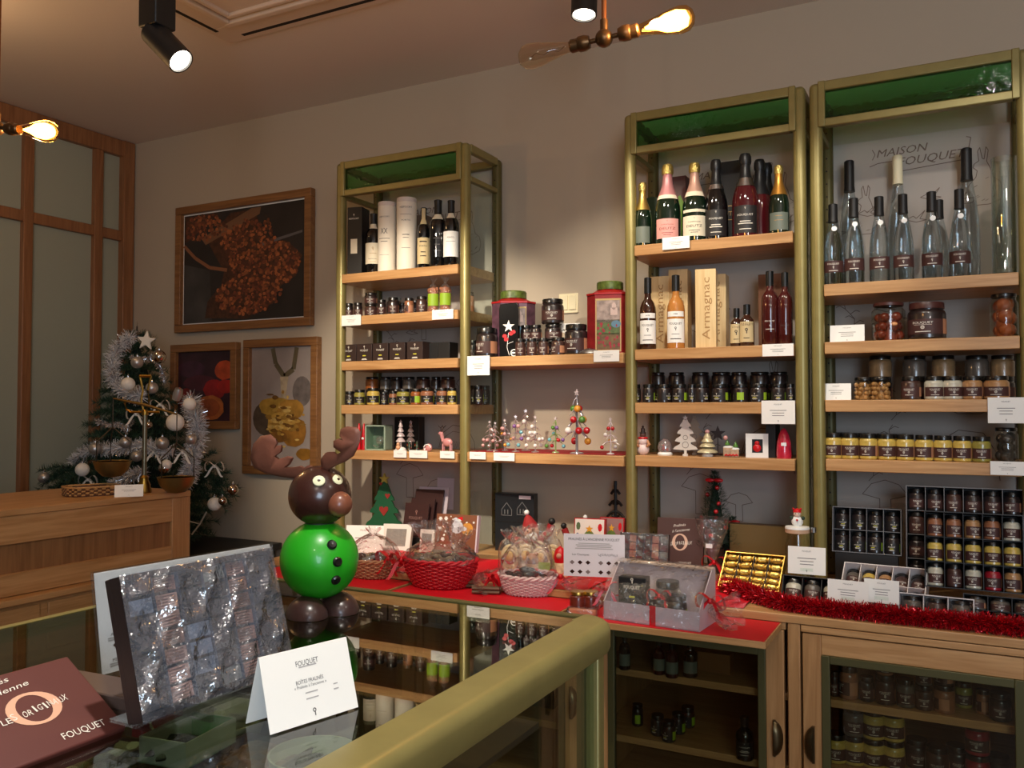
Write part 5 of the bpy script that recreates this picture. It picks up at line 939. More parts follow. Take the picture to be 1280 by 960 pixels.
# plush santas
def santa(label, p, s, lean):
    t = thing('santa_doll', label, 'doll', p, face_cam(p)); T0 = Matrix.Rotation(lean, 4, 'Y')
    obj('body', MB().ball((0, 0, .45 * s), .42 * s, 12, sq=(1, .8, 1.05)), M('santa_red', (150, 28, 30), .8), t, T=T0); hd = obj('head', MB().ball((.0, -.05 * s, 1.02 * s), .27 * s, 12).ball((0, -.31 * s, 1.02 * s), .05 * s, 8), M('santa_skin', (206, 150, 124), .6), t, T=T0)
    obj('beard', MB().ball((0, -.22 * s, .86 * s), .2 * s, 10, sq=(1, .6, 1.1)), WHITE, hd); obj('eye', MB().ball((-.09 * s, -.29 * s, 1.08 * s), .03 * s, 6), BLACK, hd); obj('eye', MB().ball((.09 * s, -.29 * s, 1.08 * s), .03 * s, 6), BLACK, hd); obj('hat', MB().lathe([(.29 * s, 1.12 * s), (.25 * s, 1.25 * s), (.12 * s, 1.5 * s), (.0004, 1.62 * s)], 12), M('santa_red'), t, T=T0); obj('pompom', MB().ball((0, 0, 1.66 * s), .09 * s, 8), WHITE, t, T=T0)
    for sg in (-1, 1): a = obj('arm', MB().tube([(.3 * sg * s, 0, .7 * s), (.58 * sg * s, -.05 * s, .85 * s), (.72 * sg * s, -.05 * s, 1.08 * s)], .13 * s, 8), M('santa_red'), t, T=T0); obj('mitten', MB().ball((.76 * sg * s, -.05 * s, 1.18 * s), .12 * s, 8), BLACK, a)
santa('santa doll with raised arms tilted behind the cookie bags', at_c(673, 3.26), .125, R_(-14)); santa('santa doll half hidden behind the red advent boxes', at_c(722, 3.36), .11, R_(10))
# advent boxes
def advent(label, p, wpx, hpx, rz, lean, col):
    t = thing('advent_box', label, 'gift box', p, rz); k = m_per_px(p); w, h = wpx * k, hpx * k; b = obj('box', MB().bx(-w / 2, w / 2, 0, .03, 0, h), M('advent_red', (176, 22, 30), .4), t, T=T_((0, 0, .03), rx=-lean)); f = obj('face', MB().bx(-w / 2 + .004, w / 2 - .004, -.002, .0, .004, h - .004), M(col[0], col[1], .5), b); rn = random.Random(hpx)
    def pr(n, pts, c, y): mb = MB(); flat(mb, [(x * w, z * h) for x, z in pts], y); obj(n, mb, c, b)
    pr('mantle_print', [(-.3, .04), (.32, .04), (.38, .3), (.2, .36), (.15, .6), (-.12, .6), (-.2, .36), (-.34, .3)], RED_F, -.0026); pr('holly_print', [(-.22, .6), (0, .78), (.24, .58), (.18, .52), (0, .62), (-.15, .52)], M('holly_green', (100, 120, 50), .5), -.003); st = [((.13 if j % 2 == 0 else .055) * math.sin(j * PI / 5), .76 + (.09 if j % 2 == 0 else .04) * math.cos(j * PI / 5)) for j in range(10)]; pr('star_print', st, M('star_orange', (226, 160, 40), .5), -.0034)
    for q, (x, z) in enumerate([(-.36, .82), (-.38, .58), (.34, .8), (.36, .52), (-.36, .2), (.38, .18)]): pr('charm_print', blob(x, z, .07, .09, 8), [M('charm_green', (90, 110, 70), .5), M('charm_blue', (80, 90, 130), .5), RED_F][q % 3], -.0026)
    obj('stand', MB().bx(-w * .4, w * .4, -.01, .05, 0, .029), BLACK, t)
advent('red box with white face and orange star before its twin', at_c(735, 3.14), 40, 56, R_(8), R_(8), ('advent_white', (236, 226, 214))); advent('red box with clear cover behind the white faced one', at_c(762, 3.20), 32, 56, R_(4), R_(10), ('advent_grey', (150, 110, 104)))
# black ornate silhouettes
for i, (x, Y, h) in enumerate([(769, 3.46, .33), (792, 3.40, .11)]):
    p = at_c(x, Y); t = thing('iron_ornament', ['tall black scrollwork tree behind the cabinet post', 'small black scrollwork ornament inside the middle cabinet'][i], 'ornament', p); mb = MB()
    for lv in range(6 if i == 0 else 2):
        z = h * (.08 + .15 * lv); r = h * (.20 - .028 * lv) * (.6 if i else 1)
        for sg in (-1, 1): mb.tube([(sg * r * (1 - a / 7) * math.cos(a * .9), 0, z + r * .5 * math.sin(a * .9) + .004 * a) for a in range(7)], .006, 6)
    mb.tube([(0, 0, 0), (0, 0, h)], .007, 6); obj('scrollwork', mb, BLACK, t); obj('foot', MB().cyl(.035, 0, .006, 12), BLACK, t)
# small potted pines
def pine(label, p, h, r, n, pot=True):
    t = thing('mini_pine', label, 'christmas tree', p); rn = random.Random(int(h * 1000)); mb = MB()
    for q in range(n):
        z = h * (.28 + .70 * rn.random()); rr = r * (1.05 - (z / h - .28) / .75) * rn.uniform(.35, 1); a = rn.uniform(0, 6.283); x, y = rr * math.cos(a), rr * math.sin(a); d = Vector((math.cos(a + rn.uniform(-.8, .8)), math.sin(a + rn.uniform(-.8, .8)), rn.uniform(-.1, .9))).normalized() * .018; s = Vector((-d.y, d.x, rn.uniform(-.5, .5) * .01)).normalized() * .0016
        mb.add([(x - s.x, y - s.y, z - s.z), (x + s.x, y + s.y, z + s.z), (x + d.x, y + d.y, z + d.z)], [(0, 1, 2)])
    f = obj('foliage', mb, M('mini_pine_green', (34, 66, 44), .6), t, smooth=0); f['kind'] = 'stuff'; obj('trunk', MB().tube([(0, 0, h * .1), (0, 0, h * .95)], [.007, .002], 6), KBOX, t)
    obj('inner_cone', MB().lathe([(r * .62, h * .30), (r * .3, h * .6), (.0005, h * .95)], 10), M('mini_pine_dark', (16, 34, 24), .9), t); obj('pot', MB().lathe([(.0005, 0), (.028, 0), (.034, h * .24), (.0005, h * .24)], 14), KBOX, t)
    for q in range(7): a = q * 2.2; z = h * (.38 + .075 * q); rr = r * (1.0 - (z / h - .28) / .75) * .95; b = obj('bauble', MB().ball((0, 0, 0), .009, 8), RED_B, t, loc=(rr * math.sin(a), -abs(rr * math.cos(a)), z))
    obj('bow', MB().ball((-.016, -.012, h * .90), .014, 8, sq=(1.4, .5, .6)).ball((.016, -.012, h * .90), .014, 8, sq=(1.4, .5, .6)), RED_F, t)
    return t
pt = pine('small potted pine with red baubles in the middle cabinet', at_c(893, 3.34), .40, .085, 2600); pine('second little pine half hidden behind the gold box', at_c(914, 3.44), .21, .08, 1200)
p = at_c(889, 3.16); t = thing('cone_bag', 'clear cone of cellophane tied with a red bow', 'cellophane cone', p); k = m_per_px(p); obj('cone', MB().lathe([(.0006, .06), (.015, .085), (.055, .19), (.062, .235)], 20), FILM, t); obj('foot', MB().lathe([(.03, 0), (.012, .04), (.006, .075)], 16), FILM, t)
def bow(parent, c, s, mat=None, rz=0):
    mat = mat or RED_F; b = bpy.data.objects.new('bow', None); COL.objects.link(b); b.parent = parent; b.location = c; b.rotation_euler = (0, 0, rz); mb = MB()
    for sg in (-1, 1):
        pts = [(sg * s * (.1 + .9 * math.sin(a * PI / 8)), -s * .25 * math.sin(a * PI / 4), s * .55 * math.sin(a * PI / 4 + .3)) for a in range(9)]; vs = []; fs = []
        for x, y, z in pts: vs += [(x, y - s * .22, z), (x, y + s * .22, z)]
        for i in range(8): fs.append((2 * i, 2 * i + 1, 2 * i + 3, 2 * i + 2))
        obj('loop', MB().add(vs, fs), mat, b); vs = []; fs = []
        for i in range(6): u = i / 5; vs += [(sg * s * (.1 + .8 * u) - s * .12, -s * .3 * u, -s * u * 1.1 + .1 * s * math.sin(u * 6)), (sg * s * (.1 + .8 * u) + s * .12, -s * .3 * u, -s * u * 1.1 + .1 * s * math.sin(u * 6))]
        for i in range(5): fs.append((2 * i, 2 * i + 1, 2 * i + 3, 2 * i + 2))
        obj('tail', MB().add(vs, fs), mat, b)
    obj('knot', MB().ball((0, 0, 0), s * .2, 8), mat, b); return b
bow(t, (.012, -.02, .075), .045); lm = MB(); flat(lm, [(-.012, .13), (.012, .13), (.012, .145), (-.012, .145)]); obj('sticker', lm, WHITE, t, loc=(0, -.045, 0))
p = at_c(955, 3.40); carton('gold_brown_box', 'large plain bronze brown box behind the gold wrapped chocolates', p, 84 * m_per_px(p), .06, .19, M('bronze_card', (112, 90, 48), .5), R_(2))
# O box upright
def o_box_art(mb1, mb2, w, h, seed=1, near=False):
    """mb1: pink letters and ring; mb2: white jumbled letters"""
    if near: put_text(mb2, 'Pralinés', (-.20 * w, .90 * h), .06 * h, .34 * w, .35, .10); put_text(mb2, 'à l\'ancienne', (-.17 * w, .79 * h), .06 * h, .50 * w, .35, .10)
    else: put_text(mb2, 'Pralinés', (-.02 * w, .86 * h), .055 * h, .26 * w, .35, .16); put_text(mb2, 'à l\'ancienne', (.01 * w, .76 * h), .055 * h, .38 * w, .35, .16)
    rx, rz = (.20 * w, .19 * h) if near else (.17 * w, .17 * h); n = 28; pts = []; fs = []
    for i in range(n): a = 2 * PI * i / n; pts += [(rx * math.cos(a), .52 * h + rz * math.sin(a)), (rx * .62 * math.cos(a), .52 * h + rz * .84 * math.sin(a))]
    for i in range(n): q = 2 * i; r_ = 2 * ((i + 1) % n); fs.append((q, r_, r_ + 1, q + 1))
    put_flat(mb1, pts, fs); rn = random.Random(seed); x = -.25 * w
    for ch in 'LES ORIGINAUX':
        if ch != ' ': put_text(mb2, ch, (x, (.50 + rn.uniform(-.012, .012)) * h + (x / w) * .1 * h), .075 * h * rn.uniform(.85, 1.1), .034 * w if ch != 'I' else .014 * w, rot=rn.uniform(-.25, .25))
        x += .041 * w
    put_text(mb2, 'FOUQUET', (.12 * w, .11 * h), .05 * h, .26 * w) if not near else put_text(mb2, 'FOUQUET', (.20 * w, .13 * h), .075 * h, .34 * w)
p = at_c(848, 3.26); k = m_per_px(p); w, h = 58 * k, 62 * k; t = thing('praline_box', 'upright brown praline box with a pale ring and white lettering', 'chocolate box', p, R_(6)); b = obj('box', MB().bx(-w / 2, w / 2, 0, .028, 0, h), M('brown_praline_box', (80, 52, 46), .45), t, T=T_((0, 0, .02), rx=R_(-9)), bevel=.001); m1, m2 = MB(), MB(); o_box_art(m1, m2, w, h); obj('ring_print', m1, M('pale_pink_print', (224, 186, 160), .5), b, loc=(0, -.0006, 0)); obj('lettering', m2, WHITE_INK, b, loc=(0, -.0008, 0)); obj('stand', MB().bx(-w * .4, w * .4, 0, .06, 0, .018), BLACK, t)
def choc_tray(name, label, T, w, h, nx, ny, pal, gap=.12, film=True, frame=M('tray_dark', (44, 34, 32), .4), depth=.025, cell=(44, 44, 50), ribbed=False, where='small wrapped assortment'):
    """open chocolate box standing in its own x (width) / z (height) plane, face towards -y"""
    t = thing(name, label, 'chocolate box', T=T); rn = random.Random(nx * ny)
    obj('tray', MB().bx(-w / 2, w / 2, .004, depth, 0, h), frame, t, bevel=.0015)
    e = .006
    for a in ((-w / 2, w / 2, 0, e), (-w / 2, w / 2, h - e, h), (-w / 2, -w / 2 + e, e, h - e), (w / 2 - e, w / 2, e, h - e)): obj('lip', MB().bx(a[0], a[1], -.010, .005, a[2], a[3]), frame, t)
    cw, ch = (w - 2 * e) / nx, (h - 2 * e) / ny
    for i in range(1, nx): x = -w / 2 + e + i * cw; obj('divider', MB().bx(x - .0008, x + .0008, -.008, .004, e, h - e), M('divider_blue_grey', (70, 80, 96), .4), t)
    pm = {}
    for i in range(nx):
        for j in range(ny):
            m = pal[i % len(pal)]; m = m[rn.randrange(len(m))]; g = gap * cw / 2; key = (ribbed and i % 3 == 1)
            if key not in pm:
                mb = MB(); hw, hh = cw / 2 - g, ch / 2 - g
                if key:
                    for q in range(5): z = -hh + 2 * hh * (q + .5) / 5; mb.ball((0, 0, z), 1, 8, sq=(hw, .007, hh / 4.2))
                    mb.bx(-hw, hw, -.004, .004, -hh, hh)
                else: mb.bx(-hw, hw, -.006, .004, -hh, hh)
                pm[key] = mb.mesh('chocolate', CHOC, 45)
            o = link('chocolate', pm[key], None, m, T=T @ T_((-w / 2 + e + (i + .5) * cw + rn.uniform(-1, 1) * .0006, 0, e + (j + .5) * ch), ry=rn.uniform(-.06, .06))); tag(o, f'{"ridged" if key else "flat"} square chocolate in the {where}, {ORD[ny - 1 - j]} row, {ORD[i]} column', 'chocolate', 'chocolates in the ' + where)
    if film:
        mb = MB(); N = 40; rn2 = random.Random(11); vs = []; fs = []
        hts = [[rn2.random() for _ in range(N + 1)] for _ in range(N + 1)]
        for j in range(N + 1):
            for i in range(N + 1):
                x, z = i / N, j / N; edge = min(i, j, N - i, N - j); y = -.0125 - (.0045 * abs(math.sin(9 * x + 8 * z)) ** 5 + .0035 * abs(math.sin(15 * x - 6 * z + 2)) ** 9 + .0016 * hts[j][i]) * min(1, edge / 3); vs.append((-w / 2 - .001 + (w + .002) * x, y, -.001 + (h + .002) * z))
        for j in range(N):
            for i in range(N): q = j * (N + 1) + i; fs.append((q, q + 1, q + N + 2, q + N + 1))
        obj('film', MB().add(vs, fs), film if not isinstance(film, bool) else FILM, t)
    return t
CH1 = M('cool_dark_chocolate', (70, 66, 68), .35, coat=.2); CH2 = M('rosy_milk_chocolate', (146, 106, 92), .4, coat=.2); CH3 = M('plain_dark_chocolate', (52, 44, 44), .35, coat=.2)
p = at_c(803, 3.08, CTZ + .015); k = m_per_px(p)
choc_tray('chocolate_assortment', 'small upright wrapped chocolate assortment beside the brown praline box', T_(p, rx=R_(-10), rz=R_(4)), 62 * k, 52 * k, 6, 5, [[CH1], [CH2], [CH3], [CH3], [CH2], [CH1]])
# ---------------------------------------------------------------- wicker baskets
def wicker(label, p, rx, ry, h, mat, rows=7, rz=0, flare=1.25, seed=1):
    t = thing('wicker_basket', label, 'basket', p, rz); n = 96; mb = MB(); st = MB(); NS = 36
    for k_ in range(rows):
        z = .006 + (h - .012) * k_ / (rows - 1); s = 1 / flare + (1 - 1 / flare) * math.sin(.5 * PI * z / h); pts = []
        for i in range(n): a = 2 * PI * i / n; w_ = 1 + (.035 if k_ % 2 else -.035) * math.cos(a * NS / 2 * 1.0); pts.append((rx * s * w_ * math.cos(a), ry * s * w_ * math.sin(a), z))
        mb.tube(pts, h / rows * .46, 6, True)
    o = obj('weave', mb, mat, t); o['kind'] = 'stuff'
    for q in range(NS): a = 2 * PI * q / NS; st.tube([(rx * (1 / flare + (1 - 1 / flare) * math.sin(.5 * PI * u / 4)) * math.cos(a), ry * (1 / flare + (1 - 1 / flare) * math.sin(.5 * PI * u / 4)) * math.sin(a), h * u / 4) for u in range(5)], .0028, 5)
    o = obj('stakes', st, mat, t); o['kind'] = 'stuff'
    for ph in (0, PI): obj('rim', MB().tube([((rx + .004 * math.cos(i * .9 + ph)) * math.cos(2 * PI * i / 84), (ry + .004 * math.cos(i * .9 + ph)) * math.sin(2 * PI * i / 84), h + .005 * math.sin(i * .9 + ph)) for i in range(84)], .0055, 6, True), mat, t)
    obj('base', MB().lathe([(.0005, .002), (1, .002), (1, .008), (.0005, .008)], 28, Matrix.Diagonal((rx / flare, ry / flare, 1, 1))), mat, t)
    return t
def wrap(parent, pts_r, sx, sy, seed=1, name='cellophane_wrap'):
    rn = random.Random(seed); n = 30; vs = []; fs = []
    for r, z in pts_r:
        for i in range(n): a = 2 * PI * i / n; j = 1 + rn.uniform(-.09, .09) * (r > .01); vs.append((r * sx * j * math.cos(a), r * sy * j * math.sin(a), z + rn.uniform(-.006, .006)))
    for k_ in range(len(pts_r) - 1):
        for i in range(n): fs.append((k_ * n + i, k_ * n + (i + 1) % n, (k_ + 1) * n + (i + 1) % n, (k_ + 1) * n + i))
    return obj(name, MB().add(vs, fs), FILM, parent, smooth=25)
def tuft(parent, c, d, L, r, seed=1):
    """gathered end of a cellophane wrap, fanning out from c along d"""
    rn = random.Random(seed); d = Vector(d).normalized(); u = d.cross(Vector((0, 0, 1))).normalized(); v = u.cross(d); n = 26; vs = []; fs = []
    for k_ in range(6):
        s = k_ / 5; rr = r * (.08 + .92 * s ** .8)
        for i in range(n): a = 2 * PI * i / n; j = (1 + .25 * math.sin(a * 7) * s) * rn.uniform(.85, 1.1); q = Vector(c) + d * L * s * rn.uniform(.92, 1.08) + (u * math.cos(a) + v * math.sin(a) * .8) * rr * j; vs.append((q.x, q.y, max(q.z, .004)))
    for k_ in range(5):
        for i in range(n): fs.append((k_ * n + i, k_ * n + (i + 1) % n, (k_ + 1) * n + (i + 1) % n, (k_ + 1) * n + i))
    return obj('wrap_tuft', MB().add(vs, fs), FILM, parent, smooth=25)
BZ = .889
def lumps(parent_p, rx, ry, z, n, mats, lab, grp, size=(.016, .028), seed=1, name='chocolate', shape='mix', cat='chocolate'):
    rn = random.Random(seed); meshes = []
    for v in range(3):
        mb = MB(); mb.ball((0, 0, 0), 1, 9, sq=(1, .8 + .1 * v, .55)); mb.v = [tuple(c * rn.uniform(.82, 1.12) for c in q) for q in mb.v]; meshes.append(mb.mesh(name, mats[0], 30))
    bxm = MB().bx(-1, 1, -.45, .45, -.25, .25).mesh(name, mats[0])
    for i in range(n):
        a = i * 2.4; r = math.sqrt((i + .5) / n) * .86; s = rn.uniform(*size); me = meshes[i % 3] if shape == 'lump' or (shape == 'mix' and rn.random() < .7) else bxm
        o = link(name, me, None, mats[rn.randrange(len(mats))], T=T_(Vector(parent_p) + Vector((rx * r * math.cos(a), ry * r * math.sin(a), z + rn.uniform(0, .012) + .025 * (1 - r))), rn.uniform(-.5, .5), rn.uniform(-.5, .5), rn.uniform(0, 6), s)); tag(o, lab, cat, grp)
WICK = M('natural_wicker', (176, 124, 88), .6); RWICK = M('red_wicker', (196, 16, 36), .5); PWICK = M('white_wicker', (224, 196, 192), .5)
BARKS = [M('wrapped_brown', (96, 74, 58), .4, coat=.3), CHOC, M('wrapped_olive', (120, 104, 76), .4, coat=.3)]
p1 = on_z(462, 727, BZ) + Vector((-.06, .10, 0)); p1.z = BZ
t = wicker('natural wicker basket of wrapped chocolates behind the reindeer', p1, .11, .09, .068, WICK, 9, seed=1); wrap(t, [(1.02, .06), (1.0, .09), (.85, .12), (.5, .15), (.12, .165), (.3, .19)], .11, .09, 2); tuft(t, (.10, -.03, .07), (1, -.4, .1), .09, .05, 3); bow(t, (.115, -.05, .085), .055)
lumps(p1, .10, .085, .055, 12, BARKS, 'wrapped brown chocolate in the natural wicker basket', 'chocolates in the natural basket', seed=2)
p2 = on_z(535, 737, BZ); p2 = Vector((p2.x, p2.y + .085, BZ))
t = wicker('red wicker basket of wrapped chocolates on the red board', p2, .142, .105, .10, RWICK, 14, R_(6), 1.38, 2); wrap(t, [(1.02, .095), (1.02, .11), (.9, .13), (.72, .15), (.55, .165)], .142, .105, 4); tuft(t, (-.04, 0, .13), (-.1, .1, 1), .11, .075, 5); tuft(t, (.06, .0, .12), (.15, .1, 1), .11, .07, 6); tuft(t, (.15, -.04, .05), (1, -.35, -.1), .10, .06, 7); bow(t, (-.15, -.03, .09), .06, rz=.6)
lumps(p2, .125, .09, .088, 22, BARKS, 'wrapped brown chocolate in the red wicker basket', 'chocolates in the red basket', (.018, .030), 3)
p3 = on_z(648, 747, BZ); p3 = Vector((p3.x, p3.y + .075, BZ))
t = wicker('white wicker basket of black sweets on the red board', p3, .108, .08, .066, PWICK, 11, R_(8), 1.35, 3); wrap(t, [(1.02, .062), (1.0, .085), (.9, .12), (.62, .165), (.2, .19), (.05, .2)], .108, .08, 8); tuft(t, (.125, -.02, .05), (1, -.2, .0), .09, .055, 9); bow(t, (.125, -.01, .07), .05, rz=.3); bow(t, (-.13, -.03, .05), .045, rz=-.4)
lumps(p3, .09, .065, .055, 16, [BLACK, M('red_wrapper', (170, 26, 34), .4, coat=.4), M('black_wrapper', (34, 34, 34), .3, coat=.5)], 'dark or red wrapped sweet in the white wicker basket', 'sweets in the white basket', (.014, .024), 5, 'sweet', cat='sweet')
t = thing('bear_biscuit', 'small brown bear biscuit with lime tag behind the white basket', 'biscuit', Vector((p3.x - .03, p3.y + .095, BZ)), R_(10)); GB_ = M('gingerbread', (170, 116, 66), .6); obj('body', MB().ball((0, 0, .06), .032, 12, sq=(1, .6, 1.2)).ball((0, 0, .105), .024, 12, sq=(1, .7, 1)).bx(-.03, .03, -.015, .015, 0, .05), GB_, t); 
for s_ in (-1, 1): obj('ear', MB().ball((.017 * s_, 0, .126), .008, 8), GB_, t); obj('eye', MB().ball((.008 * s_, -.017, .108), .003, 6), BLACK, t)
obj('lime_tag', MB().bx(.03, .075, -.02, -.018, .05, .10), M('lime_card', (176, 200, 80), .5), t)
# bags of pale cookies, round the back
GIL = M('pale_cookie', (240, 222, 172), .5, vary=.25, vscale=40)
for i, (x, Y) in enumerate([(637, 2.98), (657, 3.02), (676, 3.0), (690, 3.06), (650, 3.10), (672, 3.12)]):
    p = at_c(x, Y, CTZ + .006); t = thing('cookie_bag', f'{ORD[i]} clear bag of iced ring biscuits behind the white basket', 'biscuit bag', p, face_cam(p), 'bags of iced biscuits'); rn = random.Random(i); hb = .125 + .01 * (i % 2)
    for q in range(4): a = q / 3; obj('biscuit', MB().tube([(.030 * math.cos(b * PI / 8) + rn.uniform(-.002, .002), -.012 + .009 * q, .042 + .040 * math.sin(b * PI / 8) + .012 * (q % 2)) for b in range(16)], .0062, 8, True), GIL, t); 
    obj('icing', MB().ball((0, -.022, .06), .016, 10, sq=(1, .5, 1.3)), M('icing_yellow', (240, 206, 110), .4, coat=.3), t)
    wrap(t, [(.6, .0), (1, .012), (1.02, .08), (.8, .11), (.35, hb), (.9, hb + .03)], .042, .034, i)
t = thing('nativity_figure', 'red and cream nativity candy figure beside the praline sign', 'figurine', at_c(700, 2.98), R_(10)); obj('figure', MB().lathe([(.03, 0), (.032, .02), (.018, .07), (.0005, .085)], 12), M('figure_cream', (220, 190, 150), .5, vary=.4, vscale=60), t); obj('hood', MB().lathe([(.022, .055), (.026, .08), (.018, .105), (.0005, .118)], 12), RED_F, t); obj('face', MB().ball((0, -.018, .082), .012, 8), M('santa_skin'), t)
for i, (x, Y) in enumerate([(600, 2.78), (608, 2.70)]):
    p = on_shelf(x, Y, BZ); t = thing('stick_bundle', f'{["rear", "front"][i]} bundle of brown chocolate sticks between the baskets', 'chocolate sticks', p, R_(20))
    for q in range(5): obj('stick', MB().tube([(-.05, .012 * (q % 3) - .01, .008 + .013 * (q // 3)), (.05, .012 * (q % 3) - .012, .008 + .013 * (q // 3))], .0062, 7), M('stick_brown', (110, 84, 62), .5), t)
# praline sign, jam jars, clear gift box
p = on_z(742, 724, BZ); p = Vector((p.x, 2.70, BZ)); k = m_per_px(p); w, h = 75 * k, 52 * k; t = thing('praline_sign', 'white praline sign with rows of little chocolate pictures', 'sign', on_shelf(742, 2.72, BZ), R_(16)); z0 = on_y(742, 721, 2.72).z - BZ
b = obj('card', MB().bx(-w / 2, w / 2, 0, .002, z0, z0 + h), M('sign_white', (228, 222, 226), .4), t); mb = MB(); put_text(mb, 'PRALINÉS À L\'ANCIENNE FOUQUET', (0, z0 + h * .88), h * .06, w * .84); put_text(mb, 'Les Classiques', (-w * .22, z0 + h * .52), h * .05, w * .28); rn = random.Random(2); x = w * .08
for ch in 'LESORIGINAUX': put_text(mb, ch, (x, z0 + h * (.52 + rn.uniform(-.01, .01))), h * .055, w * .02 if ch != 'I' else w * .008, rot=rn.uniform(-.2, .2)); x += w * .027
obj('lettering', mb, PRINT, b, loc=(0, -.0006, 0)); mb = MB(); [bar(mb, (0, z0 + h * zz), w * ww, h * .018) for zz, ww in ((.78, .52), (.74, .6), (.70, .56), (.66, .62))]; obj('small_print', mb, PRINT_L, b, loc=(0, -.0006, 0))
for r_ in range(2):
    for c_ in range(6):
        x = w * (-.36 + .13 * c_ + (.08 if c_ > 2 else 0)); z = z0 + h * (.33 - .22 * r_); mb = MB(); s = w * .042; flat(mb, [(x - s, z), (x, z - s * .85), (x + s, z), (x, z + s * .85)]); obj('praline_picture', mb, CHOC if (r_ + c_) % 3 else M('grey_brown_print', (128, 112, 108), .6), b, loc=(0, -.0006, 0))
obj('leg', MB().bx(-w * .3, w * .3, .003, .006, 0, z0 + h * .5), PANE, t); obj('foot', MB().bx(-w * .3, w * .3, .0, .05, 0, .003), PANE, t)
for i, (x, Y) in enumerate([(722, 2.62), (738, 2.64)]):
    p = on_shelf(x, Y, BZ); jar(p, 21, 24, content('jam', (110, 36, 22)), f'{["left", "right"][i]} small jam jar with gold lid below the praline sign', blank=True, lid=GOLD, group='jam jars below the sign')
p = on_shelf(728, 2.575, BZ); t = thing('sweet_pack', 'small orange sweet pack lying before the jam jars', 'sweet pack', p, R_(12)); obj('pack', MB().bx(-.045, .045, -.012, .012, 0, .018), M('orange_pack', (206, 130, 84), .4, coat=.4), t, bevel=.004); obj('wrap', MB().bx(-.05, .05, -.014, .014, -.0003, .021), FILM, t)
fc = on_z(828, 782, BZ); w_ = .30; t = thing('gift_basket_box', 'large clear wrapped gift box with black cartons and red ribbon', 'gift box', Vector((-.845, 2.615, BZ)), R_(-4))
GW = M('pearl_box', (206, 192, 196), .4); W2, D2 = .155, .075
obj('tray_front', MB().bx(-W2, W2, -D2, -D2 + .003, 0, .058), GW, t); obj('tray_back', MB().bx(-W2, W2, D2 - .003, D2, 0, .165), GW, t); obj('tray_base', MB().bx(-W2, W2, -D2, D2, 0, .004), GW, t)
for s_ in (-1, 1): obj('tray_side', MB().prism([(-D2, 0), (D2, 0), (D2, .165), (D2 * .6, .165), (-D2, .058)], s_ * W2 - .0015, s_ * W2 + .0015, Matrix(((0, 0, 1, 0), (1, 0, 0, 0), (0, 1, 0, 0), (0, 0, 0, 1)))), GW, t)
obj('lid_edge', MB().bx(-W2, W2, D2 * .55, D2, .163, .168), M('cream_edge', (214, 196, 180), .5), t); obj('ribbon', MB().bx(-.002, .018, -D2 - .0012, -D2 - .0002, 0, .06), RED_F, t)
vs = []; fs = []; rn = random.Random(21); prof2 = [(-D2 * 1.03, .0), (-D2 * 1.05, .06), (-D2 * .75, .11), (-D2 * .2, .150), (D2 * .5, .173), (D2 * 1.04, .172), (D2 * 1.06, .0)]; n = 26
for i in range(n + 1):
    x = -W2 * 1.02 + W2 * 2.04 * i / n
    for y, z in prof2: vs.append((x, y + rn.uniform(-.003, .003), max(0.0005, z + rn.uniform(-.003, .003))))
for i in range(n):
    for j in range(6): q = i * 7 + j; fs.append((q, q + 1, q + 8, q + 7))
obj('cellophane_wrap', MB().add(vs, fs), FILM, t, smooth=25); tuft(t, (W2 + .004, 0, .05), (1, -.15, .05), .085, .07, 12); tuft(t, (-W2 - .004, 0, .05), (-1, -.2, .05), .05, .05, 13); bow(t, (W2 + .02, -.03, .085), .045); bow(t, (-W2 - .015, -.03, .085), .045, rz=.5)
q0 = Vector((-.845, 2.615, BZ)); pc = q0 + Vector((-.075, -.02, .006))
fb = MB(); put_text(fb, 'FOUQUET', (0, .098), .011, .052); emblem(fb, (0, .118), .018); bar(fb, (.01, .045), .045, .004); fa = MB(); bar(fa, (0, .068), .018, .006)
carton('brown_carton', 'dark carton with white and lime print inside the clear gift box', pc, .088, .05, .128, BLACK, R_(2), faces=[('lettering', fb, WHITE_INK), ('accent', fa, ACCENT)])
jar(q0 + Vector((.065, -.03, .006)), 0, 0, C_DARK, 'olive dark jar leaning inside the clear gift box', s=(.032, .085), style='lime', rot=.2); jar(q0 + Vector((.008, -.035, .006)), 0, 0, C_DARK, 'black jar with red ribbon inside the clear gift box', s=(.031, .07), blank=True); jar(q0 + Vector((.02, .025, .006)), 0, 0, C_GREY, 'taller grey jar at the back inside the clear gift box', s=(.040, .115), blank=True)
t = thing('ribbon_bow', 'loose red bow lying among the jars in the clear box', 'bow', q0 + Vector((.015, -.045, .085))); bow(t, (0, 0, 0), .04); lumps(q0 + Vector((0, -.03, 0)), .14, .035, .028, 16, [RED_F, M('red_shred', (150, 14, 28), .5)], 'red paper shred filling the clear gift box', 'red paper shreds', (.010, .018), 9, 'paper_shred', 'lump', 'paper shred')
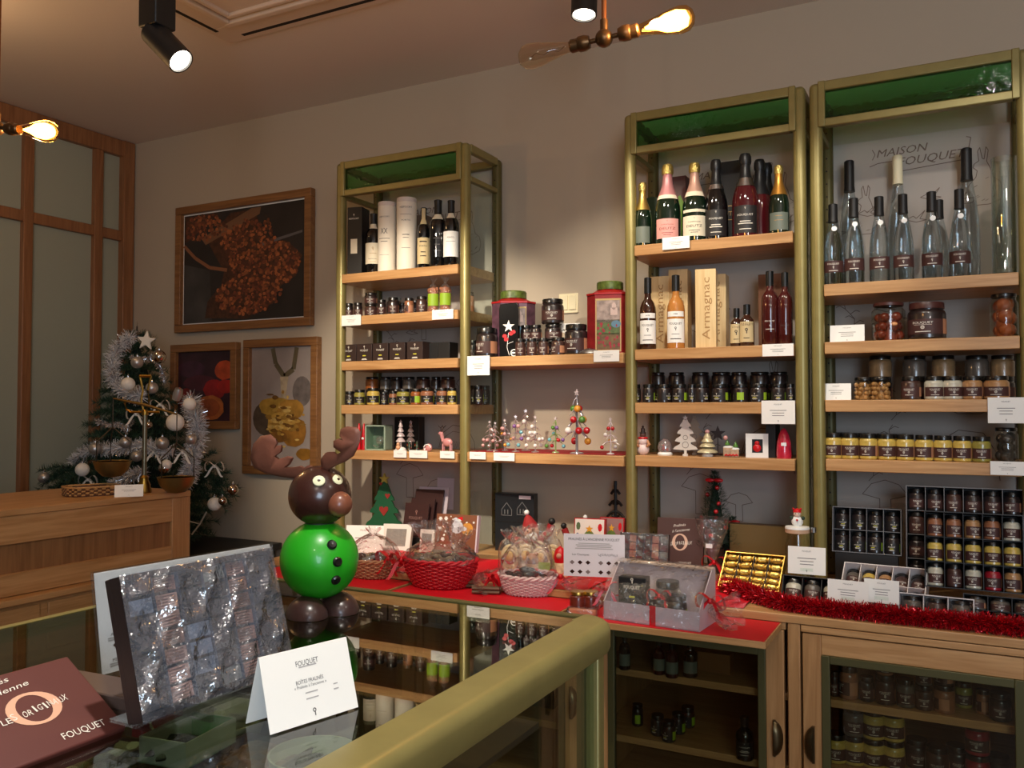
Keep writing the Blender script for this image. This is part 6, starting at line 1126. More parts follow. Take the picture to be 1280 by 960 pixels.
# ================================================================ GIFT BOXES OF JARS UNDER THE RIGHT CABINET
def jar_box(name, label, p, rz, lean, w, h, nx, ny, frame, conts, jl, group, jw=None, jh=None, depth=.07, skip=(), style='brown', edge=.007, wall=None):
    """open box whose open side faces -y, leaning back; its jars are things of their own"""
    Tb = T_(p, rx=-lean, rz=rz); t = thing(name, label, 'jar box', T=Tb); wall = wall or frame
    obj('back', MB().bx(-w / 2, w / 2, depth - .003, depth, 0, h), frame, t)
    for a in ((-w / 2, w / 2, 0, .003), (-w / 2, w / 2, h - .003, h), (-w / 2, -w / 2 + .003, .003, h - .003), (w / 2 - .003, w / 2, .003, h - .003)): obj('side', MB().bx(a[0], a[1], 0, depth - .003, a[2], a[3]), wall, t)
    cw, ch = (w - .006) / nx, (h - .006) / ny
    for i in range(1, nx): x = -w / 2 + .003 + i * cw; obj('divider', MB().bx(x - .001, x + .001, .004, depth - .003, .003, h - .003), wall, t)
    for j in range(1, ny): z = .003 + j * ch; obj('divider', MB().bx(-w / 2 + .003, w / 2 - .003, .008, depth - .003, z - .001, z + .001), wall, t)
    jw = jw or min(cw * .46, depth * .5 - .003); jh = jh or ch * .92; k = 0
    for j in range(ny - 1, -1, -1):
        for i in range(nx):
            if (i, j) in skip: continue
            c = conts[k % len(conts)]; k += 1
            T = Tb @ T_((-w / 2 + .003 + (i + .5) * cw, depth - .004 - jw, .0035 + j * ch), rz=R_(random.uniform(-18, 18))) @ Matrix.Diagonal((jw / JW, jw / JW, jh / JH, 1))
            jar(None, 0, 0, c, f'{jl}, {ORD[ny - 1 - j]} row, {ORD[i]} from the left', T=T, s=(1, 1), group=group, style=style)
    return t
GBLK = M('black_gift_box', (26, 25, 27), .5); GWHT = M('white_gift_box', (222, 214, 212), .5); GRED = M('red_gift_box', (180, 18, 34), .5); GGRY = M('grey_divider', (112, 112, 116), .6)
P = lambda x, y, Y: on_y(x, y, Y)
def boxat(name, label, x0, x1, ytop, ybot, Y, lean, *a, rz=0, **k):
    b0, b1 = P(x0, ybot, Y), P(x1, ybot, Y); top = P((x0 + x1) / 2, ytop, Y); W = b1.x - b0.x; p = Vector(((b0.x + b1.x) / 2, Y, (b0.z + b1.z) / 2)); h = (top.z - p.z) / math.cos(lean) * .97
    return jar_box(name, label, p, rz, lean, W, h, *a, **k), p, W, h
def plinth(label, p, w, d, T=None, mat=None):
    if p.z - CTZ > .012: tag(obj('display_block', MB().bx(-w / 2, w / 2, -.004, d, CTZ + .0005, p.z - .002), mat or GBLK, loc=(p.x, p.y, 0)), label, 'display block')
_, p, w, h = boxat('jar_gift_box', 'black gift box of eight dark jars leaning beside the cabinet post', 1040, 1127, 634, 692, 3.28, R_(10), 4, 2, GBLK, [C_DARK], 'dark jar in the black box beside the post', 'jars in the black box of eight', wall=GGRY, style='lime'); plinth('black block under the box of eight dark jars', p, w * .9, .06)
_, p, w, h = boxat('jar_gift_box', 'large black gift box of dark jars standing at the back', 1133, 1283, 607, 735, 3.20, R_(8), 6, 4, GBLK, [C_DARK, C_DARK, C_CHO, C_DARK], 'dark jar in the back box of the right cabinet', 'dark jars in the back box', wall=GGRY, style='brown', skip=[(i, j) for i in range(1, 6) for j in range(0, 2)])
_, p, w, h = boxat('jar_gift_box', 'large black gift box of mustard and caramel jars before the dark one', 1156, 1282, 640, 738, 3.03, R_(10), 5, 3, GBLK, [C_CAR, C_CAR, C_NUT, C_CAR, C_PALE, C_MUST, C_MUST, C_MUST, C_MUST, C_MUST, C_PALE, C_CHO, C_PALE, C_RED, C_NUT], 'jar in the front black box', 'jars in the front black box')
p = P(1096, 735, 2.99); _ = jar_box('jar_gift_box', 'open white gift box of jars lying tilted below the dark box', Vector((p.x + .01, 2.985, .935)), R_(-4), R_(48), .255, .15, 5, 2, GWHT, [C_GREY, C_MUST, C_NUT, C_CHO, C_DARK, C_CHO, C_CAR, C_CHO, C_PALE, C_DARK], 'jar in the tilted white box', 'jars in the tilted white box')
p = P(1110, 742, 2.93); _ = jar_box('jar_gift_box', 'small red gift box of three jars before the white tray', Vector((p.x, 2.925, CTZ + .002)), 0, R_(26), .185, .055, 3, 1, GRED, [C_DARK, C_CHO, C_DARK], 'jar in the small red box', 'jars in the small red box', depth=.055)
p = P(1169, 757, 2.865); _ = jar_box('jar_gift_box', 'white gift box of three brown labelled jars above the tinsel', Vector((p.x, 2.865, CTZ + .004)), R_(-3), R_(14), .205, .075, 3, 1, GWHT, [C_GREY, C_CHO, C_GREY], 'jar in the white box of three', 'jars in the white box of three', depth=.062)
p = P(1250, 762, 2.86); _ = jar_box('jar_gift_box', 'low black gift box of smoky jars at the picture edge', Vector((p.x, 2.87, CTZ + .004)), R_(-3), R_(12), .19, .088, 3, 2, GBLK, [C_GREY], 'smoky jar in the low black box', 'jars in the low black box', depth=.06)
p = P(1013, 748, 2.91); _ = jar_box('jar_gift_box', 'black gift box of three pale jars beside the gold box', Vector((p.x, 2.90, CTZ + .016)), R_(-2), R_(30), .185, .085, 3, 1, GBLK, [C_PALE, C_GREY, C_PALE], 'pale jar in the black box of three', 'jars in the black box of three', depth=.06)
tag(obj('display_block', MB().bx(-.09, .09, 0, .05, CTZ + .0005, CTZ + .015), GBLK, loc=(p.x, 2.90, 0)), 'low black block under the box of three pale jars', 'display block')
# gold wrapped chocolates
p = Vector((P(936, 740, 2.97).x, 2.95, CTZ + .03)); Tb = T_(p, rx=R_(-44), rz=R_(-3)); t = thing('chocolate_box', 'bronze open box of gold foil wrapped chocolates', 'chocolate box', T=Tb); w, h = .205, .145; BRC2 = M('bronze_box', (110, 78, 40), .45)
obj('back', MB().bx(-w / 2, w / 2, .03, .033, 0, h), BRC2, t)
for a in ((-w / 2, w / 2, 0, .003), (-w / 2, w / 2, h - .003, h), (-w / 2, -w / 2 + .003, .003, h - .003), (w / 2 - .003, w / 2, .003, h - .003)): obj('side', MB().bx(a[0], a[1], 0, .03, a[2], a[3]), GOLD, t)
for i in range(1, 4): obj('divider', MB().bx(-w / 2 + i * w / 4 - .001, -w / 2 + i * w / 4 + .001, .006, .03, .003, h - .003), KBOX, t)
GFOIL = M('gold_wrapper', (244, 208, 112), .3, .85, bump=.9, bscale=90); cm = MB(); cm.lathe([(.0105, -.0225), (.0105, -.0205), (.006, -.0165), (.0098, -.013), (.0098, .013), (.006, .0165), (.0105, .0205), (.0105, .0225)], 10, T_(ry=PI / 2)); cme = cm.mesh('gold_chocolate', GFOIL, 30)
for j in range(5):
    for i in range(4): o = link('gold_chocolate', cme, None, T=Tb @ T_((-w / 2 + (i + .5) * w / 4, .012 - (.010 if j == 0 else 0), .015 + j * .0283), rz=random.uniform(-.12, .12), ry=random.uniform(-.15, .15))); tag(o, f'gold foil chocolate in the bronze box, {ORD[4 - j]} row, {ORD[i]} column', 'chocolate', 'gold chocolates')
tag(obj('box_stand', MB().prism([(0, 0), (.11, 0), (.11, .12), (0, .025)], -w / 2 + .006, w / 2 - .006, Matrix(((0, 0, 1, 0), (1, 0, 0, 0), (0, 1, 0, 0), (0, 0, 0, 1)))), BRC2, T=T_((p.x, 2.962, CTZ + .001), rz=R_(-3))), 'brown wedge stand under the gold chocolate box', 'stand')
# gnome topped jar
p = Vector((P(997, 700, 3.10).x, 3.10, CTZ + .0)); k = m_per_px(p); zt = P(997, 664, 3.10).z - CTZ
t = thing('gnome_jar', 'clear glass jar with a snowman gnome on its lid', 'jar', p, face_cam(p)); r = 15 * k; obj('glass', MB().lathe([(.0005, 0), (r * .95, 0), (r, .006), (r, zt * .8), (r * .8, zt * .93), (r * .8, zt)], 22), thin('jar_glass', (244, 244, 238), .01, .06), t)
l = obj('lid', MB().lathe([(r * .82, zt - .006), (r * .98, zt - .004), (r * .98, zt + .010), (.0004, zt + .012)], 22), M('lid_wood_pink', (206, 170, 140), .5), t); obj('snow', MB().lathe([(r * 1.0, zt + .009), (r * .96, zt + .016), (.0004, zt + .020)], 18), WHITE, l)
g = obj('gnome_body', MB().ball((0, 0, zt + .034), .020, 12, sq=(1, .8, 1)), WHITE, t); obj('head', MB().ball((0, -.002, zt + .060), .013, 12), M('gnome_face', (236, 210, 190), .5), g); obj('hat', MB().lathe([(.0145, zt + .066), (.012, zt + .074), (.0004, zt + .080)], 12).ball((-.012, 0, zt + .077), .004, 6).ball((.012, 0, zt + .077), .004, 6), RED_F, g); obj('heart', MB().ball((0, -.017, zt + .040), .004, 8), RED_F, g)
for s_ in (-1, 1): obj('arm', MB().ball((.019 * s_, -.004, zt + .046), .007, 8), M('gnome_green', (40, 60, 44), .6), g); obj('eye', MB().ball((.005 * s_, -.014, zt + .062), .0016, 6), BLACK, g)
obj('clip', MB().cyl(.009, zt - .002, zt + .016, 12, T_((r * 1.28, 0, 0))), SILVER, t)
for lab, x0, y0, x1, y1, Y, rz in [('white price card standing before the gnome jar', 985, 684, 1032, 716, 2.955, 2), ('left white price card standing in the red tinsel', 1034, 726, 1086, 752, 2.850, -4), ('right white price card standing in the red tinsel', 1080, 725, 1124, 752, 2.860, -2)]:
    b0, b1 = P(x0, y1, Y), P(x1, y1, Y); tz = P((x0 + x1) / 2, y0, Y).z; z = b0.z; pz = max(z, CTZ); t = card(lab, Vector(((b0.x + b1.x) / 2, Y, pz)), b1.x - b0.x, tz - pz, R_(6), R_(rz))
    if pz > CTZ + .01: obj('prop', MB().bx(-.02, .02, .001, .003, CTZ - pz + .001, .02), PANE, t)
# tinsel along the counter's edge
def tinsel(name, label, pts, r, n, mats, lw=.0011, seed=1, cat='tinsel', flatten=1.0):
    rn = random.Random(seed); pts = [Vector(q) for q in pts]; L = [0]
    for a, b in zip(pts, pts[1:]): L.append(L[-1] + (b - a).length)
    mb = MB(); core = MB().tube(pts, .0025, 5)
    for q in range(n):
        s = rn.random() * L[-1]; i = max(k_ for k_ in range(len(L) - 1) if L[k_] <= s); u = (s - L[i]) / max(L[i + 1] - L[i], 1e-6); c = pts[i].lerp(pts[i + 1], u); d = Vector((rn.gauss(0, 1), rn.gauss(0, 1), rn.gauss(0, 1) * flatten)).normalized() * r * rn.uniform(.6, 1.05)
        side = d.cross(Vector((rn.gauss(0, 1), rn.gauss(0, 1), rn.gauss(0, 1)))).normalized() * lw; mb.cur = rn.randrange(len(mats)); e = c + d; m_ = c + d * .5 + side * rn.uniform(-2, 2)
        mb.add([c - side * .5, c + side * .5, m_ + side, m_ - side, e + side * .6, e - side * .6], [(0, 1, 2, 3), (3, 2, 4, 5)])
    t = obj(name, mb, mats, smooth=0); t['kind'] = 'stuff'; tag(t, label, cat); obj('core', core, mats[0], t); return t
RT1 = M('red_tinsel', (206, 16, 34), .24, .5); RT2 = M('dark_red_tinsel', (150, 10, 24), .3, .4); RT3 = M('bright_red_tinsel', (236, 60, 66), .16, .7)
pts = [(-.74, 2.99, CTZ + .03), (-.66, 2.93, CTZ + .030), (-.57, 2.86, CTZ + .026), (-.50, 2.815, CTZ + .024), (-.40, 2.80, CTZ + .024), (-.25, 2.795, CTZ + .026), (-.1, 2.80, CTZ + .024), (.05, 2.80, CTZ + .027), (.2, 2.795, CTZ + .026), (.4, 2.80, CTZ + .025)]
tinsel('red_tinsel', 'thick red tinsel garland along the right counter edge', pts, .036, 15000, [RT1, RT2, RT3, RT1], lw=.0016, seed=3)
# ---------------------------------------------------------------- things inside the glazed base cabinets
def inz(x, y, z): return on_z(x, y, z)
jl = [(1039, 874, 12, 30, C_DARK, 0), (1057, 879, 23, 40, C_CAR, -60), (1079, 879, 18, 30, C_DARK, 0), (1102, 885, 24, 36, C_CHO, 0), (1127, 889, 22, 34, C_GREY, 0), (1150, 890, 22, 30, C_CHO, 0), (1175, 897, 25, 34, C_CAR, -95), (1199, 882, 20, 30, C_OLV, 0), (1223, 891, 16, 30, C_CAR, -80), (1244, 899, 25, 34, C_DARK, 0)]
for i, (x, y, w_, h_, c, rr) in enumerate(jl):
    p = inz(x, y, .6575); p = on_shelf(x, max(p.y, 2.86), .6575)
    jar(p, w_, h_, c, f'{ORD[i]} jar from the left on the upper shelf behind the cabinet glass', rot=face_cam(p) + R_(rr), group='jars on the upper cabinet shelf')
    if i in (1, 3, 5, 6): jar(p + Vector((0, .0, h_ * m_per_px(p) + .0006)), w_ * .85, 24, [C_DARK, C_CAR, C_GREY, C_DARK][(i // 2) % 4], f'jar stacked on the {ORD[i]} jar behind the cabinet glass', rot=face_cam(p) + R_(rr * .5), group='stacked jars on the upper cabinet shelf')
for i, (x, Y) in enumerate([(1040, 2.93), (1063, 2.94), (1087, 2.94), (1111, 2.95), (1140, 3.0), (1165, 2.96), (1190, 3.0), (1215, 2.95), (1240, 2.97)]):
    p = on_shelf(x, Y, .4305); hh = .088; c = C_MUST if i < 4 else [C_DARK, C_CHO, C_DARK, C_RED, C_DARK][i - 4]; jar(p, 0, 0, c, f'{ORD[i]} jar from the left on the lower shelf behind the cabinet glass', s=(.034, hh), group='jars on the lower cabinet shelf')
    if i in (1, 2, 3, 7): jar(p + Vector((0, .004, hh + .0006)), 0, 0, [C_GREY, C_GREY, C_MUST, C_RED][(i % 7) if i < 4 else 3] if i != 3 else C_MUST, f'jar stacked on the {ORD[i]} lower jar behind the cabinet glass', s=(.034, hh), group='stacked jars on the lower cabinet shelf')
for i, (x, y, w_, h_, g) in enumerate([(781, 836, 14, 44, G_BLACK), (824, 842, 15, 44, G_RUBY), (840, 846, 16, 44, G_RUBY), (863, 845, 18, 44, G_BLACK)]):
    p = inz(x, y, .6575); bottle(p, w_, h_, 'tall', g, (WAX,), .80, f'{ORD[i]} dim bottle on the upper shelf under the red board', [(.12, .45, 65, GREYG_L, [])], group='dim bottles under the red board')
p = inz(895, 838, .6575); carton('amber_carton', 'amber carton with olive label under the red board', p, .11, .06, .065, M('amber_carton', (130, 84, 44), .5), 0)
for i, (x, y) in enumerate([(822, 918), (836, 926), (848, 916), (860, 908)]): p = inz(x, y, .4305); jar(p, 17, 25, C_DARK, f'{ORD[i]} dim jar on the lower shelf under the red board', group='dim jars under the red board', style='lime', rot=face_cam(p) + R_(-30))
p = inz(797, 906, .4305); jar(p, 14, 26, C_DARK, 'single lime banded jar left of the dim jars', style='lime', rot=face_cam(p) + R_(-90)); p = inz(931, 948, .4305); bottle(p, 22, 52, 'flask', G_BLACK, (WAX,), .78, 'dim flask at the right end of the lower shelf', [(.1, .45, 60, BLACK_L, fq)])
p = Vector((-1.36, 2.90, .6575)); t = thing('praline_box', 'dark praline box with a grey ring in the far base cabinet', 'chocolate box', p, R_(6)); b = obj('box', MB().bx(-.12, .10, 0, .03, 0, .16), M('wine_box', (74, 34, 40), .45), t); mb = MB(); ring(mb, (.0, .085), .055, .05, .016, .009, n=26); obj('ring_print', mb, GREYG_L, b, loc=(0, -.0008, 0))
for i in range(3): p = Vector((-1.72 + .15 * i, 2.98, .4305)); carton('black_carton', f'{ORD[i]} black carton with grey tag in the far base cabinet', p, .12, .09, .10, BLACK, 0, 'cartons in the far cabinet', faces=[('tag', MB().add([(-.03, 0, .03), (.02, 0, .03), (.02, 0, .055), (-.03, 0, .055)], [(0, 1, 2, 3)]), GREYG_L)])

# ================================================================ ON THE WOODEN COUNTER: SCALES, BASKET, CARD
p = on_z(180, 616, 1.22); k = m_per_px(p); t = thing('balance_scale', 'old brass balance scale with two hanging pans', 'scale', p, 0); YW = PI / 2 - R_(14)
obj('base', MB().lathe([(.0005, 0), (9 * k, 0), (9.5 * k, 3 * k), (7.5 * k, 7 * k), (7.8 * k, 10 * k), (5 * k, 16 * k), (5.2 * k, 19 * k), (3 * k, 22 * k)], 20), BRASS, t); obj('pillar', MB().cyl(2.8 * k, 21 * k, 100 * k, 14), M('dull_steel_brass', (120, 112, 92), .35, .8), t)
obj('collar', MB().lathe([(4 * k, 97 * k), (4.4 * k, 101 * k), (3 * k, 104 * k)], 14), BRASS, t); ux, uy = on_x(222, 520, p.x).y - p.y if False else 0, 0
B3 = Matrix.Rotation(R_(28), 4, 'Z')
hd = MB()
for s_ in (-1, 1): hd.tube([(s_ * 2 * k, 0, 102 * k), (s_ * 5 * k, 0, 116 * k), (s_ * 3 * k, 0, 128 * k), (s_ * 7 * k, 0, 146 * k)], 1.3 * k, 6)
hd.tube([(-7 * k, 0, 146 * k), (7 * k, 0, 146 * k)], 2 * k, 6); obj('fork', hd, BRASS, t, T=B3)
cr = MB().tube([(-18 * k, 0, 101 * k), (18 * k, 0, 101 * k)], 1.6 * k, 6); cr.tube([(-18 * k, 0, 101 * k), (-23 * k, 0, 104 * k), (-26 * k, 0, 112 * k), (-20 * k, 0, 116 * k)], 1.2 * k, 6); obj('crosspiece', cr, BRASS, t, T=B3)
La, Ra = Vector((-40 * k, 0, 118 * k)), Vector((40 * k, 0, 98 * k)); obj('beam', MB().tube([La, (-20 * k, 0, 114 * k), (0, 0, 110 * k), (20 * k, 0, 104 * k), Ra], [1 * k, 1.6 * k, 2.2 * k, 1.6 * k, 1 * k], 8), M('dull_brass', (120, 96, 52), .5, .8), t, T=B3)
for e, dz, lab in ((La, 80, 'left'), (Ra, 80, 'right')):
    c = e - Vector((0, 0, dz * k)); pn = obj('pan', MB().lathe([(22 * k, 1 * k), (23 * k, 2 * k), (19 * k, -9 * k), (11 * k, -17 * k), (.0005, -19 * k)], 26, T_(c)).lathe([(.0005, -18.2 * k), (11 * k, -16.2 * k), (18.4 * k, -8.4 * k), (22 * k, 1 * k)], 26, T_(c)), M('pan_brass', (140, 116, 66), .42, .8), t, T=B3)
    mb = MB().tube([e, c + Vector((0, 0, 44 * k))], .7 * k, 5)
    for a in (0, 2.1, 4.2): mb.tube([c + Vector((0, 0, 44 * k)), c + Vector((22 * k * math.cos(a), 22 * k * math.sin(a), 26 * k)), c + Vector((22 * k * math.cos(a), 22 * k * math.sin(a), 1 * k))], .8 * k, 5)
    obj('hanger', mb, M('dark_chain', (70, 62, 50), .5, .6), pn)
p = on_z(118, 619, 1.22) + Vector((-.02, 0, 0)); p.z = 1.2205; k = m_per_px(p); t = thing('card_tray', 'small two tone bamboo tray beside the brass scales', 'tray', p, R_(68))
TRB = M('bamboo_pale', (186, 140, 86), .6); TRD = M('bamboo_dark', (92, 56, 34), .6); w, d_ = 30 * k, 22 * k; oct_ = [(-w, -d_ * .5), (-w * .7, -d_), (w * .7, -d_), (w, -d_ * .5), (w, d_ * .5), (w * .7, d_), (-w * .7, d_), (-w, d_ * .5)]
obj('base', MB().prism(oct_, 0, .004), TRD, t); mb = MB(); mbd = MB()
for i in range(8):
    a, b_ = Vector(oct_[i] + (0,)), Vector(oct_[(i + 1) % 8] + (0,)); n = 9 if (a - b_).length > w else 4
    for q in range(n):
        u0, u1 = a.lerp(b_, q / n), a.lerp(b_, (q + .86) / n)
        for z in range(4): (mb if (q + z) % 2 else mbd).tube([u0 + Vector((0, 0, .006 + .007 * z)), u1 + Vector((0, 0, .006 + .007 * z))], .0036, 5)
o = obj('woven_side', mb, TRB, t); o['kind'] = 'stuff'; o = obj('dark_weave', mbd, TRD, t); o['kind'] = 'stuff'; obj('rim', MB().tube([(x * 1.02, y * 1.02, .034) for x, y in oct_], .004, 6, True), TRB, t)
for i in range(3): tag(obj('chocolate_bar', MB().bx(-.03, .03, -.008, .008, 0, .010), M('tray_brown', (80, 46, 34), .5), T=T_(p + Vector((.0, .03 * (i - 1), .0265)), rz=R_(66 + 6 * i)), bevel=.002), f'{ORD[i]} brown stick lying in the bamboo tray', 'stick', 'sticks in the bamboo tray')
p = on_z(161, 621, 1.22); card('small white card leaning on the bamboo tray', p, 33 * m_per_px(p), 16 * m_per_px(p), R_(25), R_(50), lines=2)

# ================================================================ CHRISTMAS TREE
TC = Vector((-3.87, 3.10, .836)); TH = 1.18; rn = random.Random(12)
tr = thing('christmas_tree', 'green artificial christmas tree on the black table in the corner', 'christmas tree', TC)
obj('trunk', MB().tube([(0, 0, 0), (0, 0, TH * .98)], [.018, .004], 8), KBOX, tr); obj('stand', MB().cyl(.12, 0, .012, 20), BLACK, tr)
NE = [M('needle_dark', (26, 52, 38), .6), M('needle_green', (40, 72, 48), .6), M('needle_grey', (56, 82, 62), .6)]
nm = MB(); tips = []
def sprig(a, d, L, dens=210, nl=.040):
    d = d.normalized(); u = d.cross(Vector((0, 0, 1))); u.normalize(); v = u.cross(d)
    for q in range(int(L * dens * 4)):
        s = rn.random(); c = a + d * L * s + Vector((0, 0, -.04 * s * s)); b = rn.uniform(0, 6.283); n_ = (u * math.cos(b) + v * math.sin(b) + d * .7).normalized() * nl * rn.uniform(.7, 1.1); e = c + n_
        if TC.y + e.y > YB - .02: e.y = YB - .02 - TC.y
        if TC.y + c.y > YB - .02 or TC.x + min(c.x, e.x) < -4.44: continue
        sd = n_.cross(Vector((rn.gauss(0, 1), rn.gauss(0, 1), rn.gauss(0, 1)))).normalized() * .0016; nm.cur = rn.randrange(3); nm.add([c - sd, c + sd, e], [(0, 1, 2)])
obj('inner_foliage', MB().lathe([(.27, .08), (.25, .2), (.17, .5), (.09, .8), (.03, 1.0), (.001, 1.08)], 14), M('inner_pine_shade', (16, 30, 22), .95), tr)  # filler for dense inner foliage, its shade put into the dark colour
for lv in range(19):
    z = TH * (.06 + .88 * lv / 18); R = .37 * (1 - lv / 19.5) ** .85 + .03
    m = max(5, int(12 - lv * .32))
    for q in range(m):
        a = 2 * PI * q / m + lv * .7; d = Vector((math.cos(a), math.sin(a), .15 - .1 * (1 - lv / 18))); sprig(Vector((0, 0, z)) + d * .02, d, R * rn.uniform(.85, 1.1)); e = Vector((0, 0, z)) + d * R
        for sg in (-.6, .6): d2 = Matrix.Rotation(sg, 3, 'Z') @ d; sprig(Vector((0, 0, z)) + d * R * .45, d2, R * .5)
sprig(Vector((0, 0, TH * .88)), Vector((0, 0, 1)), .16, 260, .03)
# the wide low branches to either side
for px_, py_, w_ in ((52, 590, .3), (60, 600, .3), (66, 585, .30), (80, 600, .28), (95, 590, .24), (285, 590, .30), (295, 610, .28), (270, 605, .3), (278, 575, .22), (262, 630, .26), (300, 600, .2)):
    e = on_y(px_, py_, 2.76 if px_ < 100 else 3.12) - TC; s0 = Vector((e.x * .25, e.y * .25, e.z - .02)); d = e - s0; sprig(s0, d, d.length, 220, .042)
    for f_ in (.45, .7):
        for sg in (-.7, .7): sprig(s0 + d * f_, Matrix.Rotation(sg, 3, 'Y') @ d, .12, 260, .04)
o = obj('foliage', nm, NE, tr, smooth=0); o['kind'] = 'stuff'
TW = M('white_tinsel', (222, 222, 224), .45); TS = M('silver_tinsel', (216, 216, 220), .2, .9)
def gar(name, label, pix, r, n, mats, Y=2.86, seed=1): tinsel(name, label, [on_y(x, y, Y + dy) for x, y, dy in pix], r, n, mats, .0013, seed)
gar('white_tinsel', 'white tinsel garland down the upper left of the tree', [(166, 420, .1), (150, 432, .06), (140, 450, .02), (140, 470, 0), (150, 485, .0), (165, 492, -.02), (175, 495, -.04)], .055, 2600, [TW, TW, TS], 2.93, 2)
gar('white_tinsel', 'white tinsel garland hanging down the right of the tree', [(238, 500, .06), (246, 525, .02), (247, 550, 0), (240, 570, -.03), (238, 590, -.04), (228, 605, -.05)], .06, 3000, [TW, TW, TS], 2.92, 3)
gar('white_tinsel', 'white tinsel garland across the lower left of the tree', [(92, 578, .0), (105, 566, -.03), (118, 562, -.05), (150, 560, -.08), (180, 556, -.1), (215, 568, -.1)], .05, 2400, [TW, TW, TS], 2.92, 4)
gar('white_tinsel', 'white tinsel heap at the tree foot behind the scales', [(140, 605, -.05), (160, 596, -.08), (178, 590, -.1)], .045, 1300, [TW, TS], 2.92, 5)
gar('silver_tinsel', 'thin silver tinsel wound round the tree top', [(165, 448, 0), (180, 450, -.05), (192, 445, -.05), (202, 462, -.03), (205, 478, 0)], .022, 900, [TS], 2.93, 6); gar('silver_tinsel', 'thin silver tinsel across the middle of the tree', [(118, 525, 0), (135, 532, -.05), (150, 530, -.07), (158, 540, -.07), (165, 525, -.08)], .022, 900, [TS], 2.90, 7)
SB = M('matt_silver_bauble', (186, 182, 178), .38, .75); WB = M('snow_bauble', (232, 228, 218), .8, bump=.6, bscale=140); MB_ = M('mirror_bauble', (190, 180, 170), .08, 1)
def bauble(x, y, wpx, m, label, Y=2.80):
    p = on_y(x, y, Y); r = wpx * m_per_px(p) / 2; t = thing('bauble', label, 'bauble', p); obj('ball', MB().ball((0, 0, 0), r, 20), m, t); obj('cap', MB().cyl(r * .2, r * .95, r * 1.2, 10), SILVER, t); obj('hanger', MB().tube([(r * .1 * math.cos(a), 0, r * 1.3 + r * .16 * math.sin(a)) for a in [i * PI / 4 for i in range(8)]], r * .03, 4, True), SILVER, t)
for x, y, w_, m, l in [(171.5, 453, 15, SB, 'matt silver bauble under the white star'), (199, 446, 17, MB_, 'glittering silver bauble right of the star'), (160, 480, 17, WB, 'white snow bauble left of the scale fork'), (190, 485, 15, SB, 'matt silver bauble right of the scale fork'), (237, 505, 16, WB, 'white snow bauble beside the jelly picture'), (219, 528, 22, WB, 'largest white snow bauble above the right scale arm'), (157, 553, 15, SB, 'matt silver bauble above the left pan'), (203, 554, 16, SB, 'matt silver bauble right of the scale pillar'), (239, 549, 13, SB, 'silver bauble buried in the right white tinsel'), (119, 561, 16, SB, 'silver bauble left of the left pan'), (171, 570, 14, SB, 'silver bauble beside the scale pillar foot'), (103, 587, 17, WB, 'white snow bauble above the bamboo tray'), (55, 597, 14, SB, 'silver bauble at the leftmost branch tip'), (206, 585, 15, MB_, 'mirror silver bauble above the right pan'), (208, 581, 13, WB, 'white bauble behind the mirror bauble'), (291, 612, 14, MB_, 'mirror bauble on the right low branch'), (268, 630, 17, WB, 'white bauble hanging lowest on the right'), (278, 626, 11, MB_, 'small mirror bauble behind the lowest white one'), (186, 531, 9, MB_, 'tiny mirror bauble behind the scale pillar')]:
    bauble(x, y, w_, m, l, 2.78 if 100 < x < 250 else 2.74 if x < 100 else 3.0)
p = on_y(183, 426, 2.92); k = m_per_px(p); t = thing('tree_star', 'white felt star near the tree top', 'star ornament', p, R_(25)); st = [((13 if i % 2 == 0 else 5.5) * k * math.sin(i * PI / 5 + .1), (13 if i % 2 == 0 else 5.5) * k * math.cos(i * PI / 5 + .1)) for i in range(10)]; obj('star', MB().prism(st, -.008, .008, T_(rx=PI / 2)), WB, t, bevel=.004, seg=2)
RBW = M('white_ribbon', (214, 214, 208), .5)
for i, (x, y, lab) in enumerate([(170, 518, 'white ribbon bow left of the scale pillar'), (200, 506, 'white ribbon bow right of the scale fork'), (228, 566, 'white ribbon bow above the right pan'), (192, 566, 'white ribbon bow beside the pillar'), (268, 583, 'white ribbon bow on the right low branch'), (110, 600, 'white ribbon bow above the tray')]):
    p = on_y(x, y, 2.80 if x < 250 else 3.0); t = thing('ribbon_bow', lab, 'bow', p, R_(30)); bow(t, (0, 0, 0), .045, RBW)
p = on_y(222, 493, 2.85); t = thing('bauble', 'silver striped barrel ornament above the white snow bauble', 'bauble', p); obj('barrel', MB().lathe([(.0005, -.03), (.018, -.028), (.022, 0), (.018, .028), (.0005, .03)], 14, T_(ry=.4)), SB, t); obj('cap', MB().cyl(.005, .028, .036, 8, T_(ry=.4)), SILVER, t)
mb = MB().tube([on_y(258, 640, 3.0), on_y(250, 655, 3.0), on_y(240, 668, 3.0)], .004, 6).tube([on_y(250, 655, 3.0), on_y(238, 652, 3.0)], .003, 6); tag(obj('bare_twig', mb, M('white_twig', (190, 186, 176), .6)), 'bare whitish twig under the right low branch', 'twig')

# ================================================================ ON THE GLASS COUNTER
GT = GZ + .0008
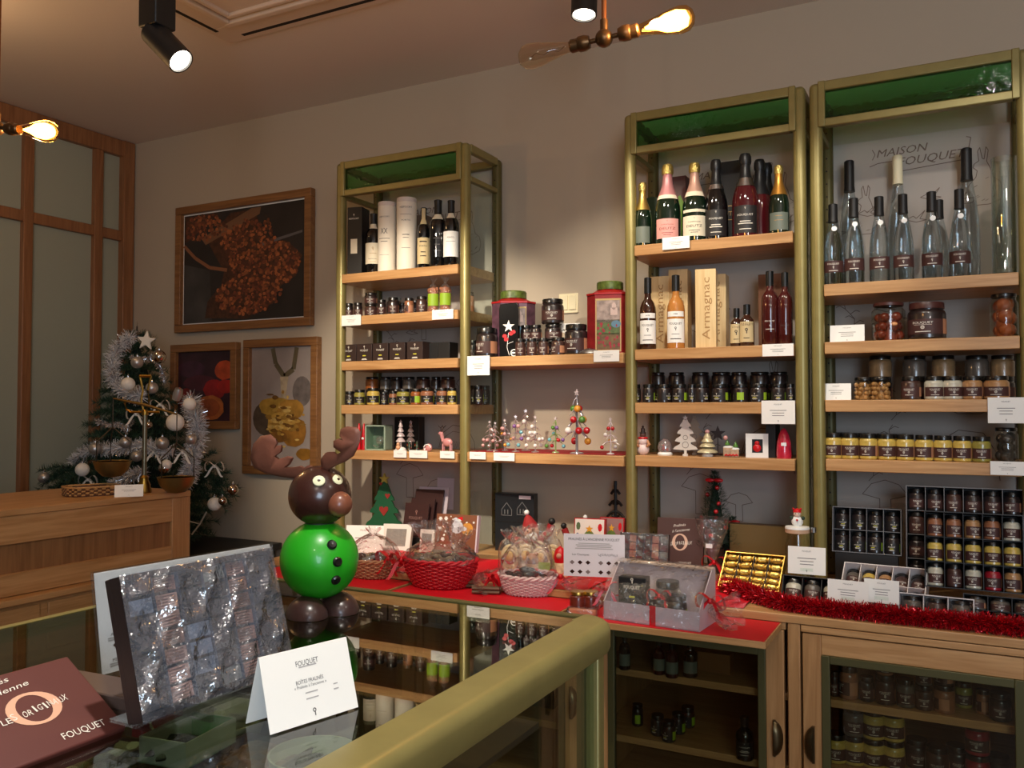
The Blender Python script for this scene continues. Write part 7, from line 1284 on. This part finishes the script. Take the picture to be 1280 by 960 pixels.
# chocolate reindeer
rp = on_z(399, 766, GZ); rp.z = GT; k = m_per_px(rp); YR = R_(66); t = thing('chocolate_reindeer', 'chocolate reindeer figure with a round green body on the glass counter', 'chocolate figure', rp, YR)
GRN = M('green_chocolate', (34, 160, 26), .34, coat=.25); ANT = M('antler_chocolate', (112, 66, 50), .55, bump=.3, bscale=50)
bz = 66 * k; br = 48.5 * k
obj('body', MB().ball((0, 0, bz), br, 44), GRN, t, smooth=60)
for s_ in (-1, 1):
    vs = MB().ball((0, 0, 0), 1, 24); vs.v = [(x * 25 * k, y * 30 * k, max(0, z) * 25 * k) for x, y, z in vs.v]; obj('foot', vs, M('foot_chocolate', (58, 38, 36), .3, coat=.2), t, loc=(s_ * 21 * k, -10 * k, 0), smooth=60)
hz = bz + br + 31 * k; obj('head', MB().ball((0, 0, hz), 40 * k, 36, sq=(.97, 1.0, .94)), CHOC, t, smooth=60); obj('neck', MB().lathe([(20 * k, bz + br - 8 * k), (16 * k, bz + br + 2 * k), (20 * k, hz - 26 * k)], 20), M('dark_green_neck', (20, 50, 24), .5), t)
obj('nose', MB().ball((8 * k, -38 * k, hz - 8 * k), 15.5 * k, 24), CHOC_M, t, smooth=60)
for s_ in (-1, 1):
    v = Vector((s_ * 11.5 * k - 4 * k, -29 * k, hz + 20 * k)); n_ = Vector((s_ * .30 - .1, -.80, .45)).normalized(); q = n_.to_track_quat('Z', 'Y').to_matrix().to_4x4(); e = obj('eye', MB().lathe([(8 * k, -2 * k), (8.2 * k, 1.2 * k), (6 * k, 2.2 * k), (.0004, 2.4 * k)], 20), M('icing_eye', (236, 232, 190), .5), t, T=Matrix.Translation(v + n_ * 2.5 * k) @ q @ Matrix.Diagonal((.9, .8, 1, 1))); obj('pupil', MB().lathe([(2.3 * k, 2.2 * k), (1.6 * k, 3.2 * k), (.0003, 3.4 * k)], 12), CHOC, e)
for i, (az, el) in enumerate([(-6, 29), (0, 4), (0, -23)]):
    n_ = Vector((math.sin(R_(az)) * math.cos(R_(el)), -math.cos(R_(az)) * math.cos(R_(el)), math.sin(R_(el)))); q = n_.to_track_quat('Z', 'Y').to_matrix().to_4x4(); obj('button', MB().lathe([(6.2 * k, -2 * k), (6 * k, 1.4 * k), (4.4 * k, 3 * k), (.0004, 2.6 * k)], 18), BLACK_LID, t, T=Matrix.Translation(Vector((0, 0, bz)) + n_ * br) @ q)
def antler(pixels, Y, name='antler'):
    ip = Matrix.Rotation(-YR, 4, 'Z') @ Matrix.Translation(-rp); pts = [on_y(x, y, Y) for x, y in pixels]; c = Vector((0, 0, 0)); 
    for q in pts: c += q / len(pts)
    n = len(pts); nrm = Vector((math.sin(R_(30)), -math.cos(R_(30)), 0)) * .007; vs = [ip @ (q + nrm * .4) for q in pts] + [ip @ (q - nrm * .4) for q in pts] + [ip @ (c.lerp(q, .82) + nrm) for q in pts] + [ip @ (c.lerp(q, .82) - nrm) for q in pts]; fs = []
    for i in range(n): j = (i + 1) % n; fs += [(j, i, n + i, n + j), (i, j, 2 * n + j, 2 * n + i), (n + j, n + i, 3 * n + i, 3 * n + j)]
    fs += [tuple(range(2 * n, 3 * n)), tuple(range(4 * n - 1, 3 * n - 1, -1))]
    m = MB().add(vs, fs); obj(name, m, ANT, t, smooth=70)
AY = rp.y + .012
antler([(367, 598), (352, 596), (333, 592), (318, 585), (313, 572), (317, 555), (326, 545), (338, 543), (345, 549), (341, 558), (352, 556), (351, 562), (342, 569), (348, 574), (360, 570), (367, 572), (363, 580), (356, 586), (370, 586), (380, 584), (386, 587), (392, 583), (396, 588), (388, 594), (380, 600)], AY)
antler([(402, 586), (401, 574), (407, 566), (416, 566), (420, 570), (427, 566), (417, 559), (417, 551), (424, 548), (431, 549), (425, 542), (426, 536), (434, 533), (446, 534), (451, 540), (450, 552), (446, 562), (442, 570), (432, 577), (420, 582), (410, 588)], AY - .02)
# leaning chocolate box, leaflet, price card, praline boxes
CTP = Vector((-.762, .718, 1.252)); CTA = R_(92)
CTP = Vector((-.714, .6815, 1.243)); bx_T = T_(CTP, rx=-.2743, rz=1.548)
t = choc_tray('wrapped_chocolate_box', 'large film wrapped assortment of chocolates leaning on a clear stand', bx_T, .206, .143, 6, 7, [[CH1, M('blue_sheen_chocolate', (116, 128, 146), .35, coat=.3)], [CH2, M('rosy_light', (178, 140, 128), .4, coat=.3)], [CH1, M('blue_sheen_chocolate')], [M('grey_green_chocolate', (122, 126, 122), .35, coat=.3), CH1], [CH2], [CH1]], .10, thin('shiny_film', (248, 250, 255), .12, .10, 2.6, crinkle=1.3, cscale=24, haze=.10, hazecol=(190, 205, 230)), ribbed=True, depth=.013, where='large wrapped box')  # bluish pieces and film haze hold the sheen of light in their colour
ACR = thin('acrylic', (244, 246, 246), .01, .08, 1.4)
sd = thing('acrylic_stand', 'clear acrylic stand under the wrapped chocolate box', 'stand', (-.714, .6815, GT), 1.548); obj('shelf', MB().bx(-.10, .10, -.014, .045, .016, .019), ACR, sd); obj('leg', MB().bx(-.022, -.017, -.012, .045, 0, .016), ACR, sd); obj('leg', MB().bx(.060, .065, -.012, .045, 0, .016), ACR, sd); obj('back_rest', MB().bx(-.05, .05, .0, .003, .018, .12), ACR, sd, T=T_((0, .045, .0), rx=R_(-15)))
lf_T = T_((-.9105, .8349, GT + .002), rx=-.17, rz=1.4776); t = thing('leaflet_holder', 'white praline leaflet in a clear holder behind the wrapped box', 'leaflet', T=lf_T); w, h = .276, .128; b = obj('leaflet', MB().bx(-w / 2, w / 2, 0, .001, .006, h), M('leaflet_white', (234, 232, 234), .5), t); obj('holder', MB().bx(-w / 2 - .002, w / 2 + .002, -.004, -.002, 0, h + .002).bx(-w / 2 - .002, w / 2 + .002, .003, .005, 0, h + .002), ACR, t)
mb = MB(); put_text(mb, 'PRALINÉS', (-w * .27, h * .86), .010, .085); [put_text(mb, s_, (-w * .40, zz), .004, .026) for s_, zz in (('ARABICA', h * .40), ('MENDIANT', h * .16))]; obj('lettering', mb, PRINT, b, loc=(0, -.0005, 0)); mb = MB(); [bar(mb, (-w * .40, h * zz), .034, .0016) for zz in (.365, .345, .125, .105)]; obj('small_print', mb, PRINT_L, b, loc=(0, -.0005, 0))
for zz, c in ((.50, CH2), (.265, CHOC)): mb = MB(); flat(mb, [(-w * .44, h * zz + .004), (-w * .39, h * zz - .012), (-w * .34, h * zz - .004), (-w * .34, h * zz + .010), (-w * .385, h * zz + .016)]); obj('praline_picture', mb, c, b, loc=(0, -.0006, 0))
ce = Vector((-.6212, .6616, GT + .001)); Tc = T_(ce, rx=R_(-15), rz=R_(75)); t = thing('price_card', 'bright white folded price card nearest on the glass counter', 'price card', T=Matrix.Translation(ce) @ Matrix.Rotation(1.3104, 4, 'Z')); w, h = .110, .076; TL = Matrix.Rotation(-.305, 4, 'X')
b = obj('front_leaf', MB().bx(0, w, 0, .0008, 0, h), PAPER, t, T=TL); mb = MB(); put_text(mb, 'FOUQUET', (w * .5, h * .80), .0058, .028); put_text(mb, 'BOÎTES PRALINÉS', (w * .5, h * .55), .0040, .034); put_text(mb, '« Pralinés à l\'ancienne »', (w * .5, h * .485), .0032, .040); emblem(mb, (w * .5, h * .12), .0085); obj('lettering', mb, PRINT, b, loc=(0, -.0003, 0))
mb = MB(); [bar(mb, (w * x, h * z), w * l, .0012) for x, z, l in ((.5, .745, .2), (.5, .39, .14), (.5, .31, .14), (.78, .41, .05), (.78, .34, .06))]; obj('small_print', mb, PRINT_L, b, loc=(0, -.0003, 0)); obj('back_leaf', MB().bx(0, w, -.0008, 0, 0, h), PAPER, t, T=Matrix.Translation((0, 2 * h * math.sin(.305) + .0016, 0)) @ Matrix.Rotation(.305, 4, 'X'))
# praline boxes bottom left
t = thing('praline_box', 'low grey brown box between the maroon box and the wrapped chocolates', 'chocolate box', (-.845, .640, GT), R_(4)); obj('box', MB().bx(-.085, .085, -.026, .020, 0, .020), M('grey_brown_box', (84, 66, 58), .5), t, bevel=.002); obj('lid', MB().bx(-.087, .087, -.028, .022, .012, .027), M('grey_brown_box'), t, bevel=.002)
tag(obj('box_stand', MB().prism([(-.02, 0), (-.115, 0), (-.105, .025)], -.05, .05, Matrix(((1, 0, 0, 0), (0, 0, 1, 0), (0, 1, 0, 0), (0, 0, 0, 1)))), BLACK, loc=(-.763, .53, GT)), 'small black wedge propping up the maroon praline box', 'stand')
w, h = .135, .113; obT = T_((-.763, .538, GT + .004), rx=-1.022, rz=1.57); t = thing('praline_box', 'maroon praline box with a pink ring and white lettering', 'chocolate box', T=obT); b = obj('lid', MB().bx(-w / 2, w / 2, 0, .022, 0, h), MAROON, t, bevel=.002, seg=3); obj('base', MB().bx(-w / 2 + .002, w / 2 - .002, .0222, .032, .002, h - .002), M('maroon_dark', (66, 30, 28), .5), t, bevel=.001)
m1, m2 = MB(), MB(); o_box_art(m1, m2, w, h, 4, True); obj('ring_print', m1, M('pink_foil_print', (226, 172, 142), .4), b, loc=(0, -.0005, 0)); obj('lettering', m2, WHITE_INK, b, loc=(0, -.0008, 0))
t = thing('praline_box', 'second maroon box lying behind the lettered one', 'chocolate box', (-.97, .50, GT), R_(4)); obj('box', MB().bx(-.03, .05, -.22, .10, 0, .022), MAROON, t, bevel=.002); obj('lid', MB().bx(-.032, .052, -.222, .102, .016, .026), MAROON, t, bevel=.002)
# sweets under the glass
DZ = 1.0555
def tray(name, label, p, w, d, h, mat, inner, rz=0, cat='tray'):
    t = thing(name, label, cat, p, rz); obj('base', MB().bx(-w / 2, w / 2, -d / 2, d / 2, 0, .002), inner, t)
    for a in ((-w / 2, w / 2, -d / 2, -d / 2 + .002), (-w / 2, w / 2, d / 2 - .002, d / 2), (-w / 2, -w / 2 + .002, -d / 2 + .002, d / 2 - .002), (w / 2 - .002, w / 2, -d / 2 + .002, d / 2 - .002)): obj('side', MB().bx(a[0], a[1], a[2], a[3], .0, h), mat, t)
    obj('lining', MB().bx(-w / 2 + .0022, w / 2 - .0022, d / 2 - .003, d / 2 - .0022, .002, h - .001), inner, t); return t
def pieces(label, grp, p, n, w, d, mats, size, seed, sq=(1, .8, .5), z=.006, cat='sweet', name='sweet', rnd=True):
    rn = random.Random(seed); ms = []
    for v in range(3):
        mb = MB().ball((0, 0, 0), 1, 10, sq=sq); mb.v = [tuple(c * rn.uniform(.85, 1.12) for c in q) for q in mb.v]; ms.append(mb.mesh(name, mats[0], 40))
    nx = max(1, int(round(math.sqrt(n * w / d)))); ny = max(1, -(-n // nx))
    for i in range(n):
        x, y = ((i % nx) + .5) / nx * w - w / 2, ((i // nx) + .5) / ny * d - d / 2; o = link(name, ms[i % 3], None, mats[rn.randrange(len(mats))], T=T_(Vector(p) + Vector((x + rn.uniform(-1, 1) * .004, y + rn.uniform(-1, 1) * .004, z + size * sq[2] + rn.uniform(0, .004))), rz=rn.uniform(0, 6), s=size * rn.uniform(.9, 1.1))); tag(o, label, cat, grp)
MER = M('pale_marshmallow', (216, 210, 184), .7, vary=.2, vscale=60); ORP = M('candied_orange', (180, 116, 56), .35, coat=.4, vary=.3, vscale=50); GDN = M('grey_dragee', (130, 126, 124), .4)
def under(x, y, z): q = on_z(x, y, z); q.z = DZ; return q
p = under(236, 945, 1.085); p.z = DZ + .035; tray('sweet_box', 'white tray with green lining and dark ridged sticks under the glass', p, .075, .10, .034, M('white_tray', (226, 226, 220), .5), M('mint_lining', (110, 190, 130), .5), R_(8)); pieces('dark ridged chocolate stick in the green lined tray', 'dark sticks in the green lined tray', p + Vector((-.008, -.015, 0)), 8, .05, .06, [CHOC, M('black_stick', (40, 36, 32), .45)], .014, 4, (2.2, .5, .45), .004, 'chocolate', 'chocolate_stick')
p = under(262, 902, 1.075); p.z = DZ; t = thing('round_dish', 'round pale dish of white meringues under the leaning box', 'dish', p); obj('dish', MB().lathe([(.0005, 0), (.075, 0), (.085, .028), (.082, .028), (.073, .004), (.0005, .004)], 30), M('cream_dish', (214, 206, 180), .4), t); pieces('white or grey meringue in the round pale dish', 'meringues in the round dish', p, 24, .10, .10, [MER, MER, GDN], .013, 6)
p = under(322, 942, 1.075); p.z = DZ; tray('sweet_box', 'brown tray of candied orange slices under the price card', p, .12, .11, .022, M('brown_tray', (110, 78, 56), .5), M('brown_tray'), R_(6)); pieces('candied orange or brown slice in the brown tray', 'candied slices in the brown tray', p, 24, .10, .09, [ORP, ORP, CH2], .016, 7, (1, 1, .28))
p = under(392, 945, 1.085); p.z = DZ; t = thing('round_dish', 'round white dish of dark chocolates beside the metal rim', 'dish', p); obj('dish', MB().lathe([(.0005, 0), (.052, 0), (.060, .035), (.057, .035), (.05, .004), (.0005, .004)], 30), WHITE, t); pieces('dark chocolate in the round white dish', 'chocolates in the white dish', p, 12, .06, .06, [CHOC, CH1], .013, 8)
p = under(135, 945, 1.08); p.z = DZ; tray('sweet_box', 'tray of pale marshmallow pieces under the maroon box', p, .12, .14, .022, M('brown_tray'), M('brown_tray'), R_(6)); pieces('pale marshmallow piece under the maroon box', 'pale marshmallow pieces', p, 20, .10, .12, [MER, M('olive_marshmallow', (150, 142, 104), .7)], .017, 9)
p = under(197, 903, 1.075); p.z = DZ; t = thing('red_box', 'small red box between the sweet trays under glass', 'box', p, R_(8)); obj('box', MB().bx(-.03, .03, -.02, .02, 0, .034), RED_F, t)
for i, (y, x) in enumerate([(.62, -.60), (.80, -.62), (.98, -.62)]): carton('reflection_box', f'{ORD[i]} added dark olive box standing in for a reflection in the counter', Vector((x, y, .7205)), .11, .13, .05, M('olive_black_card', (58, 60, 40), .5), R_(90), 'added reflection boxes inside the counter', faces=[('tag', MB().add([(-.025, 0, .012), (.025, 0, .012), (.025, 0, .04), (-.025, 0, .04)], [(0, 1, 2, 3)]), GREYG_L)])  # boxes added in place of the base cabinets' reflections
